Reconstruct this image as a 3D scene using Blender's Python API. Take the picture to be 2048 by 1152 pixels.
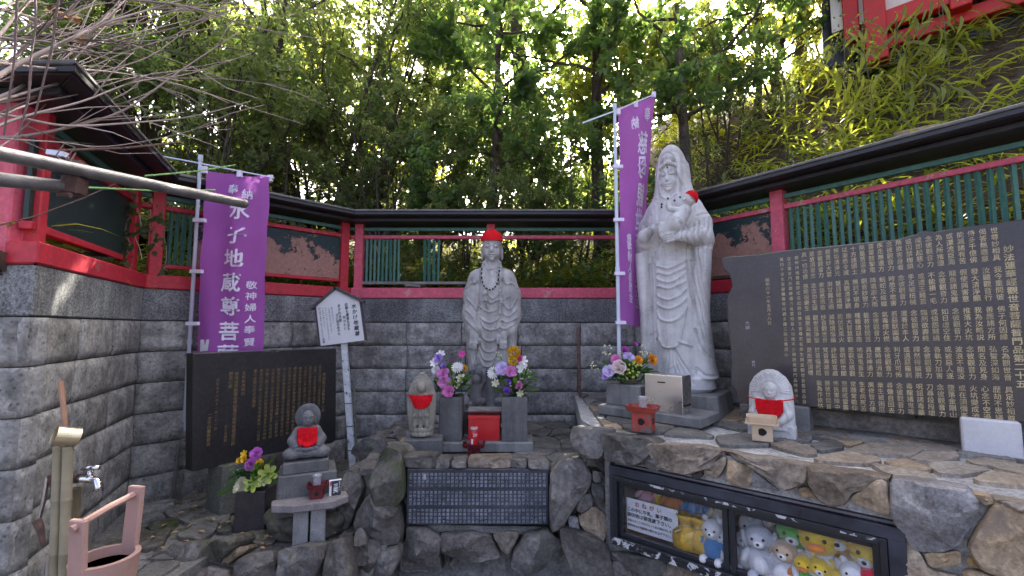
import bpy, bmesh, math, random
import numpy as np
from mathutils import Vector, Matrix, Euler, noise

for _o in list(bpy.data.objects):
    bpy.data.objects.remove(_o)
SC = bpy.context.scene
COL = SC.collection
R = math.radians

# ------------------------------------------------------------------ camera
CAM_Z = 1.6
PITCH = R(4.96)
FPX = 910.0                      # focal length in pixels of a 2048 wide frame
cam = bpy.data.cameras.new('camera')
cam.sensor_width = 36.0
cam.lens = FPX / 2048.0 * 36.0
cam.clip_start = 0.05
cam.clip_end = 3000
camo = bpy.data.objects.new('camera', cam)
COL.objects.link(camo)
camo.location = (0, 0, CAM_Z)
camo.rotation_euler = (R(90) + PITCH, 0, 0)
SC.camera = camo

# ------------------------------------------------------------------ sky, sun, exposure
SUN_AZ = 18.0                    # degrees to the right of straight ahead
SUN_EL = 40.0
world = bpy.data.worlds.new('World')
SC.world = world
world.use_nodes = True
wn = world.node_tree
for n in list(wn.nodes):
    wn.nodes.remove(n)
wo = wn.nodes.new('ShaderNodeOutputWorld')
wb = wn.nodes.new('ShaderNodeBackground')
ws = wn.nodes.new('ShaderNodeTexSky')
ws.sky_type = 'NISHITA'
ws.sun_disc = False
ws.sun_elevation = R(SUN_EL)
ws.sun_rotation = R(SUN_AZ)
ws.dust_density = 9.0
ws.ozone_density = 0.2
ws.air_density = 0.3
wb.inputs['Strength'].default_value = 0.15
wn.links.new(ws.outputs[0], wb.inputs[0])
wn.links.new(wb.outputs[0], wo.inputs[0])

sun = bpy.data.lights.new('sun', 'SUN')
sun.energy = 3.2
sun.angle = R(0.53)
sun.color = (1.0, 0.93, 0.80)
suno = bpy.data.objects.new('sun', sun)
COL.objects.link(suno)
_sd = Vector((math.sin(R(SUN_AZ)) * math.cos(R(SUN_EL)), math.cos(R(SUN_AZ)) * math.cos(R(SUN_EL)), math.sin(R(SUN_EL))))
suno.rotation_euler = _sd.to_track_quat('Z', 'Y').to_euler()
suno.location = _sd * 30

vs = SC.view_settings
vs.view_transform = 'Standard'
vs.look = 'None'
vs.exposure = 3.22
vs.gamma = 1.0
vs.use_curve_mapping = False
SC.cycles.max_bounces = 8
SC.cycles.transparent_max_bounces = 12
SC.cycles.use_denoising = True
SC.cycles.caustics_reflective = False
SC.cycles.caustics_refractive = False

# ------------------------------------------------------------------ measuring helpers
CP, SP = math.cos(PITCH), math.sin(PITCH)


def ray(px, py):
    u = (px - 1024.0) / FPX
    v = (576.0 - py) / FPX
    return Vector((u, CP - v * SP, SP + v * CP))


def PY(px, py, Y):
    d = ray(px, py)
    return Vector((0, 0, CAM_Z)) + d * (Y / d.y)


def PZ(px, py, z):
    d = ray(px, py)
    return Vector((0, 0, CAM_Z)) + d * ((z - CAM_Z) / d.z)


def PV(px, py, p, dr):
    """point on the vertical plane through p that runs along dr (both in plan)"""
    d = ray(px, py)
    nx, ny = -dr[1], dr[0]
    t = (p[0] * nx + p[1] * ny) / (d.x * nx + d.y * ny)
    return Vector((0, 0, CAM_Z)) + d * t


# ------------------------------------------------------------------ object helpers
def link(o, parent=None):
    COL.objects.link(o)
    if parent is not None:
        o.parent = parent
    return o


def tag(o, label=None, cat=None, group=None, kind=None):
    if label:
        o['label'] = label
    if cat:
        o['category'] = cat
    if group:
        o['group'] = group
    if kind:
        o['kind'] = kind
    return o


def thing(name, label, cat, loc=(0, 0, 0), rz=0.0, group=None):
    o = bpy.data.objects.new(name, None)
    o.empty_display_size = 0.05
    link(o)
    o.location = loc
    o.rotation_euler = (0, 0, rz)
    return tag(o, label, cat, group)


def set_mat(me, mat):
    if isinstance(mat, (list, tuple)):
        for m in mat:
            me.materials.append(m)
    elif mat is not None:
        me.materials.append(mat)


def np_mesh(name, V, F, smooth=False):
    """V (n,3) array, F list of face index arrays of equal length, or a list of such arrays"""
    me = bpy.data.meshes.new(name)
    V = np.asarray(V, dtype=np.float32)
    groups = F if isinstance(F, list) else [F]
    groups = [np.asarray(g, dtype=np.int32) for g in groups if len(g)]
    nl = sum(g.size for g in groups)
    nf = sum(len(g) for g in groups)
    me.vertices.add(len(V))
    me.vertices.foreach_set('co', V.ravel())
    me.loops.add(nl)
    me.polygons.add(nf)
    me.loops.foreach_set('vertex_index', np.concatenate([g.ravel() for g in groups]))
    st, tot, s = [], [], 0
    for g in groups:
        k = g.shape[1]
        st.append(s + np.arange(len(g)) * k)
        tot.append(np.full(len(g), k))
        s += g.size
    me.polygons.foreach_set('loop_start', np.concatenate(st).astype(np.int32))
    if smooth:
        me.polygons.foreach_set('use_smooth', np.ones(nf, dtype=bool))
    me.update(calc_edges=True)
    me.validate()
    return me


def mesh_obj(name, me, mat, parent=None, loc=None, rot=None):
    if mat is not None and len(me.materials) == 0:
        set_mat(me, mat)
    o = bpy.data.objects.new(name, me)
    link(o, parent)
    if loc is not None:
        o.location = loc
    if rot is not None:
        o.rotation_euler = rot
    return o


class MB:
    """collects shapes, builds one mesh"""

    def __init__(s):
        s.v = []
        s.f = []

    def add(s, vs_, fs_):
        b = len(s.v)
        s.v.extend([tuple(p) for p in vs_])
        s.f.extend([tuple(i + b for i in f) for f in fs_])
        return s

    def box(s, c, d, rot=None, taper=1.0):
        hx, hy, hz = d[0] / 2, d[1] / 2, d[2] / 2
        p = []
        for sz in (-1, 1):
            k = taper if sz > 0 else 1.0
            for sx, sy in ((-1, -1), (1, -1), (1, 1), (-1, 1)):
                p.append(Vector((sx * hx * k, sy * hy * k, sz * hz)))
        if rot is not None:
            m = Euler(rot).to_matrix() if not isinstance(rot, Matrix) else rot
            p = [m @ q for q in p]
        c = Vector(c)
        return s.add([q + c for q in p], [(3, 2, 1, 0), (4, 5, 6, 7), (0, 1, 5, 4), (1, 2, 6, 5), (2, 3, 7, 6), (3, 0, 4, 7)])

    def tube(s, pts, r, n=8, cap=True):
        pts = [Vector(p) for p in pts]
        rs = r if isinstance(r, (list, tuple)) else [r] * len(pts)
        rings = []
        up = None
        for i, p in enumerate(pts):
            t = (pts[min(i + 1, len(pts) - 1)] - pts[max(i - 1, 0)])
            if t.length < 1e-9:
                t = Vector((0, 0, 1))
            t.normalize()
            if up is None:
                up = t.orthogonal().normalized()
            else:
                up = (up - t * up.dot(t))
                up = up.normalized() if up.length > 1e-6 else t.orthogonal().normalized()
            w = t.cross(up)
            rings.append([p + (up * math.cos(2 * math.pi * k / n) + w * math.sin(2 * math.pi * k / n)) * rs[i] for k in range(n)])
        vs_ = [q for rg in rings for q in rg]
        fs_ = []
        for i in range(len(pts) - 1):
            for k in range(n):
                k2 = (k + 1) % n
                fs_.append((i * n + k, i * n + k2, (i + 1) * n + k2, (i + 1) * n + k))
        if cap:
            fs_.append(tuple(reversed(range(n))))
            fs_.append(tuple((len(pts) - 1) * n + k for k in range(n)))
        return s.add(vs_, fs_)

    def lathe(s, prof, n=24, c=(0, 0, 0), sx=1.0, sy=1.0):
        vs_ = []
        for (r_, z_) in prof:
            for k in range(n):
                a = 2 * math.pi * k / n
                vs_.append((c[0] + r_ * sx * math.cos(a), c[1] + r_ * sy * math.sin(a), c[2] + z_))
        fs_ = []
        for i in range(len(prof) - 1):
            for k in range(n):
                k2 = (k + 1) % n
                fs_.append((i * n + k, i * n + k2, (i + 1) * n + k2, (i + 1) * n + k))
        fs_.append(tuple(reversed(range(n))))
        fs_.append(tuple((len(prof) - 1) * n + k for k in range(n)))
        return s.add(vs_, fs_)

    def ball(s, c, r, nu=12, nv=8, rot=None):
        rx, ry, rz = (r, r, r) if not isinstance(r, (tuple, list)) else r
        m = Euler(rot).to_matrix() if rot else None
        vs_ = []
        for j in range(nv + 1):
            th = math.pi * (0.02 + 0.96 * j / nv)
            for k in range(nu):
                a = 2 * math.pi * k / nu
                q = Vector((rx * math.sin(th) * math.cos(a), ry * math.sin(th) * math.sin(a), -rz * math.cos(th)))
                if m:
                    q = m @ q
                vs_.append((q.x + c[0], q.y + c[1], q.z + c[2]))
        fs_ = []
        for j in range(nv):
            for k in range(nu):
                k2 = (k + 1) % nu
                fs_.append((j * nu + k, j * nu + k2, (j + 1) * nu + k2, (j + 1) * nu + k))
        fs_.append(tuple(reversed(range(nu))))
        fs_.append(tuple(nv * nu + k for k in range(nu)))
        return s.add(vs_, fs_)

    def prism(s, poly, y0, y1):
        """outline in (x, z), thickness along y (y0 is the front)"""
        n = len(poly)
        vs_ = [(p[0], y0, p[1]) for p in poly] + [(p[0], y1, p[1]) for p in poly]
        fs_ = [tuple(range(n)), tuple(reversed(range(n, 2 * n)))]
        for i in range(n):
            j = (i + 1) % n
            fs_.append((j, i, n + i, n + j))
        return s.add(vs_, fs_)

    def mesh(s, name, bevel=0.0, smooth=False, seg=1, jitter=0.0, seed=0):
        bm = bmesh.new()
        bv = [bm.verts.new(p) for p in s.v]
        for f in s.f:
            try:
                bm.faces.new([bv[i] for i in f])
            except ValueError:
                pass
        bmesh.ops.recalc_face_normals(bm, faces=bm.faces)
        if bevel > 0:
            bmesh.ops.bevel(bm, geom=[e for e in bm.edges if len(e.link_faces) == 2 and e.calc_face_angle(0) > 0.5], offset=bevel,
                            segments=seg, affect='EDGES', clamp_overlap=True)
        if jitter:
            for v in bm.verts:
                v.co += noise.noise_vector(v.co * 9.0 + Vector((seed, 0, 0))) * jitter
        me = bpy.data.meshes.new(name)
        bm.to_mesh(me)
        bm.free()
        if smooth:
            me.polygons.foreach_set('use_smooth', np.ones(len(me.polygons), dtype=bool))
        return me

    def build(s, name, mat, parent=None, bevel=0.0, smooth=False, seg=1, loc=None, rot=None, jitter=0.0, seed=0):
        return mesh_obj(name, s.mesh(name, bevel, smooth, seg, jitter, seed), mat, parent, loc, rot)


# ------------------------------------------------------------------ materials
MATS = {}


class NT:
    def __init__(s, name):
        s.m = bpy.data.materials.new(name)
        s.m.use_nodes = True
        s.t = s.m.node_tree
        s.t.nodes.clear()
        s.out = s.t.nodes.new('ShaderNodeOutputMaterial')
        s.b = s.t.nodes.new('ShaderNodeBsdfPrincipled')
        s.t.links.new(s.b.outputs[0], s.out.inputs[0])
        s.co = s.t.nodes.new('ShaderNodeTexCoord')

    def n(s, typ, **kw):
        nd = s.t.nodes.new(typ)
        for k, v in kw.items():
            if k in nd.inputs:
                nd.inputs[k].default_value = v
            else:
                setattr(nd, k, v)
        return nd

    def l(s, a, b):
        s.t.links.new(a, b)

    def noise(s, scale, detail=6, rough=0.6, src=None, dist=0.0):
        nd = s.n('ShaderNodeTexNoise')
        nd.inputs['Scale'].default_value = scale
        nd.inputs['Detail'].default_value = detail
        nd.inputs['Roughness'].default_value = rough
        nd.inputs['Distortion'].default_value = dist
        s.l(src if src is not None else (getattr(s, 'vec', None) or s.co.outputs['Object']), nd.inputs['Vector'])
        return nd

    def ramp(s, src, stops, interp='LINEAR'):
        nd = s.n('ShaderNodeValToRGB')
        cr = nd.color_ramp
        cr.interpolation = interp
        while len(cr.elements) < len(stops):
            cr.elements.new(0.5)
        for e, (p, c) in zip(cr.elements, stops):
            e.position = p
            e.color = (c[0], c[1], c[2], 1.0) if not isinstance(c, (int, float)) else (c, c, c, 1)
        s.l(src, nd.inputs[0])
        return nd

    def mix(s, fac, a, b, typ='MIX'):
        nd = s.n('ShaderNodeMix', data_type='RGBA', blend_type=typ)
        for inp, val in ((0, fac), (6, a), (7, b)):
            if isinstance(val, (int, float)):
                nd.inputs[inp].default_value = val if inp == 0 else (val, val, val, 1)
            elif isinstance(val, (tuple, list)):
                nd.inputs[inp].default_value = (val[0], val[1], val[2], 1)
            else:
                s.l(val, nd.inputs[inp])
        return nd.outputs[2]

    def bump(s, h, strength=0.5, dist=0.01, prev=None):
        nd = s.n('ShaderNodeBump')
        nd.inputs['Strength'].default_value = strength
        nd.inputs['Distance'].default_value = dist
        s.l(h, nd.inputs['Height'])
        if prev is not None:
            s.l(prev, nd.inputs['Normal'])
        return nd.outputs[0]

    def fin(s, col=None, rough=0.8, normal=None, metal=0.0, spec=0.5):
        if col is not None:
            if isinstance(col, (tuple, list)):
                s.b.inputs['Base Color'].default_value = (col[0], col[1], col[2], 1)
            else:
                s.l(col, s.b.inputs['Base Color'])
        if isinstance(rough, (int, float)):
            s.b.inputs['Roughness'].default_value = rough
        else:
            s.l(rough, s.b.inputs['Roughness'])
        s.b.inputs['Metallic'].default_value = metal
        s.b.inputs['Specular IOR Level'].default_value = spec
        if normal is not None:
            s.l(normal, s.b.inputs['Normal'])
        return s.m


def plain(name, col, rough=0.6, metal=0.0, var=0.12, scale=14.0, bump=0.0, spec=0.5, vary=0.0):
    """plain paint, plastic, cloth: the colour with a little noise on it"""
    t = NT(name)
    nz = t.noise(scale, 5)
    lo = tuple(c * (1 - var) for c in col)
    hi = tuple(min(1, c * (1 + var)) for c in col)
    c = t.ramp(nz.outputs[0], [(0.3, lo), (0.7, hi)]).outputs[0]
    if vary:
        oi = t.n('ShaderNodeObjectInfo')
        hs = t.n('ShaderNodeHueSaturation')
        mr = t.n('ShaderNodeMapRange')
        mr.inputs[3].default_value = 1 - vary
        mr.inputs[4].default_value = 1 + vary
        t.l(oi.outputs['Random'], mr.inputs[0])
        t.l(mr.outputs[0], hs.inputs['Value'])
        t.l(c, hs.inputs['Color'])
        c = hs.outputs[0]
    nm = None
    if bump:
        nm = t.bump(t.noise(scale * 6, 4).outputs[0], bump, 0.004)
    rr = t.ramp(nz.outputs[0], [(0.3, max(0, rough - 0.08)), (0.7, min(1, rough + 0.08))]).outputs[0]
    return t.fin(c, rr, nm, metal, spec)


def stone(name, c1, c2, c3=None, scale=3.0, rough=0.85, bump=0.6, fine=60.0, spot=None, vary=0.18, moss=0.0, pit=0.0, dist=0.012, spec=0.35, hue=0.0, grain=0.5, mid=0.3, stain=None, streak=0.0):
    t = NT(name)
    vec = t.co.outputs['Object']
    if vary:
        oj = t.n('ShaderNodeObjectInfo')
        vm = t.n('ShaderNodeVectorMath', operation='SCALE')
        vm.inputs[0].default_value = (31.0, 47.0, 23.0)
        t.l(oj.outputs['Random'], vm.inputs['Scale'])
        va = t.n('ShaderNodeVectorMath', operation='ADD')
        t.l(vec, va.inputs[0])
        t.l(vm.outputs[0], va.inputs[1])
        vec = va.outputs[0]
    t.vec = vec
    big = t.noise(scale, 8, 0.65)
    c = t.ramp(big.outputs[0], [(0.32, c1), (0.5, c2), (0.68, c3 or c2)]).outputs[0]
    fn = t.noise(fine, 7, 0.72)
    c = t.mix(grain, c, t.ramp(fn.outputs[0], [(0.34, 0.12), (0.5, 0.5), (0.66, 0.9)]).outputs[0], 'OVERLAY')
    md = t.noise(scale * 4.5, 7, 0.7)
    c = t.mix(mid, c, t.ramp(md.outputs[0], [(0.32, 0.2), (0.5, 0.5), (0.68, 0.8)]).outputs[0], 'OVERLAY')
    if spot is not None:
        sp = t.noise(scale * 2.3, 6, 0.7, dist=0.6)
        c = t.mix(t.ramp(sp.outputs[0], [(0.58, 0.0), (0.66, 0.8)]).outputs[0], c, spot)
    if streak:
        # rain marks: noise stretched down the face
        mp = t.n('ShaderNodeMapping')
        mp.inputs['Scale'].default_value = (1.0, 1.0, 0.10)
        t.l(vec, mp.inputs['Vector'])
        sk = t.noise(13, 6, 0.65, src=mp.outputs[0])
        c = t.mix(streak, c, t.ramp(sk.outputs[0], [(0.38, 0.30), (0.52, 0.5), (0.70, 0.62)]).outputs[0], 'OVERLAY')
    if stain is not None:
        # damp dark foot of a figure: a stain with a ragged upper edge
        sz = t.n('ShaderNodeSeparateXYZ')
        t.l(t.co.outputs['Object'], sz.inputs[0])
        ad = t.n('ShaderNodeMath', operation='MULTIPLY_ADD')
        t.l(t.noise(7, 5).outputs[0], ad.inputs[0])
        ad.inputs[1].default_value = 0.16
        t.l(sz.outputs[2], ad.inputs[2])
        c = t.mix(t.ramp(ad.outputs[0], [(stain[0], 1.0), (stain[0] + 0.05, 0.0)]).outputs[0], c, t.mix(0.75, c, stain[1], 'MULTIPLY'))
    if moss:
        ms = t.noise(4.0, 6, 0.7)
        ge = t.n('ShaderNodeNewGeometry')
        sx = t.n('ShaderNodeSeparateXYZ')
        t.l(ge.outputs['Normal'], sx.inputs[0])
        mm = t.n('ShaderNodeMath', operation='MULTIPLY')
        t.l(t.ramp(ms.outputs[0], [(0.60 - moss * 0.15, 0.0), (0.68 - moss * 0.1, 1.0)]).outputs[0], mm.inputs[0])
        t.l(t.ramp(sx.outputs[2], [(0.1, 0.1 if moss < 0.9 else 0.75), (0.7, 1.0)]).outputs[0], mm.inputs[1])
        c = t.mix(mm.outputs[0], c, (0.055, 0.07, 0.018))
    if vary:
        oi = t.n('ShaderNodeObjectInfo')
        hs = t.n('ShaderNodeHueSaturation')
        mr = t.n('ShaderNodeMapRange')
        mr.inputs[3].default_value = 1 - vary
        mr.inputs[4].default_value = 1 + vary
        t.l(oi.outputs['Random'], mr.inputs[0])
        t.l(mr.outputs[0], hs.inputs['Value'])
        if hue:
            m2 = t.n('ShaderNodeMath', operation='FRACT')
            m3 = t.n('ShaderNodeMath', operation='MULTIPLY')
            m3.inputs[1].default_value = 7.31
            t.l(oi.outputs['Random'], m3.inputs[0])
            t.l(m3.outputs[0], m2.inputs[0])
            mr2 = t.n('ShaderNodeMapRange')
            mr2.inputs[3].default_value = 0.75
            mr2.inputs[4].default_value = 1.15 + hue
            t.l(m2.outputs[0], mr2.inputs[0])
            t.l(mr2.outputs[0], hs.inputs['Saturation'])
        t.l(c, hs.inputs['Color'])
        c = hs.outputs[0]
    h = t.mix(0.35, big.outputs[0], fn.outputs[0])
    if pit:
        vo = t.n('ShaderNodeTexVoronoi')
        vo.inputs['Scale'].default_value = 34.0
        vo.inputs['Randomness'].default_value = 1.0
        t.l(vec, vo.inputs['Vector'])
        pm = t.noise(9, 3)
        pr = t.ramp(vo.outputs['Distance'], [(0.12, 0.0), (0.3, 1.0)]).outputs[0]
        pmk = t.ramp(pm.outputs[0], [(0.42, 1.0), (0.58, 0.0)]).outputs[0]
        pr = t.mix(pmk, pr, 1.0, 'ADD')
        h = t.mix(0.5, h, pr, 'MULTIPLY')
        c = t.mix(pit, c, pr, 'MULTIPLY')
    nm = t.bump(h, bump, dist)
    return t.fin(c, rough, nm, 0.0, spec)


def peel(name, paint, under, scale=5.0, thr=0.5, rough=0.6, lift=0.5, top=None):
    """old paint coming off: patches of bare wood with a crisp torn edge"""
    t = NT(name)
    a = t.noise(scale, 10, 0.62, dist=0.4)
    af = a.outputs[0]
    if top is not None:
        sz = t.n('ShaderNodeSeparateXYZ')
        t.l(t.co.outputs['Object'], sz.inputs[0])
        rz_ = t.ramp(sz.outputs[2], [(0.0, 0.0), (1.0, 1.0)])
        mr = t.n('ShaderNodeMapRange')
        mr.inputs[1].default_value = top[0]
        mr.inputs[2].default_value = top[1]
        mr.inputs[3].default_value = 0.06
        mr.inputs[4].default_value = -0.22
        t.l(sz.outputs[2], mr.inputs[0])
        ad = t.n('ShaderNodeMath', operation='ADD')
        t.l(a.outputs[0], ad.inputs[0])
        t.l(mr.outputs[0], ad.inputs[1])
        fl = t.noise(scale * 7, 6, 0.7, dist=1.2)
        a2 = t.n('ShaderNodeMath', operation='MULTIPLY_ADD')
        t.l(fl.outputs[0], a2.inputs[0])
        a2.inputs[1].default_value = 0.30
        t.l(ad.outputs[0], a2.inputs[2])
        a3 = t.n('ShaderNodeMath', operation='SUBTRACT')
        t.l(a2.outputs[0], a3.inputs[0])
        a3.inputs[1].default_value = 0.15
        af = a3.outputs[0]
    m = t.ramp(af, [(thr - 0.006, 0.0), (thr + 0.006, 1.0)]).outputs[0]
    v = t.noise(30, 5)
    pc = t.ramp(v.outputs[0], [(0.3, tuple(c * 0.8 for c in paint)), (0.7, tuple(c * 1.2 for c in paint))]).outputs[0]
    uc = t.ramp(v.outputs[0], [(0.3, tuple(c * 0.8 for c in under)), (0.7, tuple(min(1, c * 1.2) for c in under))]).outputs[0]
    c = t.mix(m, pc, uc)
    nm = t.bump(m, lift, -0.004)
    return t.fin(c, rough, nm)


def leafmat(name, c1, c2, trans, gloss=0.45, through=0.56):
    t = NT(name)
    oi = t.n('ShaderNodeObjectInfo')
    at = t.n('ShaderNodeAttribute', attribute_name='leafvar')
    c = t.ramp(at.outputs['Fac'], [(0.0, c1), (1.0, c2)]).outputs[0]
    t.l(c, t.b.inputs['Base Color'])
    t.b.inputs['Roughness'].default_value = gloss
    t.b.inputs['Specular IOR Level'].default_value = 0.5
    tr = t.n('ShaderNodeBsdfTranslucent')
    tc = t.mix(0.75, c, trans)
    t.l(tc, tr.inputs[0])
    mx = t.n('ShaderNodeMixShader')
    mx.inputs[0].default_value = through
    t.l(t.b.outputs[0], mx.inputs[1])
    t.l(tr.outputs[0], mx.inputs[2])
    t.l(mx.outputs[0], t.out.inputs[0])
    return t.m


M = MATS
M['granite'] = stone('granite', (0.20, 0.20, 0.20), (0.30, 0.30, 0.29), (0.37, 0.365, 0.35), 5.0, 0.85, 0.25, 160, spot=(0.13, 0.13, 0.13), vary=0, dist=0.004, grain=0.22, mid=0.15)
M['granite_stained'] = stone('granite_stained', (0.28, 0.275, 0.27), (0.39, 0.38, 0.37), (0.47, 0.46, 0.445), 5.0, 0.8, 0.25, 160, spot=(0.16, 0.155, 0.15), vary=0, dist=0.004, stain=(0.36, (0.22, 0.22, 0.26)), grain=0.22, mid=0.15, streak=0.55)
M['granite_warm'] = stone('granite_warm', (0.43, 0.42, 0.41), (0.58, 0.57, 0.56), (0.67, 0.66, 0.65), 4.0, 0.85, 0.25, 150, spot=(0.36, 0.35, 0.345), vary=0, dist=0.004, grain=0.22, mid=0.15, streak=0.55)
M['old_stone'] = stone('old_stone', (0.16, 0.15, 0.125), (0.26, 0.24, 0.20), (0.33, 0.31, 0.27), 9.0, 0.9, 0.4, 150, vary=0, dist=0.004, grain=0.22, mid=0.15)
M['dark_carved'] = stone('dark_carved', (0.085, 0.085, 0.095), (0.13, 0.13, 0.14), (0.18, 0.18, 0.185), 9.0, 0.7, 0.3, 150, vary=0, dist=0.004, grain=0.22, mid=0.15)
M['plinth'] = stone('plinth', (0.13, 0.13, 0.125), (0.20, 0.20, 0.195), (0.26, 0.26, 0.25), 4.0, 0.8, 0.22, 120, vary=0.1, dist=0.004, grain=0.22, mid=0.15, streak=0.55)
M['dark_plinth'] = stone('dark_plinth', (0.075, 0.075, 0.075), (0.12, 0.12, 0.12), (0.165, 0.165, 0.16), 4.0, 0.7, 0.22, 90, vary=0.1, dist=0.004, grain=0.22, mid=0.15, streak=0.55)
M['speckled'] = stone('speckled', (0.20, 0.20, 0.20), (0.27, 0.27, 0.27), (0.33, 0.33, 0.33), 6.0, 0.7, 0.5, 260, vary=0.1, dist=0.004)
M['block'] = stone('block', (0.165, 0.16, 0.15), (0.23, 0.227, 0.215), (0.29, 0.285, 0.275), 2.2, 0.92, 0.5, 42, vary=0.13, pit=0.55, dist=0.010, grain=0.4, mid=0.35, streak=0.45)
M['aggregate'] = stone('aggregate', (0.12, 0.12, 0.125), (0.195, 0.20, 0.205), (0.29, 0.315, 0.31), 1.6, 0.9, 1.0, 85, vary=0.05, dist=0.012, grain=0.95, streak=0.55)
M['mortar_dark'] = stone('mortar_dark', (0.05, 0.05, 0.045), (0.085, 0.083, 0.078), (0.12, 0.115, 0.11), 5, 0.95, 0.7, 50, vary=0)
M['mortar'] = stone('mortar', (0.27, 0.265, 0.255), (0.40, 0.395, 0.385), (0.50, 0.495, 0.485), 5, 0.95, 0.8, 60, spot=(0.17, 0.165, 0.155), vary=0)
M['mortar_mid'] = stone('mortar_mid', (0.12, 0.115, 0.105), (0.19, 0.185, 0.17), (0.26, 0.25, 0.235), 5, 0.95, 0.8, 60, moss=0.5, vary=0)
M['rock_dark'] = stone('rock_dark', (0.065, 0.06, 0.056), (0.115, 0.108, 0.10), (0.175, 0.167, 0.158), 4.0, 0.72, 0.9, 40, spot=(0.20, 0.195, 0.19), vary=0.22, moss=0.15, hue=0.3)
M['rock_moss'] = stone('rock_moss', (0.07, 0.065, 0.055), (0.115, 0.108, 0.092), (0.17, 0.16, 0.14), 5.0, 0.85, 1.0, 40, vary=0.2, moss=0.5, hue=0.3)
M['rock_mossy'] = stone('rock_mossy', (0.07, 0.065, 0.06), (0.115, 0.108, 0.10), (0.175, 0.167, 0.158), 4.0, 0.8, 1.0, 40, vary=0.1, moss=1.0)
M['table_stone'] = stone('table_stone', (0.17, 0.15, 0.15), (0.235, 0.21, 0.21), (0.29, 0.265, 0.26), 4.0, 0.8, 0.4, 90, vary=0, grain=0.3, mid=0.2)
M['rock_brown'] = stone('rock_brown', (0.125, 0.102, 0.080), (0.205, 0.172, 0.138), (0.28, 0.245, 0.205), 3.5, 0.85, 0.8, 40, spot=(0.10, 0.085, 0.075), vary=0.2, hue=0.4)
M['rock_tan'] = stone('rock_tan', (0.26, 0.18, 0.105), (0.37, 0.275, 0.175), (0.45, 0.36, 0.25), 3.0, 0.85, 0.6, 45, spot=(0.20, 0.16, 0.125), vary=0.18, hue=0.3)
M['rock_grey'] = stone('rock_grey', (0.16, 0.15, 0.15), (0.255, 0.245, 0.245), (0.36, 0.35, 0.345), 5, 0.8, 0.9, 55, spot=(0.10, 0.09, 0.085), vary=0.1)
M['flag'] = stone('flag', (0.10, 0.097, 0.09), (0.17, 0.165, 0.155), (0.24, 0.235, 0.22), 3.0, 0.75, 0.8, 50, vary=0.25, hue=0.4)
M['flag_tan'] = stone('flag_tan', (0.20, 0.165, 0.125), (0.30, 0.25, 0.195), (0.37, 0.32, 0.26), 3.0, 0.7, 0.5, 50, vary=0.25, hue=0.4)
M['slate'] = stone('slate', (0.016, 0.0155, 0.016), (0.023, 0.022, 0.023), (0.033, 0.031, 0.032), 2.0, 0.42, 0.10, 40, vary=0, dist=0.003, spec=0.5)
M['slate_brown'] = stone('slate_brown', (0.036, 0.030, 0.032), (0.056, 0.047, 0.050), (0.080, 0.069, 0.072), 1.4, 0.30, 0.12, 60, vary=0, dist=0.003, spec=0.55, grain=0.3, mid=0.2)
M['plaque'] = stone('plaque', (0.018, 0.021, 0.030), (0.028, 0.032, 0.045), (0.055, 0.062, 0.080), 2.5, 0.4, 0.08, 30, vary=0, dist=0.003, spec=0.5)
M['concrete'] = stone('concrete', (0.54, 0.53, 0.54), (0.64, 0.63, 0.64), (0.70, 0.69, 0.70), 3.0, 0.8, 0.2, 70, vary=0, dist=0.003, grain=0.15, mid=0.12)
M['dark_concrete'] = stone('dark_concrete', (0.10, 0.105, 0.09), (0.14, 0.145, 0.12), (0.18, 0.18, 0.155), 3.0, 0.85, 0.3, 70, vary=0, moss=0.3, dist=0.004)
M['soil'] = stone('soil', (0.035, 0.026, 0.018), (0.07, 0.052, 0.036), (0.12, 0.09, 0.062), 2.5, 0.95, 1.2, 18, vary=0, dist=0.05)
M['ground'] = stone('ground', (0.05, 0.048, 0.045), (0.09, 0.086, 0.08), (0.14, 0.135, 0.125), 3.5, 0.8, 0.8, 40, vary=0)
M['red'] = peel('red_paint', (0.50, 0.026, 0.045), (0.40, 0.12, 0.11), 9.0, 0.635, 0.55, 0.3)
M['red_pink'] = peel('faded_red_paint', (0.63, 0.105, 0.160), (0.52, 0.27, 0.26), 9.0, 0.625, 0.6, 0.3)
M['eave_red'] = plain('eave_red', (0.50, 0.022, 0.018), 0.5, 0, 0.15, 5, 0.15)
M['green'] = peel('green_paint', (0.058, 0.175, 0.135), (0.20, 0.27, 0.235), 11.0, 0.63, 0.45, 0.3)
M['green_dark'] = peel('dark_green_panel', (0.012, 0.036, 0.032), (0.03, 0.06, 0.05), 3.0, 0.75, 0.5, 0.2)
M['peeling'] = peel('peeling_panel', (0.016, 0.042, 0.045), (0.37, 0.20, 0.155), 4.5, 0.435, 0.6, 0.8, (2.22, 2.52))
M['grey_wood'] = plain('grey_wood', (0.23, 0.215, 0.20), 0.85, 0, 0.35, 10, 0.5)
M['rot_wood'] = plain('rot_wood', (0.10, 0.06, 0.045), 0.95, 0, 0.5, 20, 0.8)
M['roof_black'] = plain('roof_black', (0.022, 0.022, 0.025), 0.42, 0, 0.35, 6, 0.3)
M['eave_highlight'] = plain('eave_highlight', (0.13, 0.128, 0.125), 0.5, 0.2, 0.35, 12, 0.3)  # pale grey paints the highlight line along the black eave
M['black_frame'] = peel('black_frame', (0.018, 0.02, 0.026), (0.55, 0.55, 0.56), 14.0, 0.70, 0.35, 0.3)
M['worn_frame'] = peel('worn_frame', (0.022, 0.024, 0.03), (0.55, 0.55, 0.56), 22.0, 0.555, 0.4, 0.4)
M['dark_tile'] = plain('dark_tile', (0.030, 0.034, 0.048), 0.35, 0, 0.5, 9, 0.2)
M['case_bounce'] = plain('case_bounce', (0.34, 0.30, 0.29), 0.8)  # case interior colour lightened to bounce light onto the toys
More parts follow.
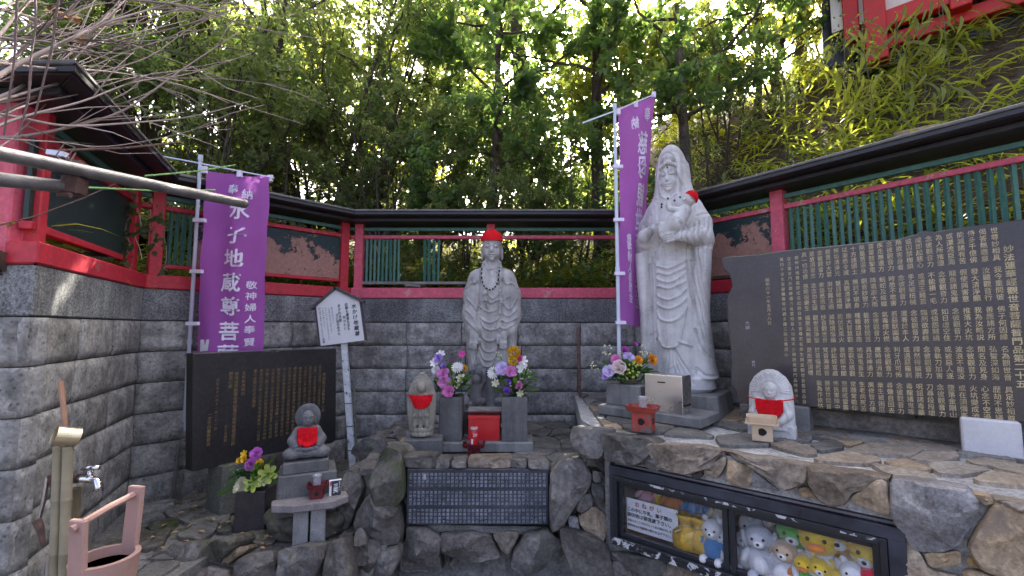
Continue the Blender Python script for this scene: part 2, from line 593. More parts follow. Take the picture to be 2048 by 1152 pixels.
M['case_cloth'] = plain('case_cloth', (0.22, 0.09, 0.10), 0.9)
M['white_paint'] = plain('white_paint', (0.72, 0.73, 0.76), 0.55, 0, 0.04, 5)
M['paper'] = plain('paper', (0.78, 0.79, 0.82), 0.6, 0, 0.03, 5)
M['sign_edge'] = plain('sign_edge', (0.075, 0.062, 0.070), 0.75, 0, 0.3, 15, 0.3)
M['worn_white'] = peel('worn_white', (0.62, 0.64, 0.68), (0.10, 0.12, 0.12), 16.0, 0.60, 0.6, 0.4)
M['plaster'] = plain('plaster', (0.70, 0.66, 0.60), 0.8, 0, 0.08, 3)
M['ink'] = plain('ink', (0.03, 0.03, 0.035), 0.6)
M['ink_red'] = plain('ink_red', (0.55, 0.04, 0.06), 0.6)
M['gold'] = plain('gold_ink', (0.56, 0.46, 0.26), 0.5, 0.0, 0.45, 14)
M['gold_dull'] = plain('gold_dull', (0.21, 0.145, 0.07), 0.6, 0.0, 0.5, 22)
M['chalk'] = plain('chalk', (0.25, 0.275, 0.33), 0.7, 0, 0.6, 7)
M['chalk_white'] = plain('chalk_white', (0.45, 0.45, 0.45), 0.7)
M['banner_white'] = plain('banner_white', (0.78, 0.72, 0.86), 0.8, 0, 0.04)
M['knit_red'] = plain('knit_red', (0.62, 0.010, 0.018), 0.95, 0, 0.25, 60, 1.0, 0.15)
M['red_metal'] = plain('red_metal', (0.52, 0.018, 0.022), 0.35, 0, 0.15, 8, 0.05)
M['lacquer'] = plain('lacquer', (0.31, 0.042, 0.026), 0.35, 0, 0.15, 8)
M['lacquer_worn'] = peel('lacquer_worn', (0.36, 0.05, 0.035), (0.13, 0.11, 0.10), 11.0, 0.52, 0.5, 0.2)
M['lacquer_dark'] = plain('lacquer_dark', (0.115, 0.012, 0.018), 0.3, 0, 0.2, 8)
M['hinoki'] = plain('hinoki', (0.60, 0.46, 0.31), 0.65, 0, 0.12, 12, 0.2)
M['cream_plastic'] = plain('cream_plastic', (0.62, 0.48, 0.27), 0.4, 0, 0.08)
M['dark_hole'] = plain('dark_hole', (0.012, 0.010, 0.010), 0.9)
M['steel'] = plain('steel', (0.62, 0.60, 0.58), 0.30, 0.9, 0.06, 5)
M['chrome'] = plain('chrome', (0.72, 0.72, 0.75), 0.14, 1.0, 0.04)
M['brass'] = plain('brass', (0.60, 0.53, 0.36), 0.32, 0.8, 0.15)
M['pipe'] = plain('galvanised_pipe', (0.22, 0.215, 0.215), 0.42, 0.6, 0.4, 12, 0.2)
M['rust'] = plain('rust', (0.085, 0.045, 0.038), 0.9, 0.0, 0.5, 30, 0.8)
M['rust_pipe'] = plain('rust_pipe', (0.12, 0.070, 0.058), 0.85, 0.0, 0.45, 24, 0.5)
M['pvc'] = plain('pole_white', (0.62, 0.67, 0.78), 0.4, 0, 0.04)
M['bamboo'] = plain('bamboo_old', (0.30, 0.265, 0.175), 0.55, 0, 0.3, 7, 0.2, vary=0.12)
M['bamboo_dark'] = plain('bamboo_dark', (0.15, 0.125, 0.075), 0.6, 0, 0.4, 7, 0.2)
M['cane_green'] = plain('cane_green', (0.13, 0.30, 0.085), 0.5)
M['bucket'] = plain('bucket_wood', (0.40, 0.245, 0.205), 0.7, 0, 0.12, 8, 0.25)
M['water'] = plain('dark_water', (0.03, 0.022, 0.018), 0.08)
M['handle_wood'] = plain('handle_wood', (0.33, 0.175, 0.105), 0.6, 0, 0.2, 10)
M['bark'] = stone('bark', (0.035, 0.028, 0.022), (0.07, 0.055, 0.042), (0.12, 0.098, 0.078), 7, 0.9, 1.0, 40, vary=0.2, dist=0.02)
M['bark_pale'] = stone('bark_pale', (0.16, 0.125, 0.085), (0.27, 0.205, 0.14), (0.36, 0.28, 0.20), 3, 0.9, 0.8, 20, vary=0.1, dist=0.02)
M['twig'] = plain('twig', (0.34, 0.27, 0.24), 0.75, 0, 0.3, 6, 0.2, vary=0.3)
M['twig_dark'] = plain('twig_dark', (0.085, 0.052, 0.050), 0.7, 0, 0.3, 6, 0.2)
M['bamboo_stem'] = plain('bamboo_stem', (0.10, 0.12, 0.045), 0.6)
M['dry_leaf'] = plain('dry_leaf', (0.42, 0.26, 0.13), 0.8, 0, 0.4, 20)
M['moss'] = plain('moss', (0.045, 0.060, 0.014), 0.95, 0, 0.45, 50, 1.0)
M['leaf'] = leafmat('leaf_dark', (0.045, 0.10, 0.052), (0.12, 0.18, 0.08), (0.32, 0.50, 0.09), 0.27, 0.5)
M['leaf_mid'] = leafmat('leaf_mid', (0.078, 0.115, 0.056), (0.165, 0.21, 0.10), (0.42, 0.52, 0.12), 0.36, 0.55)
M['leaf_light'] = leafmat('leaf_light', (0.085, 0.12, 0.036), (0.19, 0.225, 0.06), (0.56, 0.60, 0.06), 0.42)
M['sasa'] = leafmat('sasa_leaf', (0.05, 0.09, 0.026), (0.16, 0.19, 0.055), (0.62, 0.68, 0.05), 0.36)
M['bamboo_leaf'] = leafmat('bamboo_leaf', (0.09, 0.13, 0.03), (0.22, 0.26, 0.05), (0.75, 0.80, 0.05), 0.4)
M['litter'] = leafmat('leaf_litter', (0.045, 0.028, 0.015), (0.20, 0.13, 0.07), (0.25, 0.15, 0.06), 0.7)
M['bouquet_leaf'] = leafmat('bouquet_leaf', (0.03, 0.10, 0.03), (0.10, 0.22, 0.05), (0.2, 0.4, 0.05), 0.45)


def glassmat(name, tint=(1, 1, 1), refl=1.0, rough=0.02, milk=0.0):
    t = NT(name)
    t.t.nodes.remove(t.b)
    tr = t.n('ShaderNodeBsdfTransparent')
    tr.inputs[0].default_value = (tint[0], tint[1], tint[2], 1)
    gl = t.n('ShaderNodeBsdfGlossy')
    gl.inputs['Roughness'].default_value = rough
    gl.inputs[0].default_value = (refl, refl, refl, 1)
    lw = t.n('ShaderNodeLayerWeight')
    lw.inputs['Blend'].default_value = 0.5
    pw = t.n('ShaderNodeMath', operation='POWER')
    t.l(lw.outputs['Facing'], pw.inputs[0])
    pw.inputs[1].default_value = 4.0
    ma = t.n('ShaderNodeMath', operation='MULTIPLY_ADD')
    t.l(pw.outputs[0], ma.inputs[0])
    ma.inputs[1].default_value = 0.6
    ma.inputs[2].default_value = 0.05
    mx = t.n('ShaderNodeMixShader')
    t.l(ma.outputs[0], mx.inputs[0])
    first = tr.outputs[0]
    if milk:
        df = t.n('ShaderNodeBsdfDiffuse')
        df.inputs[0].default_value = (0.8, 0.82, 0.85, 1)
        mk = t.n('ShaderNodeMixShader')
        mk.inputs[0].default_value = milk
        t.l(first, mk.inputs[1])
        t.l(df.outputs[0], mk.inputs[2])
        first = mk.outputs[0]
    t.l(first, mx.inputs[1])
    t.l(gl.outputs[0], mx.inputs[2])
    t.l(mx.outputs[0], t.out.inputs[0])
    return t.m


M['glass'] = glassmat('window_glass', (0.93, 0.94, 0.95))
M['clear_cup'] = glassmat('clear_cup', (0.90, 0.92, 0.94), 1.0, 0.06, 0.22)
M['cellophane'] = glassmat('cellophane', (0.94, 0.94, 0.95), 1.0, 0.12)


def banner_material():
    t = NT('purple_cloth')
    nz = t.noise(3.0, 4)
    c = t.ramp(nz.outputs[0], [(0.3, (0.46, 0.115, 0.53)), (0.7, (0.54, 0.15, 0.61))]).outputs[0]
    t.fin(c, 0.75, t.bump(t.noise(220, 2).outputs[0], 0.1, 0.002))
    tr = t.n('ShaderNodeBsdfTranslucent')
    t.l(t.mix(0.5, c, (0.74, 0.34, 0.80)), tr.inputs[0])
    mx = t.n('ShaderNodeMixShader')
    mx.inputs[0].default_value = 0.45
    t.l(t.b.outputs[0], mx.inputs[1])
    t.l(tr.outputs[0], mx.inputs[2])
    t.l(mx.outputs[0], t.out.inputs[0])
    return t.m


M['banner'] = banner_material()

# ------------------------------------------------------------------ lettering
_GL = {}
_fc = bpy.data.curves.new('glyph_source', 'FONT')
_fc.resolution_u = 2
_fo = bpy.data.objects.new('glyph_source', _fc)


def glyph(ch, bold):
    k = (ch, bold)
    if k not in _GL:
        _fc.body = ch
        _fc.offset = bold
        _fc.align_x = 'CENTER'
        me = bpy.data.meshes.new_from_object(_fo)
        V = np.array([v.co[:2] for v in me.vertices], dtype=np.float32).reshape(-1, 2)
        F = [tuple(p.vertices) for p in me.polygons]
        bpy.data.meshes.remove(me)
        if len(V):
            V[:, 1] -= 0.37
        _GL[k] = (V, F)
    return _GL[k]


class Text:
    """letters laid out in a local (x right, z up) plane, merged into one mesh"""

    def __init__(s):
        s.v = []
        s.f = []
        s.n = 0

    def char(s, ch, x, z, size, bold=0.0, slant=0.07, sx=1.0, mirror=False):
        V, F = glyph(ch, 0.0)
        if not len(V):
            return
        W = V * size
        b = bold * size
        # heavier strokes: the same glyph again, shifted a little and laid a hair in front
        lay = [(0, 0)] if bold < 0.008 else [(0, 0), (b, 0), (-b, 0), (0, b), (0, -b)]
        for i, (ox, oz) in enumerate(lay):
            vx = W[:, 0] * sx + ox
            vz = W[:, 1] + W[:, 0] * slant + oz
            if mirror:
                vx = -vx
            s.v.append(np.stack([vx + x, np.full_like(vx, -0.00025 * i), vz + z], 1))
            s.f.extend([tuple(i_ + s.n for i_ in (f[::-1] if mirror else f)) for f in F])
            s.n += len(V)

    def column(s, txt, x, z, size, pitch, dx=0.0, **kw):
        for i, ch in enumerate(txt):
            if ch != ' ':
                s.char(ch, x + dx * i, z - i * pitch, size, **kw)

    def row(s, txt, x, z, size, pitch, dz=0.0, **kw):
        for i, ch in enumerate(txt):
            if ch != ' ':
                s.char(ch, x + i * pitch, z + dz * i, size, **kw)

    def build(s, name, mat, parent, y=0.0, warp=None):
        V = np.concatenate(s.v)
        V[:, 1] += y
        if warp is not None:
            V = warp(V)
        me = bpy.data.meshes.new(name)
        me.from_pydata([tuple(map(float, p)) for p in V], [], s.f)
        return mesh_obj(name, me, mat, parent)
# ================================================================== retaining walls and fences
rnd = random.Random(7)
W = [Vector((-3.75, 2.12)), Vector((-2.22, 2.10)), Vector((-2.76, 3.38)), Vector((-1.64, 4.60)), Vector((1.24, 4.60)), Vector((3.70, 1.127))]
WALL_TOP = 1.89
COURSES = [1.65, 1.42, 1.19, 0.965, 0.74, 0.51, 0.28, 0.05]


def block_mesh(seed, L=0.5, H=0.217, nx=13, nz=6):
    r_ = random.Random(seed)
    off = Vector((seed * 7.3, seed * 3.1, 1.7))
    vs_, fs_ = [], []
    tilt = [r_.uniform(-0.006, 0.006) for _ in range(2)]
    for j in range(nz + 1):
        for i in range(nx + 1):
            u, w = i / nx, j / nz
            x = (u - 0.5) * L
            z = (w - 0.5) * H
            e = min(u, 1 - u) * L
            e2 = min(w, 1 - w) * H
            k = min(1.0, min(e, e2) / 0.02)
            d = noise.noise(Vector((x * 7, z * 9, 0)) + off) * 0.009 + noise.noise(Vector((x * 22, z * 22, 3)) + off) * 0.005
            y = -0.004 - (0.011 + d + tilt[0] * x * 4 + tilt[1] * z * 4) * (k ** 0.5)
            if e < 1e-6 or e2 < 1e-6:
                x += noise.noise(Vector((x * 20, z * 20, 9)) + off) * 0.0035
                z += noise.noise(Vector((x * 20, z * 20, 5)) + off) * 0.0035
            vs_.append((x, y, z))
    n1 = nx + 1
    for j in range(nz):
        for i in range(nx):
            a = j * n1 + i
            fs_.append((a, a + 1, a + 1 + n1, a + n1))
    rim = [i for i in range(n1)] + [j * n1 + nx for j in range(1, nz + 1)] + [nz * n1 + i for i in range(nx - 1, -1, -1)] + [j * n1 for j in range(nz - 1, 0, -1)]
    b = len(vs_)
    for q in rim:
        vs_.append((vs_[q][0], 0.09, vs_[q][2]))
    m_ = len(rim)
    for i in range(m_):
        j = (i + 1) % m_
        fs_.append((rim[j], rim[i], b + i, b + j))
    me = bpy.data.meshes.new('block')
    me.from_pydata(vs_, [], fs_)
    me.polygons.foreach_set('use_smooth', np.ones(len(me.polygons), dtype=bool))
    me.materials.append(M['block'])
    return me


BLOCKS = [block_mesh(k) for k in range(8)]


def turn(i):
    if i <= 0 or i >= len(W) - 1:
        return 0.0
    a = W[i] - W[i - 1]
    b = W[i + 1] - W[i]
    return -math.atan2(a.x * b.y - a.y * b.x, a.dot(b))   # clockwise positive


class Seg:
    def __init__(s, i):
        s.p, s.q = W[i], W[i + 1]
        d = s.q - s.p
        s.L = d.length
        s.rz = math.atan2(d.y, d.x)
        s.tl = math.tan(turn(i) / 2)
        s.tr = math.tan(turn(i + 1) / 2)

    def bar(s, mb, y0, y1, z0, z1, x0=None, x1=None):
        """a bar along the segment, mitred where it reaches the segment's ends"""
        def X0(y):
            return x0 if x0 is not None else -y * s.tl
        def X1(y):
            return x1 if x1 is not None else s.L + y * s.tr
        v = []
        for z in (z0, z1):
            v += [(X0(y0), y0, z), (X1(y0), y0, z), (X1(y1), y1, z), (X0(y1), y1, z)]
        mb.add(v, [(3, 2, 1, 0), (4, 5, 6, 7), (0, 1, 5, 4), (1, 2, 6, 5), (2, 3, 7, 6), (3, 0, 4, 7)])
        return mb


WALL_LABELS = ['grey block retaining wall turning away at the far left edge', 'grey rock-faced block wall receding beside the water tap and bamboo',
               'grey block wall behind the left purple banner and dark stele', 'grey block wall behind the tall statue with the red cap',
               'grey block wall behind the large gold-lettered stele']
LOWZ = [0.0, 0.0, 0.2, 0.4, 0.8]
SEGS = [Seg(i) for i in range(5)]
for i, s_ in enumerate(SEGS):
    t = thing('retaining_wall', WALL_LABELS[i], 'wall', (s_.p.x, s_.p.y, 0), s_.rz, 'block retaining walls round the shrine')
    s_.bar(MB(), 0.012, 0.30, -0.2, WALL_TOP - 0.002).build('wall_core', M['mortar_dark'], t)
    # cast band of exposed aggregate on top of the courses
    mb = MB()
    s_.bar(mb, -0.012, 0.02, COURSES[0] + 0.004, WALL_TOP)
    mb.build('coping_band', M['aggregate'], t, bevel=0.006)
    n = max(2, round(s_.L / 0.53))
    for c in range(len(COURSES) - 1):
        z1, z0 = COURSES[c], COURSES[c + 1]
        if z1 < LOWZ[i]:
            continue
        cuts = [0.0] + [(k + rnd.uniform(-0.05, 0.05)) / n * s_.L for k in range(1, n)] + [s_.L]
        for k in range(n):
            a, b_ = cuts[k], cuts[k + 1]
            me = BLOCKS[rnd.randrange(8)]
            o = mesh_obj('block', me, None, t)
            o.location = ((a + b_) / 2, rnd.uniform(-0.004, 0.003), (z0 + z1) / 2)
            o.scale = ((b_ - a - 0.006) / 0.5, 1, (z1 - z0 - 0.0065) / 0.217)
            if rnd.random() < 0.5:
                o.rotation_euler = (0, 0, 0)

# ------------------------------------------------------------------ fences on the walls
FENCE_LABELS = ['big red post and black roof of the fence at far left', 'dark green panelled red fence under a black roof, left side',
                'red fence bay with peeling dark green panels beside purple banner', 'red fence with few remaining green slats behind capped statue',
                'red fence with close green slats above the large stele']
SLAT = MB().box((0, 0, 0), (0.021, 0.021, 0.45), (0, 0, R(45))).mesh('slat')
SLAT.materials.append(M['green'])


def slat(parent, x, z=2.295, tilt=0.0):
    o = mesh_obj('slat', SLAT, None, parent, (x, 0.07 + rnd.uniform(-0.004, 0.004), z), (0, tilt + rnd.uniform(-0.014, 0.014), rnd.uniform(-0.3, 0.3)))
    return o


def post(parent, x, w=0.085, z0=1.895, z1=2.69, mat='red_pink', y=0.07):
    return MB().box((x, y, (z0 + z1) / 2), (w, w, z1 - z0)).build('post', M[mat], parent, bevel=0.006)


FENCES = []
for i, s_ in enumerate(SEGS):
    t = thing('shrine_fence', FENCE_LABELS[i], 'fence', (s_.p.x, s_.p.y, 0), s_.rz, 'red and green fences on the block walls')
    FENCES.append(t)
    pm = ['red_pink', 'red', 'red', 'red_pink', 'red_pink'][i]
    # roof: sloping sheets, eave edge coloured pale for its highlight, dark beam under it
    mb = MB()
    def sheet(ya, za, yb, zb, th=0.018):
        v = []
        for (y, z) in ((ya, za), (yb, zb)):
            for dz in (0, th):
                v += [(-y * s_.tl, y, z + dz), (s_.L + y * s_.tr, y, z + dz)]
        mb.add(v, [(0, 1, 3, 2), (4, 6, 7, 5), (0, 4, 5, 1), (2, 3, 7, 6), (0, 2, 6, 4), (1, 5, 7, 3)])
    sheet(-0.20, 2.735, 0.07, 2.785)
    sheet(0.07, 2.786, 0.34, 2.735)
    mb.build('roof_sheet', M['roof_black'], t)
    mb = MB()
    s_.bar(mb, 0.03, 0.11, 2.79, 2.822)
    mb.build('ridge_cap', M['roof_black'], t, bevel=0.012)
    mb = MB()
    s_.bar(mb, -0.222, -0.202, 2.735, 2.757)
    mb.build('eave_edge', M['eave_highlight'], t, bevel=0.005)
    mb = MB()
    s_.bar(mb, -0.214, -0.202, 2.706, 2.733)
    mb.build('eave_board', M['roof_black'], t, bevel=0.002)
    mb = MB()
    s_.bar(mb, -0.198, -0.05, 2.702, 2.722)
    s_.bar(mb, -0.10, 0.24, 2.665, 2.70)
    mb.build('eave_beam', M['roof_black'], t, bevel=0.005)
    # rails
    if i > 0:
        mb = MB()
        s_.bar(mb, 0.055, 0.085, 2.60, 2.635)
        mb.build('upper_rail', M['green'], t, bevel=0.003)
        mb = MB()
        s_.bar(mb, 0.045, 0.095, 2.515, 2.552)
        mb.build('top_rail', M[pm], t, bevel=0.004)
    mb = MB()
    s_.bar(mb, -0.022, 0.12, 1.893, 2.0)
    mb.build('base_beam', M['red_pink' if i == 3 else 'red'], t, bevel=0.008)

# far left: one heavy post at the corner, panel behind it
t = FENCES[0]
L0 = SEGS[0].L
mb = MB()
mb.box((L0 - 0.215, 0.06, 2.31), (0.20, 0.165, 0.83))
mb.build('corner_post', M['red_pink'], t, bevel=0.008)
mb = MB()
rr = random.Random(3)
for k in range(9):
    mb.box((L0 - 0.30 + k * 0.022, -0.035 + rr.uniform(0, 0.02), 1.93 - rr.uniform(0, 0.03)), (0.02, 0.05, rr.uniform(0.05, 0.12)), (0, rr.uniform(-0.1, 0.1), 0))
mb.build('rotten_post_foot', M['rot_wood'], t)
MB().box((L0 / 2 - 0.1, 0.08, 2.28), (L0 - 0.2, 0.02, 0.5)).build('panel', M['green_dark'], t)
# left: solid dark green panel in a red frame
t = FENCES[1]
L1 = SEGS[1].L
MB().box((L1 / 2, 0.07, 2.31), (L1 - 0.09, 0.018, 0.40)).build('panel', M['green_dark'], t)
MB().box((L1 / 2, 0.07, 2.085), (L1 - 0.09, 0.05, 0.04)).build('bottom_rail', M['red'], t, bevel=0.004)
post(t, L1 - 0.075, mat='red')
post(t, 0.12, 0.07, mat='red')
# behind the left banner: torn panels, a few slats
t = FENCES[2]
L2 = SEGS[2].L
post(t, 0.075, mat='red')
post(t, L2 - 0.05, mat='red')
post(t, L2 * 0.46, 0.07, mat='red')
MB().box((0.55, 0.072, 2.30), (0.42, 0.014, 0.42)).build('peeling_panel', M['peeling'], t)
MB().box((L2 * 0.73, 0.072, 2.30), (L2 * 0.54 - 0.12, 0.014, 0.42)).build('peeling_panel', M['peeling'], t)
MB().box((L2 / 2, 0.07, 2.075), (L2 - 0.14, 0.05, 0.032)).build('bottom_rail', M['red'], t, bevel=0.004)
for k in range(4):
    slat(t, 0.16 + k * 0.045)
# behind the capped statue: nine slats, a gap, four slats, then none
t = FENCES[3]
post(t, 0.06)
post(t, 1.42, 0.085)
post(t, SEGS[3].L - 0.06)
mb = MB()
mb.box((0.66, 0.07, 2.055), (1.16, 0.055, 0.028))
mb.build('bottom_rail', M['grey_wood'], t, bevel=0.004, jitter=0.004)
mb = MB()
mb.box((0.63, 0.0, 2.025), (0.16, 0.05, 0.02), (0.1, 0.06, 0.2))
mb.build('broken_board', M['grey_wood'], t, jitter=0.008)
for k in range(9):
    slat(t, 0.135 + k * 0.041)
for k in range(4):
    slat(t, 0.735 + k * 0.0475)
# right: peeling bay, then close-set slats
t = FENCES[4]
post(t, 1.385, 0.095)
post(t, 0.08)
post(t, 3.55)
MB().box((0.73, 0.072, 2.27), (1.20, 0.014, 0.48)).build('peeling_panel', M['peeling'], t)
MB().box((0.73, 0.07, 2.03), (1.2, 0.05, 0.03)).build('bottom_rail', M['rot_wood'], t, bevel=0.004)
MB().box((2.45, 0.07, 2.045), (2.0, 0.05, 0.032)).build('bottom_rail', M['red'], t, bevel=0.004)
x = 1.47
while x < 3.48:
    slat(t, x)
    x += 0.0465
# ================================================================== stonework
def conv(x0, y0, k):
    return lambda pts: [(x0 + a / k, y0 + b / k) for a, b in pts]


def resample(poly, n, seed=0, wob=0.0):
    """n points round a closed outline, corners slightly rounded"""
    P = [Vector(p) for p in poly]
    # one pass of corner cutting
    Q = []
    for i in range(len(P)):
        a, b = P[i], P[(i + 1) % len(P)]
        Q += [a.lerp(b, 0.10), a.lerp(b, 0.90)]
    seg = [(Q[i], Q[(i + 1) % len(Q)]) for i in range(len(Q))]
    tot = sum((b - a).length for a, b in seg)
    out = []
    step = tot / n
    acc, i, used = 0.0, 0, 0.0
    for k in range(n):
        d = k * step
        while i < len(seg) - 1 and used + (seg[i][1] - seg[i][0]).length < d:
            used += (seg[i][1] - seg[i][0]).length
            i += 1
        a, b = seg[i]
        l_ = max((b - a).length, 1e-9)
        out.append(a.lerp(b, min(1, (d - used) / l_)))
    return out


def stone_piece(pts3, nrm, mat, parent, proud=0.04, sink=0.06, seed=0, rough=1.0, inset=0.006, name='stone', n=None, facet=1.0, dome=1.0, grow=1.0):
    """a rock whose outline lies on a plane; its face swells out along nrm"""
    org = Vector(parent.location) if parent else Vector((0, 0, 0))
    nrm = Vector(nrm).normalized()
    c = sum(pts3, Vector((0, 0, 0))) / len(pts3)
    e1 = nrm.orthogonal().normalized()
    e2 = nrm.cross(e1)
    P2 = [((p - c).dot(e1), (p - c).dot(e2)) for p in pts3]
    area = sum(P2[i][0] * P2[(i + 1) % len(P2)][1] - P2[(i + 1) % len(P2)][0] * P2[i][1] for i in range(len(P2)))
    if area < 0:
        P2 = P2[::-1]
    size = max(max(abs(a) for a, b in P2), max(abs(b) for a, b in P2))
    n = n or int(min(56, max(18, size * 230)))
    B = [q * grow for q in resample(P2, n)]
    r_ = random.Random(seed * 13 + 5)
    planes = []
    for _ in range(4):
        a = r_.uniform(0, 6.28)
        planes.append((math.cos(a), math.sin(a), r_.uniform(0.35, 1.25) * facet, r_.uniform(0.35, 0.95)))
    so = Vector((seed * 3.71, seed * 1.37, seed * 0.77))
    rings = [(1.035, -sink), (1.03 - inset / max(size, 0.02), -0.002), (0.995, 0.45), (0.93, 0.76), (0.80, 0.92), (0.60, 1.0), (0.32, 1.02)]
    vs_, fs_ = [], []
    for (k, h) in rings:
        for b in B:
            x, y = b[0] * k, b[1] * k
            if k > 0.9:
                w_ = (noise.noise(Vector((b[0] * 9, b[1] * 9, 0)) + so) * 0.020 + noise.noise(Vector((b[0] * 28, b[1] * 28, 7)) + so) * 0.008) * rough * min(1, size * 6)
                x *= 1 + w_ / max(size, 0.03)
                y *= 1 + w_ / max(size, 0.03)
            if h < 0:
                z = h
            else:
                hh = h * proud * dome + proud * (1 - dome) * min(1, h * 1.6)
                for (cx, cy, sl, off) in planes:
                    q = proud * off + 0.35 * proud - sl * proud * (x * cx + y * cy) / max(size, 0.03)
                    hh = min(hh, max(q, 0.003))
                dn = noise.noise(Vector((x * 6, y * 6, 0.3)) + so) * 0.45 * proud + noise.noise(Vector((x * 16, y * 16, 2.3)) + so) * 0.016
                dn += (0.5 - abs(noise.noise(Vector((x * 22, y * 22, 5.3)) + so)) * 2) * 0.008 + noise.noise(Vector((x * 45, y * 45, 4.3)) + so) * 0.005
                z = hh + dn * rough * min(1, h * 1.4)
            vs_.append(c + e1 * x + e2 * y + nrm * z - org)
    m_ = len(B)
    for i in range(len(rings) - 1):
        for k in range(m_):
            k2 = (k + 1) % m_
            fs_.append((i * m_ + k, i * m_ + k2, (i + 1) * m_ + k2, (i + 1) * m_ + k))
    zc = proud * 1.0 * dome + proud * (1 - dome) + noise.noise(so) * 0.3 * proud * rough
    vs_.append(c + nrm * max(zc * 0.95, 0.004) - org)
    ctr = len(vs_) - 1
    b0 = (len(rings) - 1) * m_
    for k in range(m_):
        fs_.append((b0 + k, b0 + (k + 1) % m_, ctr))
    me = bpy.data.meshes.new(name)
    me.from_pydata([tuple(v) for v in vs_], [], fs_)
    me.polygons.foreach_set('use_smooth', np.ones(len(me.polygons), dtype=bool))
    me.set_sharp_from_angle(angle=R(26))
    return mesh_obj(name, me, mat, parent)


def clip_half(poly, px, py, nx, ny):
    out = []
    for i in range(len(poly)):
        a, b = poly[i], poly[(i + 1) % len(poly)]
        da = (a[0] - px) * nx + (a[1] - py) * ny
        db = (b[0] - px) * nx + (b[1] - py) * ny
        if da <= 0:
            out.append(a)
        if (da < 0 < db) or (db < 0 < da):
            k = da / (da - db)
            out.append((a[0] + (b[0] - a[0]) * k, a[1] + (b[1] - a[1]) * k))
    return out


def crazy_paving(poly, z, cell, mats, parent, seed, gap=0.012, proud=0.012, avoid=None):
    """irregular flags fitted together inside a plan outline"""
    r_ = random.Random(seed)
    xs = [p[0] for p in poly]
    ys = [p[1] for p in poly]
    seeds = []
    x = min(xs)
    while x < max(xs) + cell:
        y = min(ys)
        while y < max(ys) + cell:
            seeds.append((x + r_.uniform(-0.42, 0.42) * cell, y + r_.uniform(-0.42, 0.42) * cell * 0.8))
            y += cell * 0.8
        x += cell
    for k, s_ in enumerate(seeds):
        c = list(poly)
        for o in seeds:
            if o is s_:
                continue
            dx, dy = o[0] - s_[0], o[1] - s_[1]
            d = math.hypot(dx, dy)
            if d > cell * 3.2 or d < 1e-6:
                continue
            c = clip_half(c, s_[0] + dx / 2 - dx / d * gap / 2, s_[1] + dy / 2 - dy / d * gap / 2, dx / d, dy / d)
            if len(c) < 3:
                break
        if len(c) < 3:
            continue
        ar = abs(sum(c[i][0] * c[(i + 1) % len(c)][1] - c[(i + 1) % len(c)][0] * c[i][1] for i in range(len(c)))) / 2
        if ar < 0.0016:
            continue
        cen = (sum(p[0] for p in c) / len(c), sum(p[1] for p in c) / len(c))
        if avoid and avoid(cen[0], cen[1]):
            continue
        stone_piece([Vector((p[0], p[1], z)) for p in c], (0, 0, 1), M[r_.choice(mats)], parent, proud * r_.uniform(0.6, 1.2), 0.03, seed * 50 + k,
                    0.35, 0.004, 'flagstone', 16, 0.15, 0.25)


# the three masses --------------------------------------------------
ZC, ZR, ZL = 0.68, 0.95, 0.32
CA = Vector((0.598, 2.85))
CD = Vector((0.7536, -0.6573))
CN = Vector((-0.6573, -0.7536, 0))
plat_c = thing('stone_platform', 'dark rock platform with engraved plaque under the red-capped statue', 'platform', (-0.1, 3.0, 0))
plat_r = thing('stone_platform', 'brown and tan rock platform with white mortar holding the toy case', 'platform', (1.6, 2.0, 0))
plat_l = thing('stone_platform', 'low mossy rock bed under the left stele and seated figure', 'platform', (-1.7, 2.8, 0))


def slab_core(name, plan, z0, z1, mat, parent):
    o = Vector(parent.location)
    n = len(plan)
    v = [(p[0] - o.x, p[1] - o.y, z0 - o.z) for p in plan] + [(p[0] - o.x, p[1] - o.y, z1 - o.z) for p in plan]
    f = [tuple(reversed(range(n))), tuple(range(n, 2 * n))] + [(i, (i + 1) % n, n + (i + 1) % n, n + i) for i in range(n)]
    return MB().add(v, f).build(name, mat, parent)


def off(p, d):
    return (p[0] + CN.x * d, p[1] + CN.y * d)


# centre
slab_core('core', [(-1.02, 3.06), (0.30, 3.06), (0.64, 2.92), (0.9, 3.2), (0.9, 4.6), (-1.15, 4.6)], -0.1, ZC - 0.012, M['mortar_mid'], plat_c)
# right: top slab and the masonry round the case niche
RA = CA - CD * 0.05
RE = CA + CD * 2.6
CASE_T0, CASE_T1 = 0.0, 1.36
CASE_Z0, CASE_Z1 = PV(1226, 1078, CA, CD).z, PV(1216, 927, CA, CD).z
inn = 0.02
back = [(3.62, 1.25), (1.25, 4.58), (0.62, 4.58), (0.50, 3.35)]
slab_core('core_top', [off(RA, -inn), off(RE, -inn)] + back, CASE_Z1 + 0.02, ZR - 0.012, M['mortar'], plat_r)
slab_core('core_low', [off(RA, -inn), off(RE, -inn)] + back, -0.1, CASE_Z0 - 0.01, M['mortar_mid'], plat_r)
slab_core('core_side', [off(CA + CD * (CASE_T1 + 0.02), -inn), off(RE, -inn)] + back[:1] + [(2.4, 2.9), off(CA + CD * (CASE_T1 + 0.02), -0.9)], CASE_Z0 - 0.01, CASE_Z1 + 0.02, M['mortar'], plat_r)
slab_core('core_back', [off(RA, -0.42), off(CA + CD * (CASE_T1 + 0.02), -0.42), (2.2, 2.95), (1.25, 4.58), (0.62, 4.58), (0.52, 3.4)], CASE_Z0 - 0.01, CASE_Z1 + 0.02, M['mortar_mid'], plat_r)
slab_core('core_end', [off(CA - CD * 0.05, -inn), off(CA - CD * 0.012, -inn), off(CA - CD * 0.012, -0.42), off(CA - CD * 0.05, -0.42)], CASE_Z0 - 0.01, CASE_Z1 + 0.02, M['mortar_mid'], plat_r)
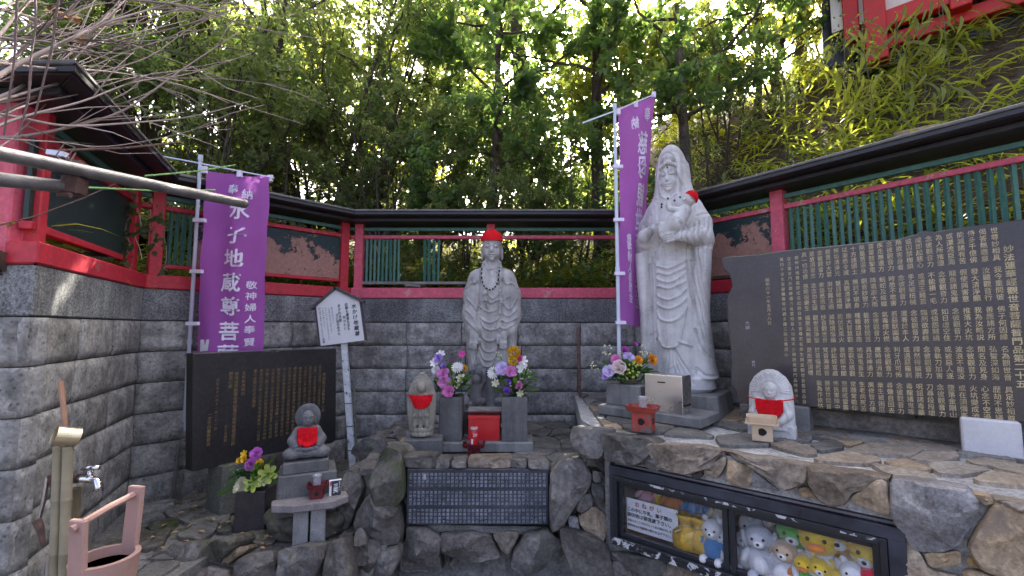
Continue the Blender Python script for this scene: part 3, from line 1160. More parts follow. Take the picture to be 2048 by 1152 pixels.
# left
slab_core('core', [(-2.9, 1.2), (-1.9, 1.3), (-1.72, 2.70), (-0.75, 2.82), (-0.72, 3.1), (-0.9, 4.6), (-1.64, 4.6), (-2.76, 3.4), (-2.3, 2.2)], -0.1, ZL - 0.012, M['mortar_mid'], plat_l)

# centre front, traced stone by stone
cz = conv(700, 860, 3.793)
CST = [
    ([(405, 185), (640, 195), (648, 288), (425, 282)], 2.98, .05, 'rock_dark'),
    ([(652, 215), (758, 222), (765, 284), (652, 288)], 2.99, .05, 'rock_dark'),
    ([(768, 222), (880, 228), (886, 288), (768, 284)], 2.98, .06, 'rock_dark'),
    ([(890, 215), (1215, 207), (1216, 280), (893, 286)], 2.99, .05, 'rock_brown'),
    ([(1222, 215), (1340, 222), (1338, 286), (1222, 281)], 2.99, .05, 'rock_dark'),
    ([(1346, 225), (1498, 220), (1500, 292), (1350, 290)], 2.98, .06, 'rock_dark'),
    ([(270, 125), (385, 170), (412, 300), (405, 520), (350, 590), (230, 530), (165, 410), (195, 260)], 2.93, .16, 'rock_mossy'),
    ([(65, 620), (180, 470), (240, 540), (370, 600), (398, 750), (370, 850), (250, 835), (85, 825), (50, 720)], 2.9, .17, 'rock_dark'),
    ([(45, 850), (190, 805), (265, 860), (245, 960), (150, 1080), (60, 1060)], 2.88, .15, 'rock_dark'),
    ([(250, 870), (370, 860), (390, 960), (330, 1080), (180, 1105), (215, 1010)], 2.88, .13, 'rock_dark'),
    ([(-40, 300), (60, 330), (110, 430), (60, 620), (-20, 760), (-90, 700), (-80, 480)], 3.0, .12, 'rock_dark'),
    ([(-60, 760), (40, 770), (45, 840), (40, 1050), (-80, 1060), (-110, 900)], 2.92, .12, 'rock_moss'),
    ([(430, 735), (560, 730), (685, 785), (700, 1050), (650, 1075), (480, 1075), (395, 1060), (393, 900), (440, 800)], 2.97, .13, 'rock_dark'),
    ([(700, 775), (900, 765), (1065, 785), (1140, 965), (1000, 985), (860, 975), (704, 905)], 2.97, .12, 'rock_dark'),
    ([(1080, 785), (1200, 755), (1285, 765), (1255, 860), (1200, 935), (1150, 905)], 3.0, .07, 'rock_brown'),
    ([(1330, 785), (1500, 755), (1592, 850), (1575, 960), (1440, 1045), (1280, 1065), (1208, 1035), (1240, 930), (1300, 850)], 2.95, .13, 'rock_dark'),
    ([(1518, 320), (1640, 235), (1760, 215), (1822, 330), (1800, 430), (1700, 570), (1605, 725), (1520, 745), (1513, 500)], 2.97, .13, 'rock_dark'),
    ([(1835, 400), (1922, 415), (1932, 545), (1890, 595), (1828, 470)], 2.93, .06, 'rock_dark'),
    ([(1740, 640), (1850, 578), (1932, 640), (1942, 785), (1900, 825), (1790, 775), (1728, 705)], 2.92, .08, 'rock_brown'),
    ([(1598, 755), (1800, 785), (1900, 830), (1962, 900), (2005, 1120), (1800, 1127), (1690, 1060), (1615, 900)], 2.86, .11, 'rock_dark'),
    ([(1650, 655), (1722, 655), (1742, 765), (1660, 745)], 2.95, .04, 'rock_grey'),
    ([(1838, 300), (1922, 325), (1905, 402), (1838, 385)], 2.93, .05, 'rock_dark'),
    ([(1700, 590), (1760, 480), (1825, 480), (1845, 570), (1740, 632)], 2.95, .05, 'rock_dark'),
    ([(728, 1045), (800, 958), (822, 1010), (772, 1065)], 2.9, .06, 'rock_dark'),
    ([(1980, 1000), (2100, 990), (2150, 1127), (2010, 1127)], 2.80, .08, 'rock_dark'),
]
for k, (pl, y_, pr, mt) in enumerate(CST):
    pts = [PY(a, b, y_) for a, b in cz(pl)]
    stone_piece(pts, (0, -1, 0.12), M[mt], plat_c, pr * 0.8, 0.16, 100 + k, 1.0, grow=1.03)
# a ledge of mortar under the plaque
_p = [PY(a, b, 3.01) for a, b in cz([(420, 700), (1505, 735), (1505, 790), (420, 760)])]
stone_piece(_p, (0, -1, 0.2), M['mortar_mid'], plat_c, 0.03, 0.05, 190, 0.6, name='mortar_ledge', n=40)
_p = [PY(a, b, 3.0) for a, b in cz([(378, 300), (415, 275), (422, 400), (400, 420), (380, 390)])]
stone_piece(_p, (0, -1, 0.1), M['mortar'], plat_c, 0.02, 0.05, 191, 0.6)
# flags on top
crazy_paving([(-1.0, 3.03), (0.30, 3.03), (0.52, 3.2), (0.60, 4.55), (-1.15, 4.55)], ZC, 0.27, ['flag', 'flag', 'rock_dark'], plat_c, 5,
             avoid=lambda x, y: (-0.62 < x < 0.12 and 3.42 < y < 4.0))

# left bed: tops lie flat, front stones stand
lz = conv(220, 930, 3.793)
LTOP = [
    ([(130, 285), (300, 300), (498, 268), (495, 305), (385, 350), (150, 402), (130, 385)], 'flag'),
    ([(140, 412), (372, 358), (432, 402), (300, 424), (150, 492)], 'flag'),
    ([(282, 455), (330, 426), (512, 414), (532, 450), (452, 496), (300, 502)], 'rock_moss'),
    ([(128, 515), (485, 504), (442, 532), (405, 620), (300, 652), (128, 662)], 'rock_moss'),
    ([(500, 540), (620, 472), (842, 440), (782, 532), (700, 582), (520, 562)], 'flag'),
    ([(1000, 532), (1190, 498), (1292, 530), (1232, 606), (1100, 612)], 'rock_moss'),
    ([(850, 450), (920, 440), (925, 520), (800, 520)], 'rock_moss'),
    ([(640, 300), (760, 260), (840, 320), (920, 340), (910, 440), (640, 470), (440, 400), (400, 360)], 'mortar_mid'),
]
for k, (pl, mt) in enumerate(LTOP):
    pts = [PZ(a, b, ZL) for a, b in lz(pl)]
    stone_piece(pts, (0, 0, 1), M[mt], plat_l, 0.022, 0.04, 200 + k, 0.8, name='flagstone', n=24, facet=0.3, dome=0.5)
LFR = [
    ([(235, 672), (412, 655), (425, 850), (225, 850)], 2.70, .08, 'rock_dark'),
    ([(448, 585), (700, 588), (722, 640), (702, 745), (610, 805), (448, 835)], 2.72, .10, 'rock_dark'),
    ([(735, 590), (960, 528), (1007, 560), (990, 612), (850, 742), (738, 705)], 2.72, .10, 'rock_moss'),
    ([(868, 692), (1000, 612), (1062, 620), (1042, 652), (930, 745), (868, 735)], 2.70, .05, 'rock_brown'),
    ([(978, 722), (1080, 658), (1232, 650), (1262, 740), (1275, 880), (970, 880)], 2.66, .11, 'rock_dark'),
    ([(1288, 640), (1450, 608), (1612, 598), (1622, 700), (1560, 880), (1310, 880), (1288, 740)], 2.64, .12, 'rock_dark'),
    ([(1678, 558), (1790, 552), (1842, 680), (1855, 880), (1635, 880), (1648, 700)], 2.68, .11, 'rock_dark'),
    ([(670, 805), (760, 760), (905, 790), (940, 880), (620, 880)], 2.66, .07, 'rock_brown'),
    ([(20, 690), (215, 672), (215, 860), (0, 860)], 2.66, .08, 'rock_dark'),
    ([(1850, 500), (1900, 470), (1960, 560), (1960, 760), (1870, 760)], 2.78, .08, 'rock_dark'),
]
for k, (pl, y_, pr, mt) in enumerate(LFR):
    pts = [PY(a, b, y_) for a, b in lz(pl)]
    stone_piece(pts, (0.05, -1, 0.35), M[mt], plat_l, pr * 0.7, 0.14, 240 + k, 1.0)
crazy_paving([(-2.85, 1.3), (-1.95, 1.35), (-1.8, 2.6), (-2.05, 2.75), (-2.3, 2.2)], ZL - 0.003, 0.25, ['flag', 'rock_moss'], plat_l, 9)
crazy_paving([(-1.25, 3.35), (-0.8, 3.15), (-0.95, 4.5), (-1.6, 4.5), (-1.75, 4.1)], ZL - 0.003, 0.3, ['flag', 'rock_moss'], plat_l, 19)
# outcrops between the left bed and the centre platform
for k, (px, py, y_, w_, h_) in enumerate([(745, 900, 3.55, .34, .20), (790, 868, 3.95, .36, .14), (735, 955, 3.2, .26, .30), (800, 915, 3.25, .3, .24)]):
    c = PY(px, py, y_)
    n_ = 9
    pts = [c + Vector((math.cos(a * 6.283 / n_) * w_ / 2 * random.Random(k * 9 + a).uniform(.8, 1.1), 0, math.sin(a * 6.283 / n_) * h_ / 2 * random.Random(k * 5 + a).uniform(.8, 1.15))) for a in range(n_)]
    stone_piece(pts, (0, -1, 0.5), M['rock_dark'], plat_c, 0.12, 0.3, 290 + k, 1.0)

# right front, traced
rz8 = conv(1400, 820, 3.16)
rz1 = conv(1200, 900, 4.572)
rz5 = conv(1180, 560, 1.946)
RST = [
    (rz8([(0, 165), (112, 178), (142, 240), (100, 302), (20, 352), (-10, 350)]), .07, 'rock_brown'),
    (rz8([(28, 372), (160, 290), (167, 340), (122, 432), (40, 402)]), .045, 'rock_brown'),
    (rz8([(184, 308), (330, 368), (312, 477), (190, 452), (180, 380)]), .04, 'rock_tan'),
    (rz8([(320, 380), (400, 430), (500, 512), (420, 492), (330, 482)]), .03, 'rock_grey'),
    (rz8([(148, 235), (430, 230), (662, 318), (662, 452), (560, 502), (530, 482), (330, 350), (200, 290)]), .10, 'rock_brown'),
    (rz8([(698, 325), (1100, 328), (1177, 400), (960, 522), (930, 582), (840, 592), (760, 552), (688, 450)]), .10, 'rock_brown'),
    (rz8([(968, 540), (1100, 450), (1172, 440), (1196, 657), (1080, 622), (960, 572)]), .05, 'rock_tan'),
    (rz8([(620, 500), (680, 480), (740, 550), (650, 540)]), .03, 'rock_tan'),
    (rz8([(1218, 425), (1440, 436), (1682, 480), (1752, 600), (1702, 732), (1642, 832), (1550, 872), (1380, 872), (1280, 762), (1228, 600)]), .13, 'rock_grey'),
    (rz8([(1418, 898), (1642, 890), (1642, 962), (1560, 992), (1460, 982)]), .05, 'rock_tan'),
    (rz8([(1278, 795), (1392, 902), (1450, 1002), (1640, 1045), (1640, 1120), (1270, 1120)]), .05, 'rock_tan'),
    (rz8([(1705, 860), (1835, 608), (1900, 590), (2048, 660), (2230, 700), (2230, 1120), (1850, 1005), (1780, 962)]), .06, 'rock_tan'),
    (rz8([(1690, 920), (1772, 962), (1752, 992), (1680, 962)]), .03, 'rock_tan'),
    (rz8([(1660, 1010), (1760, 1010), (1880, 1060), (1900, 1130), (1660, 1130)]), .04, 'rock_tan'),
    (rz8([(1850, 488), (2048, 508), (2250, 525), (2250, 655), (2048, 645), (1888, 582)]), .06, 'flag_tan'),
    (rz8([(1720, 490), (1840, 490), (1860, 590), (1800, 600)]), .03, 'rock_tan'),
    (rz1([(110, 925), (572, 1005), (585, 1190), (150, 1190), (105, 1020)]), .05, 'rock_dark'),
    (rz1([(600, 1020), (900, 1085), (1250, 1180), (1250, 1320), (605, 1240)]), .05, 'rock_brown'),
    (rz1([(-20, 850), (70, 890), (95, 1180), (-30, 1180)]), .05, 'rock_dark'),
    (rz1([(60, 10), (400, -10), (440, 55), (330, 135), (200, 100), (70, 90)]), .09, 'rock_dark'),
    (rz1([(430, 60), (560, 25), (622, 160), (500, 182), (400, 132)]), .05, 'rock_dark'),
    (rz1([(622, 5), (800, 0), (822, 150), (780, 222), (640, 172)]), .06, 'rock_brown'),
    (rz1([(812, 60), (1050, 0), (1092, 20), (950, 142), (850, 162)]), .05, 'rock_brown'),
    (rz1([(850, 190), (890, 165), (935, 185), (945, 225), (910, 262), (865, 250)]), .05, 'rock_dark'),
    (rz1([(955, 150), (1085, 40), (1140, 80), (1120, 200), (1060, 245), (960, 215)]), .05, 'rock_brown'),
    (rz5([(55, 600), (230, 597), (262, 640), (205, 712), (80, 702)]), .11, 'rock_dark'),
    (rz5([(238, 640), (420, 608), (514, 650), (492, 720), (390, 752), (268, 722)]), .10, 'rock_brown'),
    (rz5([(-62, 520), (30, 505), (60, 560), (50, 690), (-10, 680), (-60, 620)]), .12, 'rock_dark'),
]
for k, (pl, pr, mt) in enumerate(RST):
    pts = [PV(a, b, CA, CD) for a, b in pl]
    pts = [Vector((p.x, p.y, min(p.z, ZR + 0.01))) for p in pts]
    stone_piece(pts, CN + Vector((0, 0, 0.12)), M[mt], plat_r, pr * 0.75, 0.10, 300 + k, 1.0, grow=1.09)
RTOP = [
    [(450, 222), (560, 200), (722, 250), (722, 282), (650, 282), (500, 242)],
    [(700, 217), (850, 195), (902, 235), (880, 247), (760, 262)],
    [(752, 180), (860, 165), (990, 190), (1012, 215), (940, 232), (858, 193)],
    [(990, 175), (1100, 150), (1152, 195), (1040, 207)],
    [(912, 267), (1060, 220), (1250, 213), (1382, 255), (1330, 292), (1130, 282)],
    [(730, 312), (900, 270), (1100, 300), (1132, 322), (1062, 342), (800, 330)],
    [(1280, 212), (1400, 198), (1622, 250), (1560, 265), (1392, 250)],
    [(1340, 312), (1420, 272), (1600, 268), (1632, 300), (1500, 332)],
    [(1170, 332), (1300, 315), (1462, 375), (1400, 387), (1200, 352)],
    [(1450, 350), (1560, 330), (1700, 352), (1822, 380), (1650, 412), (1520, 402)],
    [(1680, 320), (1800, 310), (2000, 340), (1900, 362), (1760, 350)],
    [(1740, 450), (1830, 400), (2048, 420), (2260, 445), (2260, 490), (1900, 472)],
    [(110, 172), (300, 150), (440, 190), (420, 224), (152, 226)],
    [(445, 195), (520, 165), (700, 160), (690, 200), (560, 198)],
    [(1090, 350), (1180, 355), (1420, 400), (1480, 440), (1240, 420), (1170, 395)],
    [(700, 150), (880, 130), (980, 160), (860, 165), (740, 178)],
    [(1120, 148), (1250, 140), (1380, 195), (1270, 208), (1160, 190)],
    [(1860, 365), (2010, 345), (2260, 390), (2260, 425), (2050, 412)],
]
for k, pl in enumerate(RTOP):
    pts = [PZ(a, b, ZR) for a, b in rz8(pl)]
    stone_piece(pts, (0, 0, 1), M['flag_tan' if k not in (1, 3, 12, 13, 15) else 'flag'], plat_r, 0.010, 0.03, 400 + k, 0.35, name='flagstone', n=22, facet=0.15, dome=0.25, grow=1.13)
_bk = [(0.60, 3.05), (1.25, 2.62), (1.75, 2.75), (2.55, 2.2), (3.5, 1.45), (1.25, 4.5), (0.66, 4.5)]


def _front(x, y):
    q = Vector((x, y)) - CA
    return -(q.x * CN.x + q.y * CN.y) < 0.62 and q.dot(CD) > 0.45


crazy_paving(_bk, ZR, 0.26, ['flag', 'flag', 'flag_tan'], plat_r, 12, avoid=_front)
# ground in front
g = MB()
g.add([(-400, -60, -0.004), (400, -60, -0.004), (400, 5.0, -0.004), (-400, 5.0, -0.004)], [(0, 1, 2, 3)])
go = g.build('ground', M['ground'])
tag(go, kind='structure')
crazy_paving([(-1.6, 0.8), (1.3, 0.8), (0.9, 2.3), (0.55, 2.72), (-0.7, 2.78), (-1.5, 2.5)], 0.0, 0.34, ['flag', 'rock_grey', 'flag_tan'], go, 33, gap=0.03, proud=0.02)
# ================================================================== carved figures: a distance field turned into one continuous surface
class Sdf:
    def __init__(s, lo, hi, h):
        s.lo = np.array(lo, dtype=np.float32)
        s.h = h
        s.n = [int(math.ceil((hi[i] - lo[i]) / h)) + 1 for i in range(3)]
        s.ax = [s.lo[i] + np.arange(s.n[i], dtype=np.float32) * h for i in range(3)]
        s.F = np.full(s.n, 1.0, dtype=np.float32)

    def reg(s, lo, hi, pad):
        sl = []
        for i in range(3):
            a = max(0, int(math.floor((lo[i] - pad - s.lo[i]) / s.h)))
            b = min(s.n[i], int(math.ceil((hi[i] + pad - s.lo[i]) / s.h)) + 1)
            sl.append(slice(a, max(a + 1, b)))
        x = s.ax[0][sl[0]][:, None, None]
        y = s.ax[1][sl[1]][None, :, None]
        z = s.ax[2][sl[2]][None, None, :]
        return tuple(sl), x, y, z

    def op(s, fn, lo, hi, k=0.02, sub=False):
        sl, x, y, z = s.reg(lo, hi, k + 4 * s.h)
        d = np.broadcast_to(fn(x, y, z), s.F[sl].shape)
        f = s.F[sl]
        k = max(k, 1e-4)
        if sub:
            d = -d
            t = np.clip(0.5 - 0.5 * (f - d) / k, 0, 1)
            s.F[sl] = f * (1 - t) + d * t + k * t * (1 - t)
        else:
            t = np.clip(0.5 + 0.5 * (f - d) / k, 0, 1)
            s.F[sl] = f * (1 - t) + d * t - k * t * (1 - t)
        return s

    def ell(s, c, r, k=0.02, rot=None, sub=False):
        m = np.array(Euler(rot).to_matrix().transposed()) if rot else None
        R_ = max(r)

        def fn(x, y, z):
            X, Y, Z = x - c[0], y - c[1], z - c[2]
            if m is not None:
                X, Y, Z = (m[0, 0] * X + m[0, 1] * Y + m[0, 2] * Z, m[1, 0] * X + m[1, 1] * Y + m[1, 2] * Z, m[2, 0] * X + m[2, 1] * Y + m[2, 2] * Z)
            k0 = np.sqrt((X / r[0]) ** 2 + (Y / r[1]) ** 2 + (Z / r[2]) ** 2)
            k1 = np.sqrt((X / r[0] ** 2) ** 2 + (Y / r[1] ** 2) ** 2 + (Z / r[2] ** 2) ** 2)
            return k0 * (k0 - 1.0) / np.maximum(k1, 1e-6)
        rr = (R_,) * 3 if rot else r
        return s.op(fn, [c[i] - rr[i] for i in range(3)], [c[i] + rr[i] for i in range(3)], k, sub)

    def cap(s, a, b, ra, rb=None, k=0.015, sub=False, flat=1.0):
        """tapered capsule; flat < 1 squeezes it along y"""
        rb = ra if rb is None else rb
        a_, b_ = np.array(a, float), np.array(b, float)
        ab = b_ - a_
        L2 = max(float((ab * ab).sum()), 1e-9)

        def fn(x, y, z):
            X, Y, Z = x - a_[0], y - a_[1], z - a_[2]
            t = np.clip((X * ab[0] + Y * ab[1] + Z * ab[2]) / L2, 0, 1)
            d = np.sqrt((X - t * ab[0]) ** 2 + ((Y - t * ab[1]) / flat) ** 2 + (Z - t * ab[2]) ** 2)
            return (d - (ra + (rb - ra) * t)) * (1.0 if flat >= 1 else max(flat, 0.5))
        R_ = max(ra, rb)
        return s.op(fn, [min(a[i], b[i]) - R_ for i in range(3)], [max(a[i], b[i]) + R_ for i in range(3)], k, sub)

    def chain(s, pts, rs, k=0.015, flat=1.0):
        for i in range(len(pts) - 1):
            s.cap(pts[i], pts[i + 1], rs[i], rs[i + 1], k, False, flat)
        return s

    def loft(s, rows, k=0.02, p=2.0, sub=False):
        """rows of (z, cx, cy, rx, ry)"""
        A = np.array(rows, dtype=np.float32)

        def fn(x, y, z):
            zz = np.clip(z, A[0, 0], A[-1, 0])
            cx, cy, rx, ry = (np.interp(zz, A[:, 0], A[:, i]).astype(np.float32) for i in (1, 2, 3, 4))
            q = (np.abs((x - cx) / rx) ** p + np.abs((y - cy) / ry) ** p) ** (1 / p)
            d = (q - 1) * np.minimum(rx, ry)
            return np.maximum(d, np.maximum(A[0, 0] - z, z - A[-1, 0]))
        rx, ry = A[:, 3].max(), A[:, 4].max()
        return s.op(fn, [A[:, 1].min() - rx, A[:, 2].min() - ry, A[0, 0]], [A[:, 1].max() + rx, A[:, 2].max() + ry, A[-1, 0]], k, sub)

    def box(s, c, d, r=0.01, k=0.004, sub=False, rot=None):
        m = np.array(Euler(rot).to_matrix().transposed()) if rot else None

        def fn(x, y, z):
            X, Y, Z = x - c[0], y - c[1], z - c[2]
            if m is not None:
                X, Y, Z = (m[0, 0] * X + m[0, 1] * Y + m[0, 2] * Z, m[1, 0] * X + m[1, 1] * Y + m[1, 2] * Z, m[2, 0] * X + m[2, 1] * Y + m[2, 2] * Z)
            qx, qy, qz = np.abs(X) - d[0] / 2 + r, np.abs(Y) - d[1] / 2 + r, np.abs(Z) - d[2] / 2 + r
            o = np.sqrt(np.maximum(qx, 0) ** 2 + np.maximum(qy, 0) ** 2 + np.maximum(qz, 0) ** 2)
            return o + np.minimum(np.maximum(qx, np.maximum(qy, qz)), 0) - r
        e = [math.sqrt(sum(q * q for q in d)) / 2] * 3 if rot else [q / 2 for q in d]
        return s.op(fn, [c[i] - e[i] for i in range(3)], [c[i] + e[i] for i in range(3)], k, sub)

    def front(s, x, z):
        """y of the first surface met from the front at (x, z)"""
        i = int(round((x - s.lo[0]) / s.h))
        k = int(round((z - s.lo[2]) / s.h))
        if not (0 <= i < s.n[0] and 0 <= k < s.n[2]):
            return None
        f = s.F[i, :, k]
        w = np.nonzero(f < 0)[0]
        if not len(w):
            return None
        j = w[0]
        if j == 0:
            return float(s.ax[1][0])
        t = f[j - 1] / (f[j - 1] - f[j])
        return float(s.ax[1][j - 1] + t * s.h)

    def surf(s):
        F = s.F
        F = np.pad(F, 1, constant_values=1.0)
        lo = s.lo - s.h
        ins = F < 0
        c = sum(ins[i:F.shape[0] - 1 + i, j:F.shape[1] - 1 + j, k:F.shape[2] - 1 + k].astype(np.int8) for i in (0, 1) for j in (0, 1) for k in (0, 1))
        act = (c > 0) & (c < 8)
        idx = np.full(act.shape, -1, dtype=np.int64)
        I = np.argwhere(act)
        idx[act] = np.arange(len(I))
        cor = [(i, j, k) for i in (0, 1) for j in (0, 1) for k in (0, 1)]
        val = np.stack([F[I[:, 0] + a, I[:, 1] + b, I[:, 2] + d] for a, b, d in cor], 1)
        acc = np.zeros((len(I), 3))
        cnt = np.zeros(len(I))
        for p in range(8):
            for q in range(p + 1, 8):
                dd = np.abs(np.array(cor[p]) - np.array(cor[q]))
                if dd.sum() != 1:
                    continue
                m = (val[:, p] < 0) != (val[:, q] < 0)
                t = np.zeros(len(I))
                t[m] = val[m, p] / (val[m, p] - val[m, q])
                pt = np.array(cor[p])[None, :] + t[:, None] * (np.array(cor[q]) - np.array(cor[p]))[None, :]
                acc[m] += pt[m]
                cnt[m] += 1
        V = lo + (I + acc / cnt[:, None]) * s.h
        quads = []
        for ax in range(3):
            sl0 = [slice(None)] * 3
            sl1 = [slice(None)] * 3
            sl0[ax] = slice(0, F.shape[ax] - 1)
            sl1[ax] = slice(1, F.shape[ax])
            a, b = ins[tuple(sl0)], ins[tuple(sl1)]
            E_ = np.argwhere(a != b)
            flip = a[tuple(E_.T)]
            o1, o2 = [(1, 2), (2, 0), (0, 1)][ax]
            ok = (E_[:, o1] > 0) & (E_[:, o2] > 0) & (E_[:, o1] < act.shape[o1]) & (E_[:, o2] < act.shape[o2])
            E_, flip = E_[ok], flip[ok]
            def cell(d1, d2):
                q = E_.copy()
                q[:, o1] -= d1
                q[:, o2] -= d2
                return idx[q[:, 0], q[:, 1], q[:, 2]]
            Q = np.stack([cell(1, 1), cell(0, 1), cell(0, 0), cell(1, 0)], 1)
            Q[~flip] = Q[~flip][:, ::-1]
            quads.append(Q[(Q >= 0).all(1)])
        return V, np.concatenate(quads)


def vnormals(V, Q):
    a, b, c, d = V[Q[:, 0]], V[Q[:, 1]], V[Q[:, 2]], V[Q[:, 3]]
    n = np.cross(c - a, d - b)
    N = np.zeros_like(V)
    for i in range(4):
        np.add.at(N, Q[:, i], n)
    return N / np.maximum(np.linalg.norm(N, axis=1, keepdims=True), 1e-12)


def spline(pts, k=7):
    P = [np.array(p, float) for p in pts]
    if len(P) < 3:
        return np.array(P)
    P = [2 * P[0] - P[1]] + P + [2 * P[-1] - P[-2]]
    out = []
    for i in range(1, len(P) - 2):
        for j in range(k):
            t = j / k
            a, b, c, d = P[i - 1], P[i], P[i + 1], P[i + 2]
            out.append(0.5 * ((2 * b) + (-a + c) * t + (2 * a - 5 * b + 4 * c - d) * t * t + (-a + 3 * b - 3 * c + d) * t ** 3))
    out.append(P[-2])
    return np.array(out)


def carve(V, Q, strokes):
    """push the front of a figure in or out along drawn strokes: (points in x,z; width; height)"""
    N = vnormals(V, Q)
    face = np.clip((-N[:, 1] - 0.05) * 1.8, 0, 1)
    d = np.zeros(len(V))
    for pts, w, a in strokes:
        L = spline(pts)
        lo, hi = L.min(0) - 3 * w, L.max(0) + 3 * w
        m = np.nonzero((face > 0) & (V[:, 0] > lo[0]) & (V[:, 0] < hi[0]) & (V[:, 2] > lo[1]) & (V[:, 2] < hi[1]))[0]
        if not len(m):
            continue
        p = V[m][:, [0, 2]]
        best = np.full(len(m), 1e9)
        for i in range(len(L) - 1):
            ab = L[i + 1] - L[i]
            t = np.clip(((p - L[i]) @ ab) / max(ab @ ab, 1e-12), 0, 1)
            best = np.minimum(best, ((p - L[i] - t[:, None] * ab) ** 2).sum(1))
        d[m] += a * np.exp(-best / (w * w))
    return V + N * (d * face)[:, None]


def figure(name, sd, strokes, mat, parent, gain=1.0):
    V, Q = sd.surf()
    if strokes:
        strokes = [(p, w * (0.85 if gain > 1 else 1), a * gain) for p, w, a in strokes]
        V = carve(V, Q, strokes)
    return mesh_obj(name, np_mesh(name, V, Q, True), mat, parent)


def drape(sd, poly, off_, name, mat, parent, step=0.008, ymax=None, wob=0.0):
    """a cloth patch that lies on the front of a figure inside an (x, z) outline"""
    xs = [p[0] for p in poly]
    zs = [p[1] for p in poly]
    nx = int((max(xs) - min(xs)) / step) + 1
    nz = int((max(zs) - min(zs)) / step) + 1

    def inside(x, z):
        c = False
        for i in range(len(poly)):
            (x1, z1), (x2, z2) = poly[i], poly[(i + 1) % len(poly)]
            if (z1 > z) != (z2 > z) and x < (x2 - x1) * (z - z1) / (z2 - z1) + x1:
                c = not c
        return c
    G = {}
    mb = MB()
    Yg = {}
    for i in range(nx + 1):
        for j in range(nz + 1):
            x, z = min(xs) + i * step, min(zs) + j * step
            y = sd.front(x, z)
            if ymax is not None:
                y = ymax if y is None else min(y, ymax)
            Yg[i, j] = y
    def sm(i, j):
        a = [Yg.get((i + p, j + q)) for p in (-2, -1, 0, 1, 2) for q in (-2, -1, 0, 1, 2)]
        a = [q for q in a if q is not None]
        return None if not a else min(sum(a) / len(a), (Yg[i, j] if Yg[i, j] is not None else 9))
    for i in range(nx + 1):
        for j in range(nz + 1):
            x, z = min(xs) + i * step, min(zs) + j * step
            if inside(x, z):
                y = sm(i, j)
                if y is None:
                    continue
                G[i, j] = len(mb.v)
                mb.v.append((x, y - off_ + math.sin(z * 420) * wob + math.sin(x * 420) * wob, z))
    for (i, j) in list(G):
        q = [G.get((i, j)), G.get((i + 1, j)), G.get((i + 1, j + 1)), G.get((i, j + 1))]
        if None not in q:
            mb.f.append(tuple(q))
    me = mb.mesh(name, smooth=True)
    o = mesh_obj(name, me, mat, parent)
    md = o.modifiers.new('thickness', 'SOLIDIFY')
    md.thickness = 0.008
    md.offset = 1.0
    return o


def mapz(cx, base, k):
    """drawing coordinates (as measured on an enlarged view) to metres on the figure"""
    return lambda pts: [((a - cx) / k, (base - b) / k) for a, b in pts]


# ------------------------------------------------------------------ the standing figure with the red knitted cap
JY = 3.95
jz = PY(983, 812, JY)
JIZO = thing('stone_statue', 'standing grey stone monk figure with red knitted cap and bead necklace', 'statue', (jz.x, JY, jz.z))
g = mapz(278, 1105, 726)
S = Sdf((-0.34, -0.30, -0.02), (0.34, 0.24, 1.50), 0.005)
S.loft([(0, 0, 0, .20, .15), (.06, 0, 0, .175, .135), (.25, 0, 0, .155, .12), (.5, 0, 0, .165, .125), (.75, 0, 0, .185, .13), (.95, 0, 0, .2, .13),
        (1.05, 0, 0, .175, .115), (1.12, 0, 0, .11, .09), (1.16, 0, 0, .07, .075)], 0.04)
for sx in (-1, 1):
    S.chain([(sx * .135, .0, 1.045), (sx * .178, .0, .90), (sx * .185, -.03, .74), (sx * .16, -.085, .62)], [.075, .072, .07, .06], 0.05)
    # sleeve fall
    S.loft([(.26 if sx < 0 else .34, sx * .165, -.06, .028, .035), (.45, sx * .172, -.055, .045, .05), (.62, sx * .172, -.05, .055, .06), (.7, sx * .17, -.03, .05, .06)], 0.03)
    # hand
    hx = sx * .15 if sx < 0 else .105
    S.ell((hx, -.135, .565), (.036, .02, .045), 0.015)
    for q in range(4):
        fx = hx + (q - 1.5) * .0165
        S.chain([(fx, -.14, .545), (fx, -.15, .515), (fx, -.145, .478 - (0.008 if q in (1, 2) else 0))], [.0095, .009, .0075], 0.004)
    S.chain([(hx - sx * .03, -.14, .575), (hx - sx * .045, -.148, .54), (hx - sx * .042, -.15, .515)], [.011, .010, .008], 0.006)
# collar of the robe
S.chain([(-.07, -.03, 1.17), (-.075, -.115, 1.05), (-.05, -.135, .92), (-.035, -.14, .8)], [.018, .016, .014, .012], 0.015)
S.chain([(.07, -.03, 1.17), (.085, -.115, 1.05), (.09, -.13, .9), (.075, -.13, .75)], [.018, .016, .014, .012], 0.015)
S.cap((-.062, -.15, .91), (-.055, -.15, .865), .012, .01, 0.006)
S.ell((-.06, -.152, .905), (.02, .016, .02), 0.006)
# head
S.cap((0, .0, 1.10), (0, -.005, 1.2), .062, .06, 0.03)
S.ell((0, -.01, 1.315), (.086, .10, .115), 0.02)
S.ell((0, -.035, 1.245), (.066, .07, .062), 0.03)
for sx in (-1, 1):
    S.ell((sx * .087, .0, 1.255), (.016, .026, .062), 0.012)
    S.ell((sx * .034, -.105, 1.297), (.026, .012, .012), 0.008)
    S.ell((sx * .042, -.088, 1.245), (.028, .02, .03), 0.02)
S.chain([(0, -.108, 1.315), (0, -.122, 1.275), (0, -.126, 1.262)], [.009, .012, .014], 0.012)
S.ell((0, -.112, 1.232), (.022, .010, .006), 0.006)
S.ell((0, -.110, 1.220), (.018, .010, .007), 0.006)
S.ell((0, -.098, 1.195), (.024, .016, .016), 0.015)
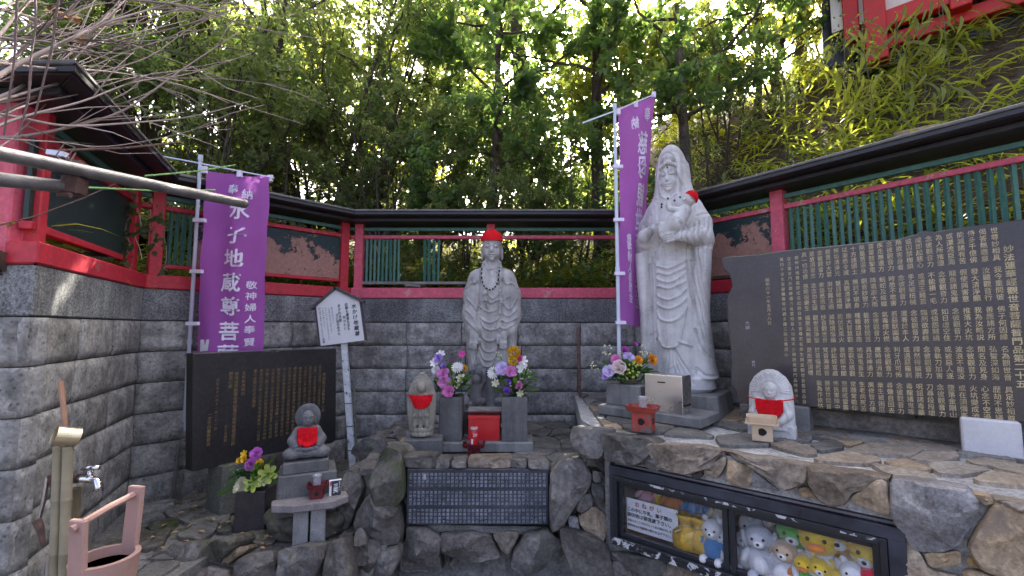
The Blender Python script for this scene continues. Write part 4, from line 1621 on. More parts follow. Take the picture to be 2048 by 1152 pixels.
# children clinging at the foot
for (cx, sgn) in ((-.125, 1), (.115, -1)):
    S.ell((cx, -.155, .225), (.040, .042, .045), 0.008)
    S.chain([(cx, -.145, .165), (cx, -.145, .07)], [.048, .056], 0.018)
    S.chain([(cx + sgn * .04, -.145, .165), (cx + sgn * .070, -.15, .215), (cx + sgn * .066, -.135, .285)], [.020, .017, .014], 0.008)
    for q in range(4):
        S.cap((cx + sgn * (.054 + q * .008), -.13, .29), (cx + sgn * (.05 + q * .011), -.13, .312), .005, .004, .003)
    S.chain([(cx - sgn * .04, -.145, .165), (cx - sgn * .06, -.15, .11)], [.020, .016], 0.008)
    S.chain([(cx, -.15, .05), (cx + sgn * .06, -.185, .065), (cx + sgn * .04, -.18, .012)], [.034, .027, .018], 0.008)
    S.chain([(cx, -.15, .05), (cx - sgn * .05, -.18, .04), (cx - sgn * .04, -.17, .008)], [.032, .024, .016], 0.008)
ST = []
# U shaped folds down the robe
for (zl, zm, xl, xr) in ((555, 548, 212, 330), (615, 610, 212, 330), (640, 652, 215, 345), (680, 715, 212, 335), (745, 778, 210, 325), (800, 828, 208, 315), (845, 865, 205, 305), (520, 495, 225, 330), (470, 470, 245, 335)):
    ST.append((g([(xl, zl - 32), (xl + 22, zm - 8), ((xl + xr) / 2, zm + 4), (xr - 22, zm - 10), (xr, zl - 40)]), .010, .0075))
for pts in ([(345, 560), (390, 575), (435, 540)], [(340, 600), (385, 612), (436, 585)], [(345, 500), (395, 535), (437, 470)], [(118, 540), (160, 580), (190, 640)], [(116, 590), (150, 625), (186, 660)],
            [(125, 470), (170, 520), (195, 560)], [(330, 640), (370, 650), (420, 625)], [(130, 400), (150, 380), (172, 378)], [(355, 350), (372, 385), (405, 380), (440, 410)],
            [(140, 740), (150, 820), (140, 900)], [(205, 720), (195, 820), (165, 890)], [(175, 745), (172, 830), (150, 895)], [(420, 640), (416, 720), (412, 750)], [(322, 690), (320, 740)]):
    ST.append((g(pts), .009, .007))
for sx in (-1, 1):
    ST.append(([(sx * .013, 1.315), (sx * .03, 1.338), (sx * .055, 1.338), (sx * .075, 1.318)], .006, .005))
    ST.append(([(sx * .014, 1.296), (sx * .035, 1.287), (sx * .058, 1.294)], .0055, -.006))
    ST.append(([(sx * .018, 1.255), (sx * .024, 1.235)], .006, -.003))
ST.append(([(-.024, 1.228), (0, 1.225), (.024, 1.228)], .005, -.005))
ST.append((g([(212, 262), (235, 285), (270, 300), (310, 285), (332, 258)]), .007, .006))
ST.append((g([(225, 310), (245, 330), (262, 300), (280, 340), (300, 310)]), .006, .006))
ST.append((g([(205, 280), (207, 360), (200, 470), (190, 600), (205, 700)]), .008, -.008))
ST.append((g([(345, 270), (352, 360), (345, 470)]), .008, -.008))
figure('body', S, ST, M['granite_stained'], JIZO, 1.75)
J_SDF = S
JIZO.scale = (0.97, 1.0, 1.045)
# dark wet children's zone is the same stone: a darker plinth stone stands under it
# cap
mb = MB()
nu, nv = 40, 14
vs_ = []
for j in range(nv + 1):
    th = j / nv * 1.45
    for k in range(nu):
        a = 2 * math.pi * k / nu
        rr_ = 1 + 0.02 * math.sin(a * 20 + j * 1.5) * min(1, j / 3)
        if j >= nv - 2:
            rr_ *= 1.02
        vs_.append((.097 * math.sin(th) ** .8 * math.cos(a) * rr_, -.005 + .113 * math.sin(th) ** .8 * math.sin(a) * rr_, 1.345 + .112 * math.cos(th) ** .9 + .014 * math.sin(a)))
fs_ = [(j * nu + k, j * nu + (k + 1) % nu, (j + 1) * nu + (k + 1) % nu, (j + 1) * nu + k) for j in range(nv) for k in range(nu)] + [tuple(reversed(range(nu)))]
cap_o = MB().add(vs_, fs_).build('knitted_cap', M['knit_red'], None, smooth=True)
cap_o.parent = JIZO
tag(cap_o, 'red knitted cap')
# necklace of beads
M['bead_dark'] = plain('bead_dark', (0.02, 0.018, 0.02), 0.25)
M['bead_pale'] = plain('bead_pale', (0.5, 0.46, 0.40), 0.3)
nk = thing('bead_necklace', 'necklace of dark and pale beads round the capped figure', 'necklace', JIZO.location)
nk.scale = (0.97, 1.0, 1.045)
L = spline(g([(217, 285), (215, 330), (222, 375), (240, 408), (272, 422), (300, 408), (318, 375), (325, 330), (330, 290)]), 5)
for i, p in enumerate(L):
    y = S.front(p[0], p[1])
    if y is None:
        continue
    MB().ball((p[0], y - .006, p[1]), .0068, 8, 6).build('bead', M['bead_dark' if i % 3 else 'bead_pale'], nk, smooth=True)

# ------------------------------------------------------------------ the tall veiled figure with a child
KY = 3.66
kz = PY(1357, 778, KY)
KROT = -R(36)
KANNON = thing('stone_statue', 'tall pale stone veiled figure cradling a red-capped infant', 'statue', (kz.x, KY, kz.z), KROT)
S = Sdf((-0.42, -0.42, -0.02), (0.42, 0.30, 1.98), 0.0052)
S.loft([(0, 0, 0, .27, .21), (.05, 0, 0, .285, .22), (.12, 0, 0, .27, .20), (.4, 0, 0, .235, .175), (.8, 0, .0, .215, .155), (1.1, 0, 0, .225, .15),
        (1.3, 0, 0, .235, .15), (1.40, 0, 0, .195, .135), (1.47, 0, 0, .145, .115), (1.55, 0, .01, .1, .1)], 0.05)
for sx in (-1, 1):
    S.chain([(sx * .165, .01, 1.37), (sx * .225, .0, 1.25), (sx * .245, -.03, 1.12), (sx * .215, -.12, 1.13)], [.075, .080, .078, .058], 0.05)
    S.loft([(.10, sx * .255, -.03, .045, .07), (.3, sx * .24, -.05, .045, .08), (.6, sx * .235, -.065, .05, .085), (.85, sx * .24, -.07, .065, .09), (1.05, sx * .25, -.06, .07, .09)], 0.03)
# hem flare on the right side
S.loft([(.10, .235, 0, .085, .15), (.2, .235, 0, .06, .13), (.45, .225, 0, .05, .11)], 0.03)
S.loft([(.02, 0, -.02, .30, .2), (.10, 0, -.02, .29, .2), (.105, 0, -.02, .28, .19)], 0.01)
# apron tongue in front
S.loft([(.36, 0, -.12, .06, .05), (.42, 0, -.125, .10, .055), (.6, 0, -.12, .125, .055), (.95, 0, -.10, .12, .06)], 0.02)
# veil and head
S.ell((0, .0, 1.67), (.130, .15, .245), 0.03)
S.loft([(1.36, 0, .03, .225, .12), (1.48, 0, .03, .185, .115), (1.60, 0, .03, .148, .115), (1.74, 0, .03, .124, .11)], 0.05)
S.ell((0, -.145, 1.645), (.088, .105, .19), 0.015, sub=True)
S.ell((0, -.045, 1.635), (.082, .085, .118), 0.012)
S.ell((0, -.065, 1.575), (.062, .06, .05), 0.025)
S.cap((0, -.02, 1.46), (0, -.03, 1.55), .06, .055, 0.025)
for sx in (-1, 1):
    S.ell((sx * .034, -.118, 1.642), (.026, .012, .012), 0.008)
    S.ell((sx * .040, -.105, 1.594), (.026, .018, .028), 0.02)
S.chain([(0, -.122, 1.66), (0, -.138, 1.615), (0, -.142, 1.602)], [.008, .011, .014], 0.010)
S.ell((0, -.130, 1.568), (.024, .010, .0065), 0.006)
S.ell((0, -.127, 1.555), (.019, .010, .008), 0.006)
S.ell((0, -.112, 1.53), (.024, .016, .016), 0.015)
for k in range(9):
    a = (k - 4) * 0.30
    S.ell((math.sin(a) * .074, -.072 - math.cos(a) * .046, 1.742 - abs(k - 4) * .008), (.0155, .0155, .016), 0.004)
S.ell((0, -.085, 1.775), (.050, .036, .045), 0.012)
S.ell((0, -.118, 1.79), (.016, .012, .026), 0.005)
for sx in (-1, 1):
    S.ell((sx * .028, -.110, 1.782), (.012, .010, .018), 0.005)
# forearms, hands
S.chain([(-.24, -.08, 1.12), (-.19, -.18, 1.17), (-.12, -.225, 1.20)], [.06, .05, .036], 0.02)
S.ell((-.085, -.245, 1.21), (.04, .018, .03), .012, (0, .15, .2))
for q in range(4):
    S.chain([(-.065, -.25, 1.232 - q * .015), (-.02, -.268, 1.238 - q * .017), (.012, -.266, 1.234 - q * .018)], [.0105, .010, .008], 0.004)
S.chain([(.25, -.09, 1.13), (.22, -.18, 1.13), (.15, -.245, 1.125)], [.068, .058, .042], 0.025)
S.ell((.115, -.262, 1.122), (.05, .018, .028), .014, (0, -.1, -.35))
for q in range(4):
    S.chain([(.085, -.272, 1.150 - q * .0175), (.035, -.292 + q * .003, 1.143 - q * .017), (-.015 + q * .006, -.286 + q * .006, 1.136 - q * .015)], [.0085, .008, .006], 0.0035)
# infant
S.chain([(.0, -.235, 1.17), (.10, -.245, 1.235), (.165, -.225, 1.315)], [.060, .068, .050], 0.02)
S.ell((.205, -.232, 1.395), (.047, .050, .053), 0.012)
S.chain([(.135, -.26, 1.315), (.065, -.29, 1.33), (.05, -.28, 1.385)], [.023, .020, .016], 0.008)
S.ell((.05, -.28, 1.408), (.018, .010, .022), 0.005)
S.cap((.180, -.284, 1.393), (.177, -.291, 1.383), .008, .009, 0.005)
k2 = mapz(345, 2020 , 1025)      # upper view
k3 = mapz(348, 915, 957)         # lower view
ST = []
for (zl, zm) in ((60, 45), (110, 90), (150, 145), (210, 190), (270, 270), (335, 335), (395, 425)):
    ST.append((k3([(250, zl - 40), (275, zm - 20), (345, zm), (420, zm - 25), (465, zl - 70)]), .011, .009))
for pts in ([(250, 420), (275, 560), (310, 608), (380, 605), (420, 560), (465, 330)], [(230, 555), (262, 540), (300, 600)], [(420, 570), (455, 582), (498, 595)]):
    ST.append((k3(pts), .009, .011))
for pts in ([(480, 0), (500, 200), (540, 400), (600, 560), (700, 640)], [(505, 0), (530, 180), (590, 400), (640, 520), (695, 580)], [(540, 0), (560, 150), (620, 330), (680, 460)],
            [(520, 480), (560, 600), (640, 690), (705, 720)], [(530, 750), (600, 795), (740, 803)], [(215, 0), (225, 300), (225, 560)], [(180, 0), (188, 300), (185, 560)], [(578, 0), (600, 150), (655, 280)]):
    ST.append((k3(pts), .010, -.011))
for x in (285, 305, 330, 370, 395, 420, 450):
    ST.append((k3([(345 + (x - 345) * .35, 620), (345 + (x - 345) * .8, 700), (345 + (x - 345) * 1.4, 790), (345 + (x - 345) * 1.6, 850)]), .008, -.008))
for pts in ([(260, 480), (262, 620), (265, 720)], [(180, 640), (185, 700), (195, 770)], [(545, 760), (530, 900), (535, 1100)], [(585, 740), (575, 900), (585, 1100)], [(625, 720), (618, 900), (630, 1100)],
            [(665, 700), (660, 900), (672, 1080)], [(500, 780), (490, 900), (492, 1100)], [(570, 690), (640, 670), (720, 715)], [(600, 510), (650, 580), (640, 670)],
            [(430, 380), (450, 430), (440, 480)], [(300, 840), (295, 880), (320, 900)], [(260, 800), (240, 850), (250, 900)], [(290, 800), (275, 850), (285, 900)]):
    ST.append((k2(pts), .009, -.009))
for sx in (-1, 1):
    ST.append(([(sx * .013, 1.66), (sx * .03, 1.682), (sx * .052, 1.682), (sx * .07, 1.665)], .006, .005))
    ST.append(([(sx * .014, 1.640), (sx * .035, 1.631), (sx * .058, 1.640)], .0055, -.006))
    ST.append(([(sx * .060, 1.72), (sx * .100, 1.60), (sx * .105, 1.5), (sx * .12, 1.42)], .009, .007))
ST.append(([(-.024, 1.563), (0, 1.560), (.024, 1.563)], .005, -.006))
ST.append(([(-.07, 1.49), (-.03, 1.46), (0, 1.452), (.03, 1.46), (.07, 1.49)], .006, .006))
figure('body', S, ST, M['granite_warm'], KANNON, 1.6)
K_SDF = S
KANNON.scale = (0.94, 1, 1.04)
mb = MB()
vs_ = []
for j in range(11):
    th = j / 10 * 1.55
    for k in range(28):
        a = 2 * math.pi * k / 28
        rr_ = 1 + 0.02 * math.sin(a * 14 + j * 1.5)
        vs_.append((.064 * math.sin(th) * math.cos(a) * rr_, .068 * math.sin(th) * math.sin(a) * rr_, .068 * math.cos(th)))
fs_ = [(j * 28 + k, j * 28 + (k + 1) % 28, (j + 1) * 28 + (k + 1) % 28, (j + 1) * 28 + k) for j in range(10) for k in range(28)] + [tuple(reversed(range(28)))]
ic = MB().add(vs_, fs_).build('knitted_cap', M['knit_red'], None, smooth=True)
ic.parent = KANNON
ic.location = (.213, -.226, 1.400)
ic.scale = (.87, .87, .87)
ic.rotation_euler = (R(-12), R(38), 0)
tag(ic, 'red knitted cap on the infant')
M['bead_brown'] = plain('bead_brown', (0.05, 0.028, 0.022), 0.3)
nk = thing('pendant_necklace', 'short necklace of dark beads and a clear drop on the veiled figure', 'necklace', KANNON.location, KROT)
nk.scale = (0.94, 1, 1.04)
for (a, b, mt, r_) in ((-.052, 1.415, 'bead_brown', .009), (-.052, 1.392, 'bead_brown', .008), (.055, 1.43, 'bead_brown', .009), (.055, 1.407, 'bead_brown', .008), (0, 1.40, 'bead_brown', .008), (0, 1.378, 'bead_pale', .011), (0, 1.425, 'bead_pale', .008), (.095, 1.455, 'bead_brown', .008)):
    y = S.front(a, b)
    MB().ball((a, (y if y is not None else -.13) - .006, b), r_, 8, 6).build('bead', M[mt], nk, smooth=True)
y = S.front(0, 1.70)
MB().ball((0, (y or -.12) - .002, 1.70), .007, 8, 6).build('forehead_jewel', M['bead_dark'], KANNON, smooth=True)

# ------------------------------------------------------------------ small seated figure on the left
SR = R(24)
sb = PY(613, 914, 2.98)
SEATED = thing('seated_figure', 'small grey seated figure with halo and red knitted bib', 'statue', sb, SR)
S = Sdf((-.16, -.16, -.01), (.16, .14, .34), 0.004)
S.ell((0, -.01, .045), (.125, .085, .045), 0.02)
for sx in (-1, 1):
    S.ell((sx * .085, -.05, .04), (.055, .045, .036), 0.015)
    S.chain([(sx * .05, .0, .165), (sx * .08, -.01, .11), (sx * .055, -.07, .075)], [.032, .032, .024], 0.015)
S.loft([(.03, 0, 0, .08, .06), (.1, 0, 0, .066, .05), (.17, 0, 0, .055, .045), (.2, 0, 0, .03, .03)], 0.02)
S.ell((0, -.085, .07), (.032, .018, .014), 0.008)
S.ell((0, -.008, .245), (.040, .045, .048), 0.008)
S.ell((0, -.02, .222), (.030, .032, .026), 0.012)
for sx in (-1, 1):
    S.ell((sx * .042, .0, .228), (.008, .012, .026), 0.006)
S.cap((0, -.052, .245), (0, -.058, .233), .005, .006, 0.005)
S.ell((0, -.052, .218), (.010, .006, .004), 0.003)
S.ell((0, .05, .245), (.078, .014, .085), 0.006, rot=(0.06, 0.12, 0))
S.cap((0, .03, .12), (0, .045, .2), .03, .03, 0.02)
ST = [([(sx * .006, .258), (sx * .018, .264), (sx * .032, .258)], .003, .003) for sx in (-1, 1)] + [([(sx * .008, .247), (sx * .018, .244), (sx * .028, .247)], .003, -.003) for sx in (-1, 1)]
for r0 in (.05, .075, .10):
    for sx in (-1, 1):
        ST.append(([(sx * .04, .085 + r0 * .1), (sx * (.05 + r0 * .4), .07), (sx * (.06 + r0 * .7), .03)], .004, -.004))
ST += [([(-.05, .06), (0, .045), (.05, .06)], .004, -.004), ([(-.03, .04), (0, .025), (.03, .04)], .004, -.004)]
figure('body', S, ST, M['dark_carved'], SEATED)
bib = drape(S, [(-.062, .185), (-.03, .198), (.03, .198), (.062, .185), (.06, .10), (.045, .085), (0, .078), (-.045, .088), (-.06, .11)], .006, 'knitted_bib', M['knit_red'], None, .006, -.02, .0015)
bib.parent = SEATED
tag(bib, 'red knitted bib')

# ------------------------------------------------------------------ round-headed relief figure by the large stele
HR = -R(34)
hb = PZ(1545, 872, ZR)
HALO = thing('relief_figure', 'small pale stone figure with rayed halo and red bib by the stele', 'statue', hb, HR)
S = Sdf((-.16, -.13, -.01), (.16, .10, .42), 0.004)
S.loft([(0, 0, .01, .125, .06), (.25, 0, .02, .118, .05), (.30, 0, .022, .112, .048), (.35, 0, .024, .085, .046), (.385, 0, .026, .045, .044), (.393, 0, .026, .02, .04)], 0.008, 3.0)
S.box((0, .0, .035), (.25, .12, .07), .008, .006)
S.loft([(.05, 0, -.03, .10, .05), (.13, 0, -.03, .085, .045), (.2, 0, -.03, .07, .04), (.235, 0, -.03, .03, .03)], 0.015)
for sx in (-1, 1):
    S.chain([(sx * .06, -.04, .2), (sx * .085, -.05, .14), (sx * .05, -.075, .10)], [.028, .03, .022], 0.012)
S.ell((0, -.045, .275), (.042, .042, .05), 0.006)
S.ell((0, -.06, .25), (.031, .028, .026), 0.012)
S.cap((0, -.086, .275), (0, -.092, .262), .004, .006, 0.005)
S.ell((0, -.086, .246), (.011, .006, .004), 0.003)
ST = []
for k in range(-11, 12):
    a = k * 0.155
    ST.append(([(math.sin(a) * .056, .275 + math.cos(a) * .056), (math.sin(a) * .10, .275 + math.cos(a) * .10)], .0048, .0065))
for sx in (-1, 1):
    ST += [([(sx * .008, .288), (sx * .02, .294), (sx * .034, .286)], .003, .003), ([(sx * .010, .277), (sx * .02, .273), (sx * .03, .277)], .003, -.004)]
    ST += [([(sx * .07, .17), (sx * .085, .12), (sx * .07, .08)], .004, -.004), ([(sx * .05, .1), (sx * .07, .07), (sx * .09, .06)], .004, -.004)]
figure('body', S, ST, M['granite_warm'], HALO)
bib = drape(S, [(-.075, .228), (-.03, .222), (.03, .222), (.075, .228), (.072, .16), (.05, .125), (.01, .108), (-.03, .11), (-.062, .135), (-.075, .16)], .006, 'knitted_bib', M['knit_red'], None, .006, -.05, .001)
bib.parent = HALO
tag(bib, 'red knitted bib')
st_ = MB().tube([(-.125, .02, .226), (-.115, -.04, .227), (-.075, -.085, .226), (0, -.10, .222), (.075, -.085, .227), (.115, -.04, .230), (.127, .02, .232)], .0035, 6).build('bib_string', M['knit_red'], bib)

# ------------------------------------------------------------------ boat-shaped relief stele with red bib
AR = R(6)
ab = PY(842, 873, 3.42)
ARCH = thing('relief_figure', 'small pointed-arch stone relief with red bib on low slab', 'statue', ab, AR)
S = Sdf((-.15, -.10, -.01), (.15, .10, .50), 0.004)
S.loft([(0, 0, .02, .085, .035), (.2, 0, .02, .108, .035), (.3, 0, .02, .105, .035), (.38, 0, .02, .08, .035), (.43, 0, .02, .045, .035), (.465, 0, .02, .012, .03)], 0.008, 2.6)
S.loft([(.09, 0, -.02, .048, .03), (.2, 0, -.02, .058, .032), (.28, 0, -.02, .055, .03), (.32, 0, -.02, .02, .02)], 0.012)
S.ell((0, -.028, .355), (.032, .032, .04), 0.006)
S.cap((0, -.058, .355), (0, -.062, .343), .004, .005, 0.004)
S.ell((0, -.01, .36), (.060, .014, .062), 0.004)
for sx in (-1, 0, 1):
    S.ell((sx * .045, -.045, .155), (.017, .017, .017), 0.006)
    S.cap((sx * .045, -.045, .14), (sx * .045, -.045, .08), .012, .015, 0.006)
for row, z in enumerate((.025, .055)):
    for k in range(7):
        a = (k - 3 + 0.5 * row) * 0.42
        S.ell((math.sin(a) * .065, .0 - math.cos(a) * .055, z), (.018, .014, .02), 0.003)
ST = [([(-.095, .15), (-.1, .28), (-.085, .36), (-.05, .42), (0, .455), (.05, .42), (.085, .36), (.1, .28), (.095, .15)], .005, .005)]
for x in (-.035, -.018, 0, .018, .035):
    ST.append(([(x * .8, .28), (x, .2), (x * 1.2, .1)], .004, -.004))
figure('body', S, ST, M['old_stone'], ARCH)
bib = drape(S, [(-.103, .318), (-.06, .308), (0, .304), (.06, .308), (.09, .312), (.075, .25), (.05, .215), (0, .205), (-.04, .21), (-.065, .245)], .008, 'knitted_bib', M['knit_red'], None, .006, -.028, .001)
bib.parent = ARCH
tag(bib, 'red knitted bib')
# ================================================================== stele, plaques, signs
def plane_local(p, dr):
    """functions between pixels and a vertical plane's own (x along dr, z) coordinates"""
    p = Vector((p[0], p[1]))
    dr = Vector(dr).normalized()

    def f(px, py):
        q = PV(px, py, p, dr)
        return ((Vector((q.x, q.y)) - p).dot(dr), q.z)
    return f


# large stele on the right ------------------------------------------
SP0 = Vector((1.56, 3.19))
SRZ = math.atan2(CD.y, CD.x)
loc = plane_local(SP0, CD)
BIG = thing('stone_stele', 'wide dark stone stele with gold sutra lettering in columns', 'stele', (SP0.x, SP0.y, 0), SRZ)
outl = [(1441, 517), (1448, 514), (1520, 508), (1576, 500), (1640, 494), (1700, 488), (1790, 479), (1832, 468), (1842, 462), (1870, 463), (1920, 455), (1980, 447), (2048, 438), (2110, 430), (2135, 500), (2140, 852),
        (2048, 846), (1900, 836), (1760, 826), (1600, 813), (1475, 807), (1471, 782), (1462, 770), (1463, 714), (1455, 642), (1453, 594), (1465, 572), (1458, 548), (1447, 538)]
mb = MB()
mb.prism([loc(a, b) for a, b in outl][::-1], 0.0, 0.085)
mb.build('slab', M['slate_brown'], BIG, bevel=0.006)
x1, z1 = loc(1988, 461)
x21, _ = loc(1608, 508)
_, z25 = loc(2034, 838)
pc = (x1 - x21) / 20
pz = (z1 - z25) / 27.0
SUTRA = ('世尊妙相具 我今重問彼 佛子何因縁 名為觀世音 具足妙相尊 偈答無盡意 汝聽觀音行 善應諸方所 弘誓深如海 歴劫不思議 侍多千億佛 發大清淨願 我為汝略説 聞名及見身 心念不空過 能滅諸有苦 '
         '假使興害意 推落大火坑 念彼觀音力 火坑變成池 或漂流巨海 龍魚諸鬼難 念彼觀音力 波浪不能没 或在須彌峯 為人所推墮 念彼觀音力 如日虚空住 或被惡人逐 墮落金剛山 念彼觀音力 不能損一毛 '
         '或値怨賊繞 各執刀加害 念彼觀音力 咸即起慈心 或遭王難苦 臨刑欲壽終 念彼觀音力 刀尋段段壞 或囚禁枷鎖 手足被杻械 念彼觀音力 釋然得解脱 呪詛諸毒藥 所欲害身者 念彼觀音力 還著於本人 '
         '或遇惡羅刹 毒龍諸鬼等 念彼觀音力 時悉不敢害 若惡獸圍繞 利牙爪可怖 念彼觀音力 疾走無邊方 蚖蛇及蝮蠍 氣毒煙火燃 念彼觀音力 尋聲自回去 雲雷鼓掣電 降雹澍大雨 念彼觀音力 應時得消散 '
         '衆生被困厄 無量苦逼身 觀音妙智力 能救世間苦 具足神通力 廣修智方便 十方諸國土 無刹不現身 種種諸惡趣 地獄鬼畜生 生老病死苦 以漸悉令滅 真觀清淨觀 廣大智慧觀 悲觀及慈觀 常願常瞻仰 '
         '無垢清淨光 慧日破諸闇 能伏災風火 普明照世間 悲體戒雷震 慈意妙大雲 澍甘露法雨 滅除煩惱焔 諍訟經官處 怖畏軍陣中 念彼觀音力 衆怨悉退散 妙音觀世音 梵音海潮音 勝彼世間音 是故須常念 '
         '念念勿生疑 觀世音淨聖 於苦惱死厄 能為作依怙 具一切功徳 慈眼視衆生 福聚海無量 是故應頂禮').split(' ')
T = Text()
zt21 = loc(1608, 510)[1]
zb20 = loc(1655, 813)[1]


def row_z(c, k):
    """height of the k-th character slot (0..27) in column c; the rows run slightly downhill"""
    top = z1 + (zt21 - z1) * c / 20
    bot = z25 + (zb20 - z25) * c / 19
    return top + (bot - top) * k / 27


for i, ph in enumerate(SUTRA):
    c, r_ = divmod(i, 5)
    za_, zb_ = row_z(c, r_ * 5.75), row_z(c, r_ * 5.75 + 1)
    T.column(ph, x1 - c * pc, za_, (za_ - zb_) * 0.98, za_ - zb_, bold=0.004, sx=0.86)
T.column('妙法蓮華經觀世音菩薩普門品第二十五', x1 + pc * 1.05, loc(2017, 498)[1], pz * 1.12, pz * 1.2, bold=0.016)
for k, ln in enumerate(('爾時持地菩薩即從座起前白佛言世尊若有衆生聞是觀世音菩薩品自', '在之業普門示現神通力者當知是人功徳不少佛説是普門品時衆中八', '萬四千衆生皆發無等等阿耨多羅三藐三菩提心')):
    T.column(ln, x21 - (k + 1) * pc, row_z(20 + k, 0.4), pz * 0.74, (row_z(20 + k, 0) - row_z(20 + k, 27)) / 29, bold=0.003, sx=0.86)
xd, zd = loc(1535, 560)
T.column('昭和六十一年五月十八日', xd, zd, pz * 0.72, (zd - loc(1541, 646)[1]) / 10, bold=0.006)
T.build('gold_inscription', M['gold'], BIG, -0.0025)
T = Text()
xd, zd = loc(1495, 646)
T.column('大師', xd, zd, pz * 0.8, pz * 0.9)
xd2, zd2 = loc(1507, 724)
T.column('鶴門', xd2, zd2, pz * 0.6, pz * 0.7)
T.build('donor_inscription', M['chalk_white'], BIG, -0.0025)
# what carries it
foot = PZ(1985, 908, ZR)
fz = BIG
mb = MB()
a0, a1 = loc(1922, 870)[0], loc(2042, 870)[0]
ft = thing('concrete_block', 'pale concrete block under the right end of the large stele', 'block', (SP0.x, SP0.y, 0), SRZ)
MB().box(((a0 + a1) / 2, 0.02, (ZR + loc(1985, 842)[1]) / 2 + 0.0), (a1 - a0, 0.13, loc(1985, 842)[1] - ZR + 0.02), None).build('block', M['concrete'], ft, bevel=0.008)
ft2 = thing('stone_block', 'grey stone block under the stele behind the haloed figure', 'block', (SP0.x, SP0.y, 0), SRZ)
MB().box((loc(1596, 820)[0], 0.03, (ZR + 1.10) / 2), (0.13, 0.14, 1.105 - ZR)).build('block', M['plinth'], ft2, bevel=0.008)
kerb = thing('stone_kerb', 'low worn stone kerb in the shadow beneath the large stele', 'kerb', (SP0.x, SP0.y, 0), SRZ)
MB().box((1.0, 0.26, ZR + 0.05), (2.1, 0.12, 0.10)).build('kerb_stone', M['rock_brown'], kerb, bevel=0.01, jitter=0.01)

# stele on the left ---------------------------------------------------
LP0 = Vector((-2.14, 3.03))
LD = Vector((0.54, 0.84)).normalized()
LRZ = math.atan2(LD.y, LD.x)
loc = plane_local(LP0, LD)
LST = thing('stone_stele', 'black rectangular stele with faded gold sutra columns, left side', 'stele', (LP0.x, LP0.y, 0), LRZ)
outl = [(386, 707), (400, 706), (450, 704), (520, 701), (553, 703), (560, 700), (673, 697), (672, 880), (665, 886), (530, 910), (384, 944)]
MB().prism([loc(a, b) for a, b in outl][::-1], 0.0, 0.10).build('slab', M['slate'], LST, bevel=0.005)
zc4 = conv(360, 690, 4.43)


def L4(x, y):
    (p,) = zc4([(x, y)])
    return loc(*p)


HS = '觀自在菩薩行深般若波羅蜜多時照見五蘊皆空度一切苦厄舍利子色不異空空不異色色即是空空即是色受想行識亦復如是舍利子是諸法空相不生不滅不垢不淨不增不減是故空中無色無受想行識無眼耳鼻舌身意無色聲香味觸法無眼界乃至無意識界無無明亦無無明盡乃至無老死亦無老死盡無苦集滅道無智亦無得以無所得故菩提薩埵依般若波羅蜜多故心無罣礙無罣礙故無有恐怖遠離一切顛倒夢想究竟涅槃三世諸佛依般若波羅蜜多故得阿耨多羅三藐三菩提故知般若波羅蜜多是大神呪是大明呪是無上呪是無等等呪能除一切苦真實不虚故説般若波羅蜜'
T = Text()
xa, za = L4(1240, 195)
xb, _ = L4(612, 230)
za2 = L4(1240, 730)[1]
za3 = L4(612, 850)[1]
zb = L4(612, 235)[1]
n = 14
for c in range(n):
    k = c / (n - 1)
    x = xa + (xb - xa) * k
    zt = za + (zb - za) * k
    ze = za3
    ch = HS[c * 19:(c + 1) * 19]
    T.column(ch, x, zt, (zt - ze) / 18 * 0.95, (zt - ze) / 18, bold=0.004)
for (x, y0, y1, s_, k) in ((1275, 262, 575, '摩訶般若波羅蜜多心經', .95), (565, 250, 430, '多呪即説呪曰', .95), (500, 255, 865, '掲帝掲帝般羅掲帝般羅僧掲帝菩提僧莎訶', 1.0), (450, 255, 365, '般若心經', 1.0),
                           (335, 310, 735, '昭和五十八年十一月二十一日', .8), (262, 615, 875, '一文字供養奉賛会', 1.0), (405, 720, 845, '石工吉田刻', .9)):
    xx, zt = L4(x, y0)
    _, ze = L4(x, y1)
    p_ = (zt - ze) / (len(s_) - 1)
    T.column(s_, xx, zt, min(p_ * k, 0.046), p_, bold=0.008)
T.build('gold_inscription', M['gold_dull'], LST, -0.0025)
lf = thing('stone_block', 'mossy dark stone block under the left stele behind flower vase', 'block', (LP0.x, LP0.y, 0), LRZ)
fx = loc(462, 925)[0]
MB().box((fx, 0.04, (ZL + 0.655) / 2), (0.17, 0.20, 0.655 - ZL)).build('block', M['dark_concrete'], lf, bevel=0.006)
lf = thing('stone_block', 'dark stone block in shadow under right end of left stele', 'block', (LP0.x, LP0.y, 0), LRZ)
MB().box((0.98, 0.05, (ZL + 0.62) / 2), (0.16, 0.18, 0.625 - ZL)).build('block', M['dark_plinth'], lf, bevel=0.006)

# donors' plaque --------------------------------------------------------
PQY = 2.945
p0 = PY(812, 1048, PQY)
p1 = PY(1097, 1057, PQY)
p3 = PY(817, 937, PQY)
PLQ = thing('name_plaque', 'blue-black engraved plaque of worn chalky names set in the rocks', 'plaque', (p0.x, PQY, p0.z))
wq, hq = p1.x - p0.x, p3.z - p0.z
mb = MB()
mb.box((wq / 2, 0.02, hq / 2 - 0.004), (wq, 0.04, hq))
mb.build('plate', M['plaque'], PLQ, bevel=0.004)
T = Text()
rp = random.Random(21)
pool = '石田中山本村木林森川上下大小高井原藤佐伊加清水野内松竹梅吉岡島崎西東北南平安和子美恵正明一三郎夫雄幸光'
for r_ in range(3):
    for c in range(33):
        for k in range(4):
            T.char(rp.choice(pool), 0.025 + c * (wq - 0.05) / 32, hq - 0.035 - r_ * hq * .325 - k * hq * .068, hq * .060, bold=0.02)
T.build('engraved_names', M['chalk'], PLQ, -0.002)
